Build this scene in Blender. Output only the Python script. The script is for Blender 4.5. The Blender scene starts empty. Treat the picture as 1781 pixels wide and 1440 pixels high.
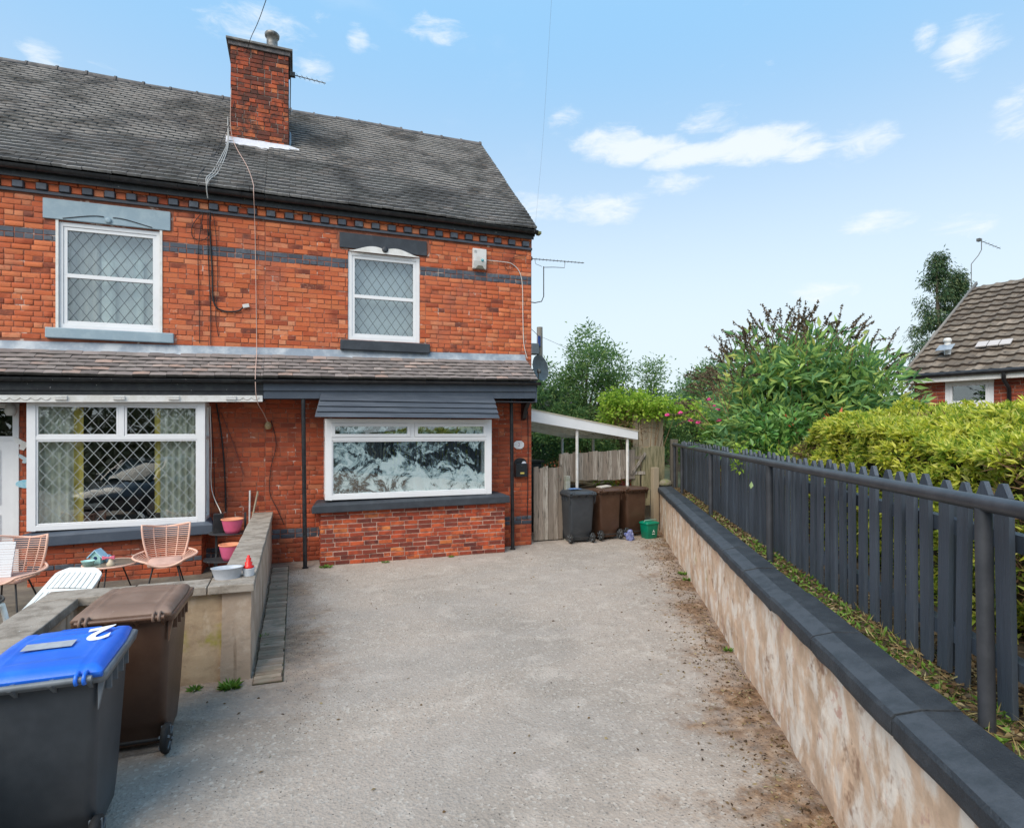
import bpy, math, random, sys
import numpy as np
from mathutils import Vector, Matrix, noise
R = math.radians
S = bpy.context.scene
COL = S.collection
rnd = random.Random(7)

# ------------------------------------------------------------------ camera, sky, sun, exposure
cam = bpy.data.cameras.new('camera'); co = bpy.data.objects.new('camera', cam); COL.objects.link(co)
cam.sensor_width = 36; cam.lens = 36 * 1016 / 1781; cam.shift_y = 28 / 1781
cam.clip_start = 0.05; cam.clip_end = 3000
CAM = Vector((-4.31, -10.56, 2.23))
co.location = CAM; co.rotation_euler = (R(90), 0, R(-20.3)); S.camera = co

SUN_AZ, SUN_EL = R(229), R(46)          # azimuth from +Y towards +X
SKY_STRENGTH, SUN_STRENGTH, EXPOSURE = 0.15, 2.5, 0.64
W = bpy.data.worlds.new('World'); S.world = W; W.use_nodes = True

class NT:
    """tiny helper for node trees"""
    def __init__(s, tree): s.t = tree; s.n = tree.nodes; s.l = tree.links
    def new(s, typ, **kw):
        nd = s.n.new(typ)
        for k, v in kw.items():
            if k == 'op': nd.operation = v
            elif hasattr(nd, k): setattr(nd, k, v)
            else: s.set(nd, k, v)
        return nd
    def set(s, nd, k, v):
        inp = nd.inputs[k]
        if isinstance(v, bpy.types.NodeSocket): s.l.new(v, inp)
        else: inp.default_value = v
    def m(s, op, a, b=None, c=None, clamp=False):
        nd = s.n.new('ShaderNodeMath'); nd.operation = op; nd.use_clamp = clamp
        for i, v in enumerate((a, b, c)):
            if v is not None: s.set(nd, i, v)
        return nd.outputs[0]
    def mix(s, f, a, b, mode='MIX'):
        nd = s.n.new('ShaderNodeMix'); nd.data_type = 'RGBA'; nd.blend_type = mode
        s.set(nd, 0, f); s.set(nd, 6, col4(a)); s.set(nd, 7, col4(b))
        return nd.outputs[2]
    def step(s, x, a, b):
        nd = s.n.new('ShaderNodeMapRange'); nd.interpolation_type = 'SMOOTHSTEP'
        s.set(nd, 0, x); s.set(nd, 1, a); s.set(nd, 2, b)
        return nd.outputs[0]
    def noise(s, vec, scale, detail=4, rough=0.55, dist=0.0, out=0):
        nd = s.n.new('ShaderNodeTexNoise'); s.set(nd, 'Scale', scale); s.set(nd, 'Detail', detail)
        s.set(nd, 'Roughness', rough); s.set(nd, 'Distortion', dist)
        if vec is not None: s.set(nd, 'Vector', vec)
        return nd.outputs[out]
    def ramp(s, x, stops):
        nd = s.n.new('ShaderNodeValToRGB'); e = nd.color_ramp.elements
        while len(e) < len(stops): e.new(0.5)
        for i, (p, c) in enumerate(stops): e[i].position = p; e[i].color = col4(c)
        s.set(nd, 0, x); return nd.outputs[0]
    def mapping(s, vec, scale=(1, 1, 1), rot=(0, 0, 0), loc=(0, 0, 0)):
        nd = s.n.new('ShaderNodeMapping'); s.set(nd, 0, vec)
        nd.inputs['Scale'].default_value = scale; nd.inputs['Rotation'].default_value = rot; nd.inputs['Location'].default_value = loc
        return nd.outputs[0]
def col4(c):
    if isinstance(c, bpy.types.NodeSocket): return c
    if isinstance(c, (int, float)): return (c, c, c, 1)
    return tuple(c) + (1,) if len(c) == 3 else tuple(c)

def build_world():
    w = NT(W.node_tree); w.n.clear()
    out = w.new('ShaderNodeOutputWorld'); bg = w.new('ShaderNodeBackground')
    sky = w.new('ShaderNodeTexSky'); sky.sky_type = 'NISHITA'; sky.sun_disc = False
    sky.sun_elevation = SUN_EL; sky.sun_rotation = SUN_AZ; sky.altitude = 100
    sky.air_density = 1.0; sky.dust_density = 1.2; sky.ozone_density = 1.6
    tc = w.new('ShaderNodeTexCoord'); sp = w.new('ShaderNodeSeparateXYZ'); w.set(sp, 0, tc.outputs['Generated'])
    x, y, z = sp.outputs
    az = w.m('ARCTAN2', x, y); el = w.m('ARCSINE', z)
    psi = R(20.3)
    # thin veil that pales the sky towards the horizon
    veil = w.step(el, R(36), R(5))
    base = w.mix(w.m('MULTIPLY', w.step(el, R(2), R(38)), 0.85), sky.outputs[0], (1.55, 3.0, 4.5))
    base = w.mix(w.m('MULTIPLY', veil, 0.94), base, (3.45, 3.98, 4.25))
    # clouds: soft ragged patches
    nvec = w.mapping(tc.outputs['Generated'], scale=(1, 1, 2.2))
    n1 = w.noise(nvec, 9, 6, 0.6, 0.3); n2 = w.noise(nvec, 26, 5, 0.6)
    n = w.m('ADD', w.m('MULTIPLY', n1, 0.7), w.m('MULTIPLY', n2, 0.3))
    blobs = [(1060,250,60,24,1.2),(1120,262,80,20,1.7),(1210,270,110,17,1.9),(1320,252,100,27,1.9),(1400,264,50,14,1.2),(930,363,55,20,.75),(1050,363,62,24,.85),
             (1680,85,52,32,.7),(1608,66,18,20,.6),(1775,195,50,40,.8),(1525,390,55,16,.7),(1690,388,62,18,.7),(1430,506,48,16,.6),
             (450,58,70,26,.7),(545,118,28,18,.6),(70,98,32,16,.6),(755,50,34,14,.5),(620,65,14,12,.5),(982,207,26,15,.5),(1235,213,46,20,.5),(1480,255,60,20,.45),(1180,318,40,14,.4)]
    acc = None
    for px, py, sa, sb, wt in blobs:
        a = psi + math.atan((px - 890) / 1016); e = math.atan((748 - py) / 1016 * math.cos(a - psi))
        k = math.cos(a - psi)
        da = w.m('MULTIPLY', w.m('SUBTRACT', az, a), 1 / (sa / 1016 * k * k)); de = w.m('MULTIPLY', w.m('SUBTRACT', el, e), 1 / (sb / 1016 * k))
        r2 = w.m('ADD', w.m('MULTIPLY', da, da), w.m('MULTIPLY', de, de))
        v = w.m('MULTIPLY', w.m('SUBTRACT', 1.35, r2, clamp=False), wt)
        acc = v if acc is None else w.m('MAXIMUM', acc, v)
    acc = w.m('MAXIMUM', acc, -1.0)
    n3 = w.noise(w.mapping(tc.outputs['Generated'], scale=(1, 1, 3.0)), 20, 7, 0.68, 0.6)
    d = w.m('ADD', acc, w.m('ADD', w.m('MULTIPLY', w.m('SUBTRACT', n, 0.5), 4.6), w.m('MULTIPLY', w.m('SUBTRACT', n3, 0.5), 4.0)))
    mask = w.m('MULTIPLY', w.step(d, -0.35, 2.1), 0.78)
    big = w.m('MULTIPLY', w.step(w.noise(nvec, 2.2, 6, 0.6, 0.2), 0.56, 0.8), 0.25)
    mask = w.m('MAXIMUM', mask, big)
    fin = w.mix(mask, base, (4.25, 4.45, 4.55))
    w.set(bg, 0, fin); bg.inputs[1].default_value = SKY_STRENGTH
    w.l.new(bg.outputs[0], out.inputs[0])
build_world()
sl = bpy.data.lights.new('sun', 'SUN'); sl.energy = SUN_STRENGTH; sl.angle = R(48); sl.color = (1, 0.90, 0.77)
so = bpy.data.objects.new('sun', sl); COL.objects.link(so)
sdir = Vector((math.sin(SUN_AZ) * math.cos(SUN_EL), math.cos(SUN_AZ) * math.cos(SUN_EL), math.sin(SUN_EL)))
so.rotation_euler = sdir.to_track_quat('Z', 'Y').to_euler()
S.view_settings.view_transform = 'Standard'; S.view_settings.look = 'None'
S.view_settings.exposure = EXPOSURE; S.view_settings.gamma = 1; S.view_settings.use_curve_mapping = False

# ------------------------------------------------------------------ materials
MATS = {}
def mat(name, base=(0.5, 0.5, 0.5), rough=0.7, var=None, vscale=5, bump=0.0, bscale=60, metal=0.0, spec=0.4, rpi=None, fine=None,
        streak=None, trans=0.0, stretch=(1, 1, 1), coat=0.0):
    """base colour, mottled with var (noise), per-piece ramp rpi=[(pos, colour)], fine=(colour, scale, lo, hi) specks"""
    if name in MATS: return MATS[name]
    m = bpy.data.materials.new(name); m.use_nodes = True; n = NT(m.node_tree); n.n.clear()
    out = n.new('ShaderNodeOutputMaterial'); bs = n.new('ShaderNodeBsdfPrincipled')
    geo = n.new('ShaderNodeNewGeometry'); pos = geo.outputs['Position']
    if stretch != (1, 1, 1): pos = n.mapping(pos, scale=stretch)
    c = col4(base)
    if rpi:
        oi = n.new('ShaderNodeObjectInfo')
        rv = n.m('FRACT', n.m('ADD', geo.outputs['Random Per Island'], n.m('MULTIPLY', oi.outputs['Random'], 7.31)))
        c = n.ramp(rv, rpi)
        c = n.mix(n.m('MULTIPLY', n.step(n.m('FRACT', n.m('MULTIPLY', rv, 13.7)), 0.0, 1.0), 0.22), c, (0.0, 0.0, 0.0))
    if var is not None:
        c = n.mix(n.step(n.noise(pos, vscale, 6, 0.65), 0.4, 0.66), c, var)
    if streak:
        sc, scol, lo, hi = streak
        sv = n.mapping(geo.outputs['Position'], scale=sc)
        c = n.mix(n.step(n.noise(sv, 1.0, 5, 0.6, 0.4), lo, hi), c, scol)
    if fine:
        for f in (fine if isinstance(fine, list) else [fine]):
            c = n.mix(n.step(n.noise(pos, f[1], 4, 0.7), f[2], f[3]), c, f[0])
    n.set(bs, 'Base Color', c); bs.inputs['Roughness'].default_value = rough; bs.inputs['Metallic'].default_value = metal
    bs.inputs['Specular IOR Level'].default_value = spec; bs.inputs['Coat Weight'].default_value = coat
    if bump:
        b = n.new('ShaderNodeBump'); b.inputs['Strength'].default_value = 1.0; b.inputs['Distance'].default_value = bump
        n.set(b, 'Height', n.noise(pos, bscale, 6, 0.65)); n.l.new(b.outputs[0], bs.inputs['Normal'])
    sh = bs.outputs[0]
    if trans:
        tr = n.new('ShaderNodeBsdfTranslucent'); n.set(tr, 0, c); mx = n.new('ShaderNodeMixShader'); mx.inputs[0].default_value = trans
        n.l.new(sh, mx.inputs[1]); n.l.new(tr.outputs[0], mx.inputs[2]); sh = mx.outputs[0]
    n.l.new(sh, out.inputs[0]); MATS[name] = m; return m

BR = [(0.0, (.11, .04, .03)), (.07, (.24, .055, .03)), (.12, (.40, .078, .03)), (.25, (.52, .11, .04)), (.55, (.62, .155, .055)), (.82, (.68, .21, .085)), (1.0, (.66, .29, .16))]
brick_up = mat('brick_orange', rough=.85, rpi=BR, var=(.52, .13, .055), vscale=2.2, bump=.005, bscale=38,
               fine=[((.70, .33, .20), 5, .62, .80), ((.20, .06, .035), 26, .66, .76), ((.36, .085, .04), 9, .62, .74), ((.34, .11, .07), .9, .50, .78), ((.16, .06, .045), 2.6, .60, .80), ((.62, .40, .30), 11, .70, .78)])
BRP = [(0.0, (.11, .03, .024)), (.2, (.20, .042, .026)), (.4, (.38, .06, .026)), (.65, (.54, .09, .032)), (.88, (.64, .14, .045)), (1.0, (.70, .24, .07))]
brick_low = mat('brick_red', rough=.85, rpi=BRP, var=(.24, .05, .028), vscale=9, bump=.003, bscale=50, fine=[((.40, .17, .11), 20, .66, .8)])
BRC = [(0.0, (.08, .035, .028)), (.25, (.20, .055, .035)), (.5, (.36, .075, .035)), (.8, (.52, .11, .045)), (1.0, (.62, .19, .075))]
brick_ch = mat('brick_sooty', rough=.9, rpi=BRC, var=(.10, .04, .03), vscale=7, bump=.004, bscale=45, fine=[((.42, .34, .28), 25, .68, .76)])
brick_shade = mat('brick_shaded_red', rough=.85, rpi=[(0, (.24, .05, .026)), (.15, (.36, .065, .028)), (.5, (.46, .09, .034)), (.85, (.54, .125, .05)), (1, (.50, .17, .08))], var=(.32, .075, .036), vscale=2.4,
                  bump=.004, bscale=45, fine=[((.42, .25, .18), 12, .66, .8), ((.13, .045, .03), 1.6, .52, .78), ((.60, .46, .38), 10, .70, .77)])  # lower-wall brick with the shade under the apron put into its colour
brick_band = mat('brick_slate_blue_paint', rough=.6, rpi=[(0, (.055, .065, .085)), (.5, (.085, .10, .13)), (1, (.13, .145, .17))], var=(.06, .07, .09), vscale=12, bump=.002,
                 fine=[((.25, .2, .2), 18, .68, .8)])
mortar_up = mat('mortar_red', (.36, .13, .08), .95, (.22, .085, .055), 6, bump=.004, bscale=80, fine=[((.66, .52, .44), 4, .56, .66)])
mortar_pale = mat('mortar_pale', (.66, .45, .36), .95, (.36, .22, .17), 6, bump=.004, bscale=80)
mortar_ch = mat('mortar_sooty', (.12, .08, .06), .95, (.55, .49, .43), 4.2, bump=.004, bscale=80)
tile_m = mat('roof_tile_clay_dark', rough=.9, rpi=[(0, (.024, .023, .024)), (.4, (.042, .039, .038)), (.8, (.065, .058, .054)), (1, (.09, .07, .058))],
             var=(.035, .035, .032), vscale=1.1, bump=.003, bscale=60, fine=[((.20, .20, .18), 22, .64, .76), ((.15, .15, .085), 3, .64, .8)])
tile_edge = mat('roof_tile_lichen_lit_edge', (.36, .34, .325), .95, (.09, .085, .08), 1.3, fine=[((.12, .11, .10), 6, .60, .72)])  # lichen, plus lit course lines painted pale on edge and tail strip
tile_low = mat('apron_tile_clay', rough=.9, rpi=[(0, (.16, .135, .13)), (.4, (.25, .21, .20)), (.8, (.34, .29, .27)), (1, (.40, .27, .22))], var=(.19, .165, .155), vscale=2,
               bump=.003, bscale=60, fine=[((.26, .25, .22), 25, .62, .78)])
tile_low_edge = mat('apron_tile_shade_edge', (.08, .07, .062), .95, (.05, .045, .04), 6)  # dark tails paint the shaded gaps between courses into the colour
lead_m = mat('lead_flashing', (.22, .26, .31), .6, (.42, .45, .48), 2.5, bump=.004, bscale=14, metal=.2)
lead_white = mat('pale_flashing', (.66, .66, .71), .5, (.62, .62, .68), 8, bump=.01, bscale=20)
black_pl = mat('black_gutter_plastic', (.014, .015, .018), .35, (.03, .03, .032), 8)
black_paint = mat('flaking_black_paint', (.016, .018, .022), .5, (.03, .034, .036), 9, bump=.002, fine=[((.6, .58, .54), 20, .69, .72)])
slate_paint = mat('slate_blue_paint', (.062, .078, .105), .5, (.078, .096, .125), 4, bump=.0015, bscale=90, fine=[((.22, .25, .28), 40, .72, .78)])
anthra = mat('anthracite_paint', (.036, .042, .052), .55, (.05, .058, .07), 5, bump=.002, bscale=90)
anthra_wood = mat('anthracite_timber_paint', rough=.5, rpi=[(0, (.05, .064, .084)), (.5, (.068, .086, .112)), (1, (.092, .113, .145))], var=(.045, .057, .075), vscale=7, bump=.005, bscale=50, stretch=(1, 1, .12),
                  fine=[((.5, .55, .6), 60, .80, .84)])
anthra_metal = mat('anthracite_handrail_paint', (.036, .039, .046), .42, (.055, .058, .066), 5, bump=.0008, bscale=70, spec=.5)
coping_m = mat('coping_anthracite_paint', (.028, .034, .042), .65, (.050, .058, .068), 5, bump=.010, bscale=75, fine=[((.11, .12, .13), 55, .70, .80)])
coping_band = mat('coping_lighter_band', (.064, .075, .090), .75, (.042, .052, .063), 9, bump=.004, bscale=75)  # slanted outer band in a lighter grey than the rest of the stone
blue_grey = mat('blue_grey_paint', (.27, .36, .42), .55, (.33, .42, .47), 5, bump=.002, fine=[((.12, .12, .12), 12, .74, .78)])
upvc = mat('white_upvc', (.80, .80, .81), .28, (.76, .76, .77), 3, spec=.5)
white_paint = mat('white_gloss_paint', (.76, .75, .73), .4, (.66, .64, .60), 9, bump=.001, fine=[((.3, .28, .25), 22, .72, .77)])
lead_came_d = mat('leaded_strip_dark', (.10, .12, .14), .5)
lead_came_w = mat('leaded_strip_pale', (.34, .37, .37), .45)
concrete_cap = mat('weathered_stone_coping', (.36, .31, .26), .9, (.21, .175, .14), 6, bump=.006, bscale=50, fine=[((.52, .51, .48), 20, .66, .72), ((.07, .06, .05), 9, .66, .78)])
stone_dark = mat('chimney_cap_stone', (.16, .155, .15), .9, (.28, .27, .25), 6, bump=.004)
wood_old = mat('weathered_fence_wood', rough=.9, rpi=[(0, (.24, .19, .15)), (.5, (.37, .31, .26)), (1, (.50, .45, .39))], var=(.20, .165, .13), vscale=2.6, stretch=(10, 10, .9), bump=.006, bscale=9,
               fine=[((.07, .06, .05), 3.5, .57, .66)])
wood_green = mat('mossy_fence_wood', (.30, .26, .16), .9, (.13, .125, .065), 3, stretch=(9, 9, .9), bump=.004, bscale=9)
wood_pale = mat('pale_fence_wood', rough=.85, rpi=[(0, (.36, .29, .20)), (1, (.48, .40, .29))], var=(.34, .28, .2), vscale=3, stretch=(14, 14, .9), bump=.003, bscale=9)
post_grey = mat('concrete_post', (.36, .36, .32), .9, (.25, .26, .20), 6, bump=.003)
rubber = mat('black_rubber', (.015, .015, .016), .75, (.03, .028, .026), 12)
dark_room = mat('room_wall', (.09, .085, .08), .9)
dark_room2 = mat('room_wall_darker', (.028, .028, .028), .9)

def bin_mat(name, c, c2, rough=.42):
    return mat(name, c, rough, c2, 3.5, bump=.0008, bscale=220, spec=.45, fine=[(tuple(min(1, k * 1.5 + .02) for k in c), 60, .70, .82), (tuple(k * 1.25 + .012 for k in c), 1.7, .50, .75), (tuple(k * 1.8 + .06 for k in c), 95, .76, .80)])
grey_bin = bin_mat('slate_grey_bin_plastic', (.040, .047, .056), (.052, .060, .070))
brown_bin = bin_mat('brown_bin_plastic', (.072, .036, .022), (.095, .052, .033))
blue_lid = mat('blue_lid_plastic', (.012, .135, .68), .33, (.03, .18, .76), 3, spec=.5, bump=.002, bscale=6)
grey_trim = mat('grey_bin_trim', (.17, .19, .21), .4, (.13, .145, .16), 6)

def glass_mat():
    m = bpy.data.materials.new('window_glass'); m.use_nodes = True; n = NT(m.node_tree); n.n.clear()
    out = n.new('ShaderNodeOutputMaterial')
    gl = n.new('ShaderNodeBsdfGlossy'); gl.inputs['Roughness'].default_value = 0.0; gl.inputs['Color'].default_value = (1, 1, 1, 1)
    geo = n.new('ShaderNodeNewGeometry'); b = n.new('ShaderNodeBump'); b.inputs['Distance'].default_value = .0015; b.inputs['Strength'].default_value = 1
    n.set(b, 'Height', n.noise(geo.outputs['Position'], 2.5, 2)); n.l.new(b.outputs[0], gl.inputs['Normal'])
    tr = n.new('ShaderNodeBsdfTransparent'); tr.inputs[0].default_value = (.90, .93, .92, 1)
    dt = n.new('ShaderNodeVectorMath', op='DOT_PRODUCT'); n.set(dt, 0, geo.outputs['Normal']); n.set(dt, 1, geo.outputs['Incoming'])
    fr = n.m('POWER', n.m('SUBTRACT', 1.0, n.m('ABSOLUTE', dt.outputs['Value']), clamp=True), 4.0)
    mx = n.new('ShaderNodeMixShader'); n.set(mx, 0, n.m('ADD', n.m('MULTIPLY', fr, .9), .12, clamp=True))
    n.l.new(tr.outputs[0], mx.inputs[1]); n.l.new(gl.outputs[0], mx.inputs[2]); n.l.new(mx.outputs[0], out.inputs[0]); return m
glass = glass_mat()
def whitewash_mat():
    m = bpy.data.materials.new('smeared_whitewash'); m.use_nodes = True; n = NT(m.node_tree); n.n.clear()
    out = n.new('ShaderNodeOutputMaterial'); geo = n.new('ShaderNodeNewGeometry'); pos = geo.outputs['Position']
    warp = n.noise(pos, 2.6, 4, .55, .6, out=1)
    v = n.new('ShaderNodeVectorMath', op='MULTIPLY_ADD'); n.set(v, 0, warp); v.inputs[1].default_value = (1.1, 1.1, 1.1); n.set(v, 2, pos)
    a = n.noise(n.mapping(v.outputs[0], scale=(1, 1, 1.2)), 1.9, 3, .55, 1.2)
    st = n.noise(n.mapping(v.outputs[0], scale=(3, 3, 16), rot=(0, .6, 0)), 1.3, 4, .6, .8)
    k = n.m('ADD', n.m('MULTIPLY', a, .72), n.m('MULTIPLY', st, .36))
    sp = n.new('ShaderNodeSeparateXYZ'); n.set(sp, 0, pos)
    k = n.m('SUBTRACT', k, n.m('MULTIPLY', n.step(sp.outputs[2], 1.35, 2.0), .06))
    f = n.step(k, .43, .55)
    c = n.ramp(k, [(.41, (.08, .12, .16)), (.47, (.30, .40, .47)), (.52, (.58, .70, .76)), (.58, (.88, .93, .98))])
    d = n.new('ShaderNodeBsdfDiffuse'); n.set(d, 0, c); tr = n.new('ShaderNodeBsdfTransparent'); mx = n.new('ShaderNodeMixShader')
    n.set(mx, 0, n.m('ADD', n.m('MULTIPLY', f, .80), .16)); n.l.new(tr.outputs[0], mx.inputs[1]); n.l.new(d.outputs[0], mx.inputs[2]); n.l.new(mx.outputs[0], out.inputs[0]); return m
whitewash = whitewash_mat()

# ------------------------------------------------------------------ mesh kit
def newobj(name, me, parent=None, loc=None, rot=None):
    o = bpy.data.objects.new(name, me); COL.objects.link(o)
    if parent is not None: o.parent = parent
    if loc is not None: o.location = loc
    if rot is not None: o.rotation_euler = rot
    return o
def tag(o, label=None, cat=None, group=None, kind=None):
    if label: o['label'] = label
    if cat: o['category'] = cat
    if group: o['group'] = group
    if kind: o['kind'] = kind
    return o
def thing(name, label, cat, loc=(0, 0, 0), rz=0, group=None):
    o = newobj(name, None, None, loc, (0, 0, rz)); o.empty_display_size = .1
    return tag(o, label, cat, group)

class MB:
    def __init__(s): s.v = []; s.f = []; s.mi = []; s.cur = 0; s.sm = []; s.smooth = False
    def add(s, vs, fs, mi=None):
        o = len(s.v); s.v += [tuple(v) for v in vs]
        for f in fs: s.f.append(tuple(i + o for i in f)); s.mi.append(s.cur if mi is None else mi); s.sm.append(s.smooth)
        return s
    def box(s, x0, x1, y0, y1, z0, z1, mi=None, M=None):
        vs = [(x, y, z) for x in (x0, x1) for y in (y0, y1) for z in (z0, z1)]
        if M is not None: vs = [M @ Vector(v) for v in vs]
        return s.add(vs, [(0, 1, 3, 2), (4, 6, 7, 5), (0, 4, 5, 1), (2, 3, 7, 6), (0, 2, 6, 4), (1, 5, 7, 3)], mi)
    def beam(s, a, b, w, h, up=(0, 0, 1), mi=None):
        a, b = Vector(a), Vector(b); d = (b - a).normalized(); u = Vector(up); r = d.cross(u)
        if r.length < 1e-4: r = d.cross(Vector((1, 0, 0)))
        r.normalize(); u = r.cross(d).normalized()
        vs = [p + r * sx * w / 2 + u * sz * h / 2 for p in (a, b) for sx in (-1, 1) for sz in (-1, 1)]
        return s.add(vs, [(0, 1, 3, 2), (4, 6, 7, 5), (0, 4, 5, 1), (2, 3, 7, 6), (0, 2, 6, 4), (1, 5, 7, 3)], mi)
    def tube(s, pts, rad, seg=8, mi=None, cap=True, closed=False):
        pts = [Vector(p) for p in pts]; n = len(pts); rads = rad if isinstance(rad, (list, tuple)) else [rad] * n
        sm = s.smooth; s.smooth = True; rings = []; prev = None
        for i, p in enumerate(pts):
            a = pts[(i - 1) % n] if (i > 0 or closed) else p; b = pts[(i + 1) % n] if (i < n - 1 or closed) else p
            d = (b - a).normalized() if (b - a).length > 1e-9 else Vector((0, 0, 1))
            if prev is None: u = d.orthogonal().normalized()
            else:
                u = prev - d * prev.dot(d); u = u.normalized() if u.length > 1e-6 else d.orthogonal().normalized()
            prev = u; w = d.cross(u)
            rings.append([p + (u * math.cos(2 * math.pi * k / seg) + w * math.sin(2 * math.pi * k / seg)) * rads[i] for k in range(seg)])
        vs = [v for r in rings for v in r]; fs = []
        for i in range(n if closed else n - 1):
            j = (i + 1) % n
            for k in range(seg): fs.append((i * seg + k, i * seg + (k + 1) % seg, j * seg + (k + 1) % seg, j * seg + k))
        s.add(vs, fs, mi)
        if cap and not closed:
            s.smooth = False; s.add(rings[0], [tuple(range(seg))[::-1]], mi); s.add(rings[-1], [tuple(range(seg))], mi)
        s.smooth = sm; return s
    def lathe(s, prof, seg=20, c=(0, 0, 0), mi=None, cap0=True, cap1=True, sx=1, sy=1):
        vs = []; fs = []; sm = s.smooth; s.smooth = True
        for r, z in prof:
            for k in range(seg): a = 2 * math.pi * k / seg; vs.append((c[0] + r * math.cos(a) * sx, c[1] + r * math.sin(a) * sy, c[2] + z))
        for i in range(len(prof) - 1):
            for k in range(seg): fs.append((i * seg + k, i * seg + (k + 1) % seg, (i + 1) * seg + (k + 1) % seg, (i + 1) * seg + k))
        s.add(vs, fs, mi); s.smooth = sm
        if cap0: s.add(vs[:seg], [tuple(range(seg))[::-1]], mi)
        if cap1: s.add(vs[-seg:], [tuple(range(seg))], mi)
        return s
    def prism(s, poly, axis, a, b, mi=None):
        """poly: 2D outline, extruded along axis 'x','y','z' from a to b"""
        def P(p, t): return {'x': (t, p[0], p[1]), 'y': (p[0], t, p[1]), 'z': (p[0], p[1], t)}[axis]
        n = len(poly); vs = [P(p, a) for p in poly] + [P(p, b) for p in poly]
        fs = [tuple(range(n)), tuple(range(n, 2 * n))[::-1]] + [(i, i + n, (i + 1) % n + n, (i + 1) % n) for i in range(n)]
        return s.add(vs, fs, mi)
    def mesh(s, name, mats):
        me = bpy.data.meshes.new(name); me.from_pydata(s.v, [], s.f)
        for m in (mats if isinstance(mats, (list, tuple)) else [mats]): me.materials.append(m)
        me.polygons.foreach_set('material_index', s.mi); me.polygons.foreach_set('use_smooth', s.sm)
        me.update(); me.validate(); return me
    def build(s, name, mats, parent=None, loc=None, rot=None, bevel=0, norm=True):
        me = s.mesh(name, mats)
        import bmesh
        bm = bmesh.new(); bm.from_mesh(me)
        if bevel: bmesh.ops.remove_doubles(bm, verts=bm.verts, dist=1e-5)
        if norm: bmesh.ops.recalc_face_normals(bm, faces=bm.faces)
        bm.to_mesh(me); bm.free()
        o = newobj(name, me, parent, loc, rot)
        if bevel:
            md = o.modifiers.new('bevel', 'BEVEL'); md.width = bevel; md.segments = 2; md.limit_method = 'ANGLE'; md.angle_limit = R(40)
        return o

def tmpl(mb):
    return (np.array(mb.v, dtype=np.float32), mb.f, list(mb.mi))
def joined(name, tp, mats4, mats, parent=None, kind=None):
    """many copies of a template (verts, faces, mi) as ONE mesh"""
    V, F, MI = tp; n = len(mats4)
    if n == 0: return None
    A = np.array([[list(r) for r in m] for m in mats4], dtype=np.float32)
    V1 = np.concatenate([V, np.ones((len(V), 1), np.float32)], 1)
    P = np.einsum('nij,vj->nvi', A, V1)[:, :, :3].reshape(-1, 3)
    ls = np.array([len(f) for f in F]); fl = np.array([i for f in F for i in f])
    idx = (fl[None, :] + (np.arange(n) * len(V))[:, None]).reshape(-1)
    tot = np.tile(ls, n); st = np.concatenate([[0], np.cumsum(tot)[:-1]])
    me = bpy.data.meshes.new(name); me.vertices.add(len(P)); me.vertices.foreach_set('co', P.reshape(-1))
    me.loops.add(len(idx)); me.loops.foreach_set('vertex_index', idx.astype(np.int32))
    me.polygons.add(len(tot)); me.polygons.foreach_set('loop_start', st.astype(np.int32)); me.polygons.foreach_set('loop_total', tot.astype(np.int32))
    for m in (mats if isinstance(mats, (list, tuple)) else [mats]): me.materials.append(m)
    me.polygons.foreach_set('material_index', np.tile(np.array(MI, dtype=np.int32), n))
    me.update(calc_edges=True)
    o = newobj(name, me, parent)
    if kind: o['kind'] = kind
    return o
def pieces(name, rest, tp, items, mats, parent, limit=300, world=None):
    """items: 4x4 matrices; nearest `limit` to the camera become objects sharing one mesh, the rest one 'stuff' part"""
    wm = world or Matrix()
    items = sorted(items, key=lambda m: ((wm @ m).translation - CAM).length)
    mb = MB(); mb.v = [tuple(v) for v in tp[0]]; mb.f = list(tp[1]); mb.mi = list(tp[2]); mb.sm = [False] * len(mb.f)
    me = mb.mesh(name, mats)
    for m in items[:limit]:
        o = newobj(name, me, parent); o.matrix_local = m
    if len(items) > limit: joined(rest, tp, items[limit:], mats, parent, 'stuff')

def TRS(x, y, z, sx, sy, sz, rz=0, rx=0, ry=0):
    return Matrix.Translation((x, y, z)) @ Matrix.Rotation(rz, 4, 'Z') @ Matrix.Rotation(rx, 4, 'X') @ Matrix.Rotation(ry, 4, 'Y') @ Matrix.Diagonal((sx, sy, sz, 1))

# brick template: unit cube centred in x,z; front at y=-1, back at y=0, chamfered and slightly irregular front
def brick_template():
    mb = MB(); a = .5; c = .465; cz = .44
    back = [(-a, 0, -a), (a, 0, -a), (a, 0, a), (-a, 0, a)]
    mid = [(-a, -.72, -a), (a, -.72, -a), (a, -.72, a), (-a, -.72, a)]
    fr = [(-c, -1, -cz), (c, -1, -cz * .98), (c * .985, -1, cz), (-c, -1, cz * .97)]
    mb.add(back + mid + fr, [(0, 1, 5, 4), (1, 2, 6, 5), (2, 3, 7, 6), (3, 0, 4, 7), (4, 5, 9, 8), (5, 6, 10, 9), (6, 7, 11, 10), (7, 4, 8, 11), (8, 9, 10, 11)])
    return tmpl(mb)
BT = brick_template()

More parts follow.
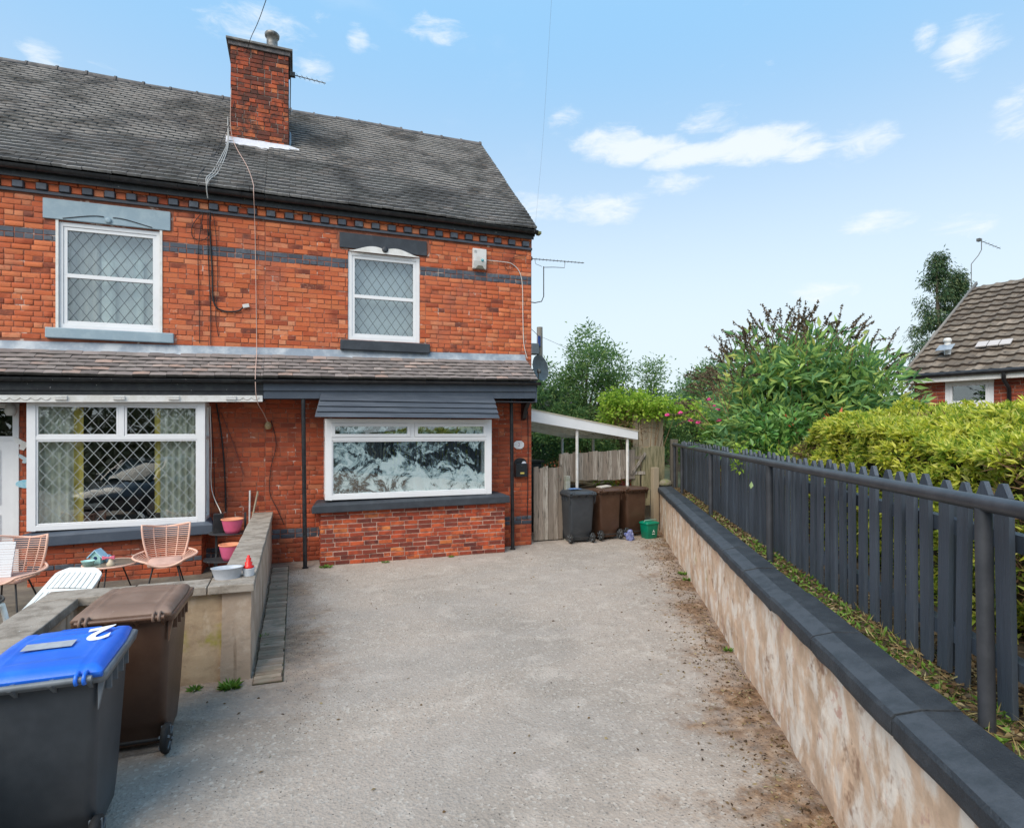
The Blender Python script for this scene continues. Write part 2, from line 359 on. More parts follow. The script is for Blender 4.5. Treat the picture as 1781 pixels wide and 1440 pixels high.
def lay_bricks(x0, x1, z0, z1, holes, y=0.0, pitch=.081, L=.235, head_every=4, proud=.006, jitter=1.5, seed=1, skip=None, half=.14, gap=.010):
    """matrices of bricks on a wall facing -Y between x0..x1, z0..z1, cut round the holes (xa, xb, za, zb)"""
    r = random.Random(seed); out = []; nrow = int(round((z1 - z0) / pitch)); pitch = (z1 - z0) / nrow
    for i in range(nrow):
        zc = z0 + (i + .5) * pitch; bh = pitch - gap
        if skip and skip(zc): continue
        header = head_every and i % head_every == 2
        l = L / 2 if header else L
        x = x0 - (l / 2 if i % 2 else 0) - (0 if header else r.choice((0, .03)))
        while x < x1:
            ll = l * (1 if r.random() > half or header else .5)
            a, b = max(x, x0) + .005, min(x + ll, x1) - .005
            segs = [(a, b)] if b - a > .02 else []
            for (ha, hb, hc, hd) in holes:
                if zc + bh * .3 > hc and zc - bh * .3 < hd:
                    ns = []
                    for (p, q) in segs:
                        if q <= ha or p >= hb: ns.append((p, q)); continue
                        if ha - p > .02: ns.append((p, ha))
                        if q - hb > .02: ns.append((hb, q))
                    segs = ns
            for (p, q) in segs:
                out.append(TRS((p + q) / 2 + r.uniform(-.002, .002) * jitter, y, zc + r.uniform(-.003, .003) * jitter, q - p - r.uniform(0, .004), proud + r.uniform(-.003, .004) * jitter, bh - r.uniform(0, .004), ry=r.uniform(-.008, .008) * jitter))
            x += ll
    return out

def wall_with_holes(x0, x1, z0, z1, holes, y0, y1, name, m, parent, reveal=None):
    """backing wall slab between y0 (front) and y1, with real openings"""
    xs = sorted({x0, x1, *[h[0] for h in holes], *[h[1] for h in holes]}); zs = sorted({z0, z1, *[h[2] for h in holes], *[h[3] for h in holes]})
    xs = [x for x in xs if x0 <= x <= x1]; zs = [z for z in zs if z0 <= z <= z1]; mb = MB()
    def solid(i, k):
        if not (0 <= i < len(xs) - 1 and 0 <= k < len(zs) - 1): return False
        cx, cz = (xs[i] + xs[i + 1]) / 2, (zs[k] + zs[k + 1]) / 2
        return not any(h[0] < cx < h[1] and h[2] < cz < h[3] for h in holes)
    for i in range(len(xs) - 1):
        for k in range(len(zs) - 1):
            if not solid(i, k): continue
            a, b, c, d = xs[i], xs[i + 1], zs[k], zs[k + 1]
            mb.add([(a, y0, c), (b, y0, c), (b, y0, d), (a, y0, d)], [(0, 1, 2, 3)]); mb.add([(a, y1, c), (b, y1, c), (b, y1, d), (a, y1, d)], [(3, 2, 1, 0)])
            if not solid(i - 1, k): mb.add([(a, y0, c), (a, y1, c), (a, y1, d), (a, y0, d)], [(3, 2, 1, 0)])
            if not solid(i + 1, k): mb.add([(b, y0, c), (b, y1, c), (b, y1, d), (b, y0, d)], [(0, 1, 2, 3)])
            if not solid(i, k - 1): mb.add([(a, y0, c), (b, y0, c), (b, y1, c), (a, y1, c)], [(3, 2, 1, 0)])
            if not solid(i, k + 1): mb.add([(a, y0, d), (b, y0, d), (b, y1, d), (a, y1, d)], [(0, 1, 2, 3)])
    return mb.build(name, m, parent, norm=False)

def lattice(parent, xa, xb, za, zb, y, dx, dz, w, m, off=(0, 0)):
    """diamond leading inside a rectangle"""
    mb = MB(); sl = dz / dx
    cx, cz = (xa + xb) / 2 + off[0], (za + zb) / 2 + off[1]
    N = int((xb - xa) / dx + (zb - za) / dz) + 3
    for sg in (1, -1):
        for k in range(-N, N + 1):
            # z = cz + sg*sl*(x-cx) + k*dz
            x1 = xa; x2 = xb
            pts = []
            for x in (xa, xb):
                z = cz + sg * sl * (x - cx) + k * dz
                if za <= z <= zb: pts.append((x, z))
            for z in (za, zb):
                x = cx + (z - cz - k * dz) / (sg * sl)
                if xa < x < xb: pts.append((x, z))
            if len(pts) >= 2 and (Vector(pts[0]) - Vector(pts[1])).length > .02:
                yy = y - (.0012 if sg > 0 else 0)
                mb.beam((pts[0][0], yy, pts[0][1]), (pts[1][0], yy, pts[1][1]), w, .003, up=(0, 1, 0))
    return mb.build('leaded_lattice', m, parent)

def frame_rect(mb, xa, xb, za, zb, w, y0, y1, mi=None, wb=None, wt=None):
    wb = w if wb is None else wb; wt = w if wt is None else wt
    mb.box(xa, xa + w, y0, y1, za, zb, mi); mb.box(xb - w, xb, y0, y1, za, zb, mi)
    mb.box(xa + w, xb - w, y0, y1, za, za + wb, mi); mb.box(xa + w, xb - w, y0, y1, zb - wt, zb, mi)
def pane(parent, xa, xb, za, zb, y):
    mb = MB(); mb.box(xa, xb, y, y + .006, za, zb); return mb.build('pane', glass, parent)

# ------------------------------------------------------------------ ground
def dirt_mask(n, pos):
    """1 in the dirt strip along the foot of the retaining wall (a straight line from (2.86,-.29) to (-1.45,-8.13)) and along the brick edging"""
    sp = n.new('ShaderNodeSeparateXYZ'); n.set(sp, 0, pos); x, y, z = sp.outputs
    d = n.m('ADD', n.m('MULTIPLY', n.m('SUBTRACT', x, 2.86), .87631), n.m('MULTIPLY', n.m('SUBTRACT', y, -.29), -.48175))   # <0 on the drive side
    d1 = n.m('MULTIPLY', d, -1)
    d2 = n.m('SUBTRACT', x, -4.42)
    return d1, d2, x, y
def ground_mat():
    m = bpy.data.materials.new('worn_tarmac'); m.use_nodes = True; n = NT(m.node_tree); n.n.clear()
    out = n.new('ShaderNodeOutputMaterial'); bs = n.new('ShaderNodeBsdfPrincipled'); geo = n.new('ShaderNodeNewGeometry'); pos = geo.outputs['Position']
    d1, d2, x, y = dirt_mask(n, pos)
    n_big = n.noise(pos, .55, 5, .6, .5); n_mid = n.noise(pos, 2.6, 6, .65, .3); n_fine = n.noise(pos, 26, 4, .7); n_gr = n.noise(pos, 120, 3, .7)
    c = n.mix(n.step(n_big, .38, .62), (.41, .342, .288), (.34, .29, .247))
    c = n.mix(n.m('MULTIPLY', n.step(n_mid, .5, .68), .75), c, (.50, .43, .37))
    c = n.mix(n.m('MULTIPLY', n.step(n.noise(pos, 7, 6, .7, .6), .52, .72), .45), c, (.22, .195, .17))
    vor = n.new('ShaderNodeTexVoronoi'); n.set(vor, 'Vector', pos); vor.inputs['Scale'].default_value = 48
    vor2 = n.new('ShaderNodeTexVoronoi'); n.set(vor2, 'Vector', pos); vor2.inputs['Scale'].default_value = 85
    c = n.mix(n.m('MULTIPLY', n.step(vor.outputs['Color'], .66, .9), .6), c, (.56, .51, .45))
    c = n.mix(n.m('MULTIPLY', n.step(vor2.outputs['Color'], .20, .06), .75), c, (.16, .145, .13))
    c = n.mix(n.step(n_gr, .64, .74), c, (.13, .11, .10))
    c = n.mix(n.m('MULTIPLY', n.step(n.noise(pos, 55, 4, .75), .60, .68), .6), c, (.20, .16, .13))
    c = n.mix(n.m('MULTIPLY', n.step(n_fine, .64, .74), .55), c, (.11, .085, .07))
    # dirt and moss
    wob = n.m('ADD', n.m('MULTIPLY', n.m('SUBTRACT', n.noise(pos, 1.1, 6, .65), .5), 2.3), n.m('MULTIPLY', n.m('SUBTRACT', n.noise(pos, 6, 6, .7), .5), 1.2))
    e1 = n.step(n.m('ADD', d1, wob), .70, .02)
    e2 = n.m('MULTIPLY', n.step(n.m('ADD', d2, n.m('MULTIPLY', wob, .8)), .55, .0), n.step(y, -6.3, -5.0))
    dirt = n.ramp(n.noise(pos, 9, 6, .7), [(.3, (.05, .03, .018)), (.46, (.16, .085, .042)), (.58, (.28, .17, .095)), (.72, (.44, .33, .24))])
    dirt = n.mix(n.step(n.noise(pos, 3.1, 5, .7), .60, .72), dirt, (.10, .105, .03))
    c = n.mix(n.m('MULTIPLY', e1, .95), c, dirt); c = n.mix(n.m('MULTIPLY', e2, .6), c, dirt)
    # pale pinkish scuffs
    c = n.mix(n.m('MULTIPLY', n.step(n.noise(n.mapping(pos, rot=(0, 0, .5), scale=(1, 2.4, 1)), 1.0, 6, .7, .4), .60, .74), .6), c, (.60, .51, .45))
    wear = n.noise(n.mapping(pos, rot=(0, 0, 1.1), scale=(.35, 1.0, 1)), 1.0, 4, .6, .8)
    c = n.mix(n.m('MULTIPLY', n.step(wear, .46, .62), .35), c, (.38, .335, .30))
    c = n.mix(n.m('MULTIPLY', n.step(n.noise(pos, 1.3, 9, .8, 1.0), .57, .66), .40), c, (.24, .20, .165))
    n.set(bs, 'Base Color', c); bs.inputs['Roughness'].default_value = .92; bs.inputs['Specular IOR Level'].default_value = .25
    h = n.m('ADD', n.m('MULTIPLY', n_gr, .5), n.m('ADD', n.m('MULTIPLY', vor.outputs['Distance'], .8), n.m('MULTIPLY', n_fine, .8)))
    b = n.new('ShaderNodeBump'); b.inputs['Strength'].default_value = 1.0; b.inputs['Distance'].default_value = .006; n.set(b, 'Height', h)
    n.l.new(b.outputs[0], bs.inputs['Normal']); n.l.new(bs.outputs[0], out.inputs[0]); return m

soil_m = mat('dark_garden_soil', (.07, .05, .03), .95, (.13, .095, .06), 7, bump=.01, bscale=18, fine=[((.25, .19, .11), 12, .6, .72)])
far_ground = mat('far_grass_ground', (.06, .075, .03), .95, (.10, .09, .05), .6, bump=.01, bscale=5)
yard_m = mat('yard_paving', (.13, .11, .09), .95, (.20, .17, .13), 3, bump=.005, bscale=30)
litter_m = mat('leaf_litter', rough=.9, rpi=[(0, (.05, .03, .015)), (.4, (.12, .07, .03)), (.7, (.22, .15, .07)), (1, (.36, .30, .16))])
straw_m = mat('dry_grass_blades', rough=.8, rpi=[(0, (.20, .14, .05)), (.5, (.42, .33, .13)), (.9, (.52, .45, .22)), (1, (.14, .18, .04))], trans=.2)

def grid(name, x0, x1, y0, y1, nx, ny, zf, m, parent=None):
    xs = np.linspace(x0, x1, nx + 1); ys = np.linspace(y0, y1, ny + 1); mb = MB(); mb.smooth = True
    vs = [(x, y, zf(x, y)) for y in ys for x in xs]
    fs = [(j * (nx + 1) + i, j * (nx + 1) + i + 1, (j + 1) * (nx + 1) + i + 1, (j + 1) * (nx + 1) + i) for j in range(ny) for i in range(nx)]
    mb.add(vs, fs); return mb.build(name, m, parent, norm=False)
def gz(x, y):
    return .010 * noise.noise(Vector((x * .9, y * .9, 0))) + .005 * noise.noise(Vector((x * 4, y * 4, 3)))
tag(grid('driveway', -14, 6.5, -16, 4.0, 205, 200, gz, ground_mat()), kind='structure')
mb = MB(); mb.add([(-900, -900, -.06), (900, -900, -.06), (900, 900, -.06), (-900, 900, -.06)], [(0, 1, 2, 3)])
tag(mb.build('ground', far_ground, norm=False), kind='structure')
mb = MB(); mb.box(-14, -4.7, -4.75, -.0, -.05, .022); tag(mb.build('yard_paving', yard_m), kind='structure')

# wall frame: a runs along the retaining wall towards the viewer, o away from the drive
WB = Vector((2.86, -.29, 0)); WU = Vector((-.48175, -.87631, 0)); WN = Vector((.87631, -.48175, 0))
def wf(a, o, z=0): return WB + WU * a + WN * o + Vector((0, 0, z))
WROT = math.atan2(WU.y, WU.x)

# raised garden behind the retaining wall
mb = MB()
p = [wf(-1.3, .2), wf(13.5, .2), wf(13.5, 40), wf(-30, 40), wf(-30, 3.0), wf(-1.3, 3.0)]
NV = len(p); top = [(q.x, q.y, .93) for q in p]; bot = [(q.x, q.y, -.05) for q in p]
mb.add(top + bot, [tuple(range(NV)), tuple(range(NV, 2 * NV))[::-1]] + [(i, i + NV, (i + 1) % NV + NV, (i + 1) % NV) for i in range(NV)])
tag(mb.build('raised_garden_soil', soil_m), kind='structure')

# brick edging beside the low garden wall: every brick a part
paver_m = mat('edging_brick_dirty', rough=.9, rpi=[(0, (.24, .17, .12)), (.5, (.36, .26, .19)), (1, (.48, .36, .28))], var=(.27, .22, .16), vscale=6, bump=.004, bscale=50,
              fine=[((.08, .09, .03), 10, .62, .72)])
mb = MB(); mb.box(-4.668, -4.415, -5.0, -.34, -.03, .012); edg = tag(mb.build('brick_edging', mat('edging_joint_dirt', (.06, .045, .03), .95, (.11, .10, .05), 12)), kind='structure')
pv = MB(); a = .5; pv.add([(-a, -a, 0), (a, -a, 0), (a, a, 0), (-a, a, 0), (-a, -a, .8), (a, -a, .8), (a, a, .8), (-a, a, .8), (-a * .95, -a * .86, 1), (a * .95, -a * .86, 1), (a * .95, a * .86, 1), (-a * .95, a * .86, 1)],
       [(0, 1, 5, 4), (1, 2, 6, 5), (2, 3, 7, 6), (3, 0, 4, 7), (4, 5, 9, 8), (5, 6, 10, 9), (6, 7, 11, 10), (7, 4, 8, 11), (8, 9, 10, 11)])
PT = tmpl(pv); it = []; y = -4.96
while y < -.42:
    it.append(TRS(-4.542 + rnd.uniform(-.006, .006), y, -.005 + rnd.uniform(-.003, .004), .235 + rnd.uniform(-.006, .006), .068, .032, rz=rnd.uniform(-.02, .02), rx=rnd.uniform(-.03, .03), ry=rnd.uniform(-.02, .02))); y += .0785
pieces('brick', 'bricks', PT, it, paver_m, edg, 300)

# ------------------------------------------------------------------ the two terraced houses
EZ, EY, RZ, RY = 6.10, -.12, 9.38, 3.5        # eave and ridge
PX, XL = -4.79, -13.0                          # party line, left end
PITCH = math.atan2(RZ - EZ, RY - EY); SLOPE = math.hypot(RZ - EZ, RY - EY)
left = thing('terraced_house', 'left of the joined brick houses, with wide leaded bay window and blue-grey lintel', 'house', (PX, 0, 0), group='joined brick houses')
right = thing('terraced_house', 'right end brick house with whitewashed bay window under slate blue boards', 'house', (PX, 0, 0), group='joined brick houses')
bpy.context.view_layer.update()
def P0(o):  # children given in world coordinates
    o.matrix_parent_inverse = Matrix(); return o
# keep both Empties at world origin of their parts by shifting the children instead: simplest is to place them at zero
left.location = (0, 0, 0); right.location = (0, 0, 0)

UPL = (-7.66, -6.30, 3.76, 5.36); UPR = (-3.46, -2.19, 3.81, 5.36)
BAYL = (-7.86, -5.66); BAYR = (-3.94, -.72)
DOOR = (-9.25, -8.12, 0.0, 2.62)
HL = [UPL, (BAYL[0] + .12, BAYL[1] - .12, .75, 2.6), DOOR]; HR = [UPR, (BAYR[0] + .12, BAYR[1] - .12, 1.05, 2.4)]
BANDZ = (5.015, 5.175)
def is_band(zc): return BANDZ[0] < zc < BANDZ[1]
def facade(h, x0, x1, holes, seed, lowband):
    w = wall_with_holes(x0, x1, -.05, 5.72, holes, 0.0, .24, 'front_wall', mortar_up, h)
    # lintel and sill zones keep free of brick
    hl = list(holes)
    up = lay_bricks(x0, x1, 3.58, 5.70, hl + [(a - .17, b + .17, d + .03, d + .32) for (a, b, c, d) in holes[:1]] + [(a - .12, b + .12, c - .17, c) for (a, b, c, d) in holes[:1]], seed=seed)
    lo = lay_bricks(x0, x1, .0, 2.92, hl, seed=seed + 1, pitch=.081)
    band = [m for m in up if is_band(m.translation.z)]; up = [m for m in up if not is_band(m.translation.z)]
    lb = [m for m in lo if lowband[0] < m.translation.z < lowband[1]]; lo = [m for m in lo if not lowband[0] < m.translation.z < lowband[1]]
    vis = lambda m: m.translation.x > -9.0
    ff = [m for m in up if vis(m)]; rest = [m for m in up if not vis(m)]
    pieces('brick', 'upper_bricks', BT, ff, brick_up, w, 190)
    joined('end_bricks', BT, rest, brick_up, w, 'stuff')
    pieces('brick', 'band_bricks', BT, band, brick_band, w, 40)
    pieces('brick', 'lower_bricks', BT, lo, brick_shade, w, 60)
    pieces('brick', 'plinth_band_bricks', BT, lb, brick_band, w, 10)
    # top courses: plain, dentil row, plain
    it = lay_bricks(x0, x1, 5.885, 6.05, [], seed=seed + 2, pitch=.0825, proud=.055)
    joined('eaves_bricks', BT, it, brick_up, w, 'stuff')
    mb = MB(); mb.box(x0, x1, -.012, .24, 5.72, 6.06); mb.build('eaves_backing', mortar_up, w)
    mb = MB(); mb.box(x0, x1, -.045, -.012, 5.725, 5.765); mb.build('dentil_shadow_strip', brick_band, w)  # dark strip standing in for the shadow line under the dentils
    dk, og = [], []; x = -.14
    while x > x0:
        if x < x1 - .05: dk.append(TRS(x, -.012, 5.828, .132, .062, .10, ry=rnd.uniform(-.02, .02)))
        if x - .1425 < x1 - .05: og.append(TRS(x - .1425, -.012, 5.826, .128, .022, .095))
        x -= .285
    dk = [m for m in dk if m.translation.x > x0 + .05]; og = [m for m in og if m.translation.x > x0 + .05]
    pieces('dentil_brick', 'far_dentil_bricks', BT, dk, brick_band, w, 30); pieces('brick', 'far_recessed_bricks', BT, og, brick_up, w, 30)
    return w
WL = facade(left, XL, PX, HL, 11, (.20, .36))
WR = facade(right, PX, 0.0, HR, 23, (.40, .56))
# corner, gable and back walls (mostly out of sight)
gable_m = bpy.data.materials.new('gable_brick'); gable_m.use_nodes = True
_n = NT(gable_m.node_tree); _b = _n.n['Principled BSDF']; bt = _n.new('ShaderNodeTexBrick'); gg = _n.new('ShaderNodeNewGeometry')
_n.set(bt, 'Vector', _n.mapping(gg.outputs['Position'], rot=(R(90), 0, R(90)))); bt.inputs['Scale'].default_value = 1; bt.inputs['Brick Width'].default_value = .225; bt.inputs['Row Height'].default_value = .081
bt.inputs['Mortar Size'].default_value = .006; bt.inputs['Color1'].default_value = (.40, .07, .025, 1); bt.inputs['Color2'].default_value = (.26, .05, .02, 1); bt.inputs['Mortar'].default_value = (.3, .2, .16, 1)
_n.l.new(bt.outputs[0], _b.inputs['Base Color']); _b.inputs['Roughness'].default_value = .9
mb = MB(); gx = .0
mb.prism([(0.24, -.05), (7.0, -.05), (7.0, 6.05), (3.5, 9.2), (.24, 6.25)], 'x', -.24, 0.0); mb.box(PX, -.24, 6.76, 7.0, -.05, 6.05)
mb.build('gable_wall', gable_m, right)
mb = MB(); mb.box(XL, PX, 6.76, 7.0, -.05, 6.05); mb.prism([(0.24, -.05), (7.0, -.05), (7.0, 6.05), (3.5, 9.2), (.24, 6.25)], 'x', XL, XL + .24); mb.build('back_wall', gable_m, left)
mb = MB(); mb.prism([(.24, -.05), (6.76, -.05), (6.76, 6.0), (3.5, 9.1), (.24, 6.2)], 'x', PX - .1, PX); mb.build('party_wall', dark_room, left)

# tiles: thin slab, tail edge and strip a second material with lit or shaded course lines painted in; y from 0 (tail) to 1 (head), top at z 1
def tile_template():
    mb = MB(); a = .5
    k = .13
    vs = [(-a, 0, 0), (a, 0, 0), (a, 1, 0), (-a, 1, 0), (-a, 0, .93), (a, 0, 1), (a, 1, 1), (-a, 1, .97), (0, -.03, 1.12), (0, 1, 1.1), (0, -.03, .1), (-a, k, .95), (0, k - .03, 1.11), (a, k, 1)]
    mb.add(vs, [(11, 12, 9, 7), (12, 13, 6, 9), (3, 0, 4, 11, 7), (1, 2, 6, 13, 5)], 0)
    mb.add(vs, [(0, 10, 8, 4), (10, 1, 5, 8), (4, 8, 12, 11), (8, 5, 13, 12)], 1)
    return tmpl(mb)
TT = tile_template()
def roof_tiles(x0, x1, eave, pitch, slope, gauge, tw, th, seed, sag=.012, zslope=0.0, holes=None):
    r = random.Random(seed); out = []; n = int(slope / gauge)
    for i in range(n):
        s = i * gauge; x = x0 - (tw / 2 if i % 2 else 0)
        row_j = r.uniform(-.006, .006)
        while x < x1:
            a, b = max(x, x0), min(x + tw, x1)
            if b - a > .03:
                cx = (a + b) / 2
                y = eave[0] + math.cos(pitch) * s; z = eave[1] + math.sin(pitch) * s + zslope * (cx + 4.2)
                w = sag * noise.noise(Vector((cx * .55, s * .8, seed))) * 2.2 + .35 * sag * noise.noise(Vector((cx * 3, s * 5, seed)))
                if not (holes and holes(cx, y)):
                    out.append(Matrix.Translation((cx, y + w * -.6, z + w)) @ Matrix.Rotation(pitch, 4, 'X') @ Matrix.Translation((0, row_j + r.uniform(-.008, .008), .014)) @
                               Matrix.Rotation(r.uniform(-.02, .02), 4, 'Z') @ Matrix.Rotation(-.12 + r.uniform(-.03, .035), 4, 'X') @ Matrix.Rotation(r.uniform(-.02, .02), 4, 'Y') @ Matrix.Diagonal((b - a - .004, gauge + .035, th + r.uniform(0, .004), 1)))
            x += tw
    return out
CHX0, CHX1, CHY0, CHY1 = -5.46, -4.44, 1.5, 2.25
def ch_hole(x, y): return CHX0 + .02 < x < CHX1 - .02 and CHY0 - .05 < y < CHY1 - .05
def roof(h, x0, x1, seed, chim):
    mb = MB(); t = .06
    c, s = math.cos(PITCH), math.sin(PITCH)
    mb.prism([(EY, EZ - .03), (RY, RZ - .03), (7.1, EZ - .03), (7.1, EZ - .12), (RY, RZ - .12), (EY + .05, EZ - .12)], 'x', x0, x1)
    o = mb.build('main_roof', mat('roof_batten_dark', (.02, .02, .02), .9), h)
    it = roof_tiles(x0, x1, (EY - .04, EZ), PITCH, SLOPE, .136, .19, .036, seed, holes=ch_hole)
    far = [m for m in it if m.translation.x < -9.9]; it = [m for m in it if m.translation.x >= -9.9]
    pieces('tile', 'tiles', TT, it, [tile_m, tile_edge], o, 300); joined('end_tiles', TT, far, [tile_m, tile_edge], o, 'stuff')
    # ridge tiles with raised collars
    r_m = mat('ridge_tile_grey', (.16, .145, .14), .85, (.09, .085, .085), 6, bump=.003, fine=[((.34, .33, .30), 18, .64, .74)])
    x = x1
    while x > x0 + .1:
        mb = MB(); L = min(.485, x - x0)
        for k in range(8):
            a0, a1 = math.pi * k / 8 - .1, math.pi * (k + 1) / 8 - .1; r0 = .115
            p0 = (math.cos(math.pi * k / 8) * r0, math.sin(math.pi * k / 8) * r0); p1 = (math.cos(math.pi * (k + 1) / 8) * r0, math.sin(math.pi * (k + 1) / 8) * r0)
            q0 = (p0[0] * .85, p0[1] * .85); q1 = (p1[0] * .85, p1[1] * .85)
            mb.add([(0, *p0), (0, *p1), (-L, *p1), (-L, *p0), (0, *q0), (0, *q1), (-L, *q1), (-L, *q0)], [(0, 1, 2, 3), (4, 7, 6, 5), (0, 4, 5, 1), (3, 2, 6, 7)])
            e = 1.16; mb.add([(0, p0[0] * e, p0[1] * e), (0, p1[0] * e, p1[1] * e), (-.035, p1[0] * e, p1[1] * e), (-.035, p0[0] * e, p0[1] * e), (0, *p0), (0, *p1), (-.035, *p1), (-.035, *p0)],
                             [(0, 1, 2, 3), (0, 4, 5, 1), (3, 2, 6, 7)])
        if not (CHX0 - .3 < x - L / 2 < CHX0 - 9):
            q = mb.build('ridge_tile', r_m, o, (x, RY, RZ - .045 + .012 * math.sin(x * 2.1)), (rnd.uniform(-.05, .05), rnd.uniform(-.02, .02), 0))
        x -= L + .008
    return o
RL = roof(left, XL, PX, 31, True); RR = roof(right, PX, .04, 32, True)
# verge: cement edge and undercloak
mb = MB(); c = [(EY - .02, EZ - .05), (RY, RZ - .05), (RY, RZ + .0), (EY - .02, EZ + .0)]
mb.prism(c, 'x', .025, .05); mb.build('verge_mortar', mat('verge_cement', (.20, .19, .18), .9, (.1, .1, .1), 8), RR)

# gutters (half round, black) with brackets
def gutter(h, x0, x1, y, z, r, zslope=0.0, bracket=.9, m=black_pl, endcap=None):
    mb = MB(); mb.smooth = True; N = 8; zz = lambda x: z + zslope * (x + 4.2)
    def ring(x, rr): return [(x, y + rr * math.cos(math.pi + math.pi * k / N), zz(x) + rr * math.sin(math.pi + math.pi * k / N)) for k in range(N + 1)]
    xs = np.linspace(x0, x1, 12)
    for i in range(11):
        A, B = ring(xs[i], r), ring(xs[i + 1], r); A2, B2 = ring(xs[i], r * .9), ring(xs[i + 1], r * .9)
        n = N + 1; mb.add(A + B, [(k, k + 1, n + k + 1, n + k) for k in range(N)]); mb.add(A2 + B2, [(k, n + k, n + k + 1, k + 1) for k in range(N)])
        mb.add([A[0], B[0], B2[0], A2[0]], [(0, 1, 2, 3)]); mb.add([A[-1], B[-1], B2[-1], A2[-1]], [(0, 3, 2, 1)])
    mb.smooth = False
    for x in (x0, x1): mb.add(ring(x, r), [tuple(range(N + 1))])
    g = mb.build('gutter', m, h, norm=False)
    x = x1 - .35
    while x > max(x0, -9.5):
        b = MB(); b.smooth = True
        b.tube([(x, y + r * 1.06 * math.cos(math.pi + math.pi * k / N), zz(x) + r * 1.06 * math.sin(math.pi + math.pi * k / N)) for k in range(N + 1)], .007, 5); b.build('bracket', m, g); x -= bracket
    return g
gutter(left, XL, PX - .005, EY - .06, EZ - .045, .062); gutter(right, PX + .005, .05, EY - .06, EZ - .045, .062)
mb = MB(); mb.box(XL, PX, EY + .0, EY + .022, EZ - .19, EZ - .02); mb.build('soffit_board', black_paint, left)
mb = MB(); mb.box(PX, .0, EY + .0, EY + .022, EZ - .19, EZ - .02); mb.build('soffit_board', black_paint, right)
mb = MB(); mb.box(.05, .11, -.24, -.12, 5.99, 6.04); mb.build('gutter_stop_end', mat('mossy_end', (.16, .17, .08), .9), right)

# apron roof over both bays (it sags a little to the left)
AZS = .019; AE = (-.62, 3.045); AW = (0.0, 3.50); AP = math.atan2(AW[1] - AE[1], AW[0] - AE[0]); AS = math.hypot(AW[1] - AE[1], AW[0] - AE[0])
def apron(h, x0, x1, seed):
    mb = MB()
    for x in (x0, x1): pass
    zl, zr = AZS * (x0 + 4.2), AZS * (x1 + 4.2)
    prof = [(AE[0] + .02, AE[1] - .03), (AW[0], AW[1] - .03), (AW[0], AW[1] - .55), (AE[0] + .3, AE[1] - .22), (AE[0] + .02, AE[1] - .10)]
    n = len(prof); vs = [(x0, y, z + zl) for y, z in prof] + [(x1, y, z + zr) for y, z in prof]
    mb.add(vs, [tuple(range(n)), tuple(range(n, 2 * n))[::-1]] + [(i, i + n, (i + 1) % n + n, (i + 1) % n) for i in range(n)])
    o = mb.build('apron_roof', mat('apron_soffit', (.05, .05, .055), .8), h)
    it = roof_tiles(x0, x1, (AE[0] - .01, AE[1]), AP, AS - .03, .108, .215, .034, seed, sag=.006, zslope=AZS)
    pieces('tile', 'tiles', TT, [m for m in it if m.translation.x > -9.6], [tile_low, tile_low_edge], o, 300)
    joined('end_tiles', TT, [m for m in it if m.translation.x <= -9.6], [tile_low, tile_low_edge], o, 'stuff')
    fl = MB(); N = max(8, int((x1 - x0) / .12)); fl.smooth = True
    for i in range(N):
        xa, xb = x0 + (x1 - x0) * i / N, x0 + (x1 - x0) * (i + 1) / N; vs = []
        for x in (xa, xb):
            zo = AZS * (x + 4.2); wv = .006 * math.sin(x * 9) + .008 * noise.noise(Vector((x * 3, 0, 0)))
            vs += [(x, -.012, 3.615 + zo), (x, -.030 + wv * .3, 3.52 + zo), (x, -.125 + wv, 3.448 + zo + wv), (x, -.128 + wv, 3.438 + zo + wv), (x, 0, 3.50 + zo)]
        fl.add(vs, [(0, 5, 6, 1), (1, 6, 7, 2), (2, 7, 8, 3), (3, 8, 9, 4)])
    fl.build('lead_flashing', lead_m, o)
    return o
apron(left, XL, PX, 41); apron(right, PX, -.13, 42)
gutter(left, XL, PX - .003, AE[0] - .06, AE[1] - .02, .055, AZS, m=black_paint); gutter(right, PX + .003, -.10, AE[0] - .06, AE[1] - .02, .055, AZS)
def fascia_board(h, x0, x1, z0, z1, y0, y1, m, name):
    mb = MB(); vs = [(x, y, z + AZS * (x + 4.2)) for x in (x0, x1) for y in (y0, y1) for z in (z0, z1)]
    mb.add(vs, [(0, 1, 3, 2), (4, 6, 7, 5), (0, 4, 5, 1), (2, 3, 7, 6), (0, 2, 6, 4), (1, 5, 7, 3)]); return mb.build(name, m, h, bevel=.004)
fascia_board(right, PX, -.16, 2.86, 3.035, -.625, -.595, slate_paint, 'fascia_board')
fascia_board(right, PX, -.16, 2.735, 2.868, -.595, -.570, slate_paint, 'fascia_board')
mb = MB(); mb.prism([(-.595, 2.74), (-.02, 2.74), (-.02, 3.55), (-.595, 3.08)], 'x', -.16, -.13); o = mb.build('apron_end_board', slate_paint, right)
fascia_board(left, XL, PX, 2.85, 3.03, -.62, -.59, black_paint, 'fascia_board')
fascia_board(left, XL, PX, 2.79, 2.86, -.60, -.57, black_paint, 'fascia_board')
wf_b = fascia_board(left, XL, PX - .01, 2.685, 2.785, -.612, -.585, white_paint, 'white_fascia_strip')
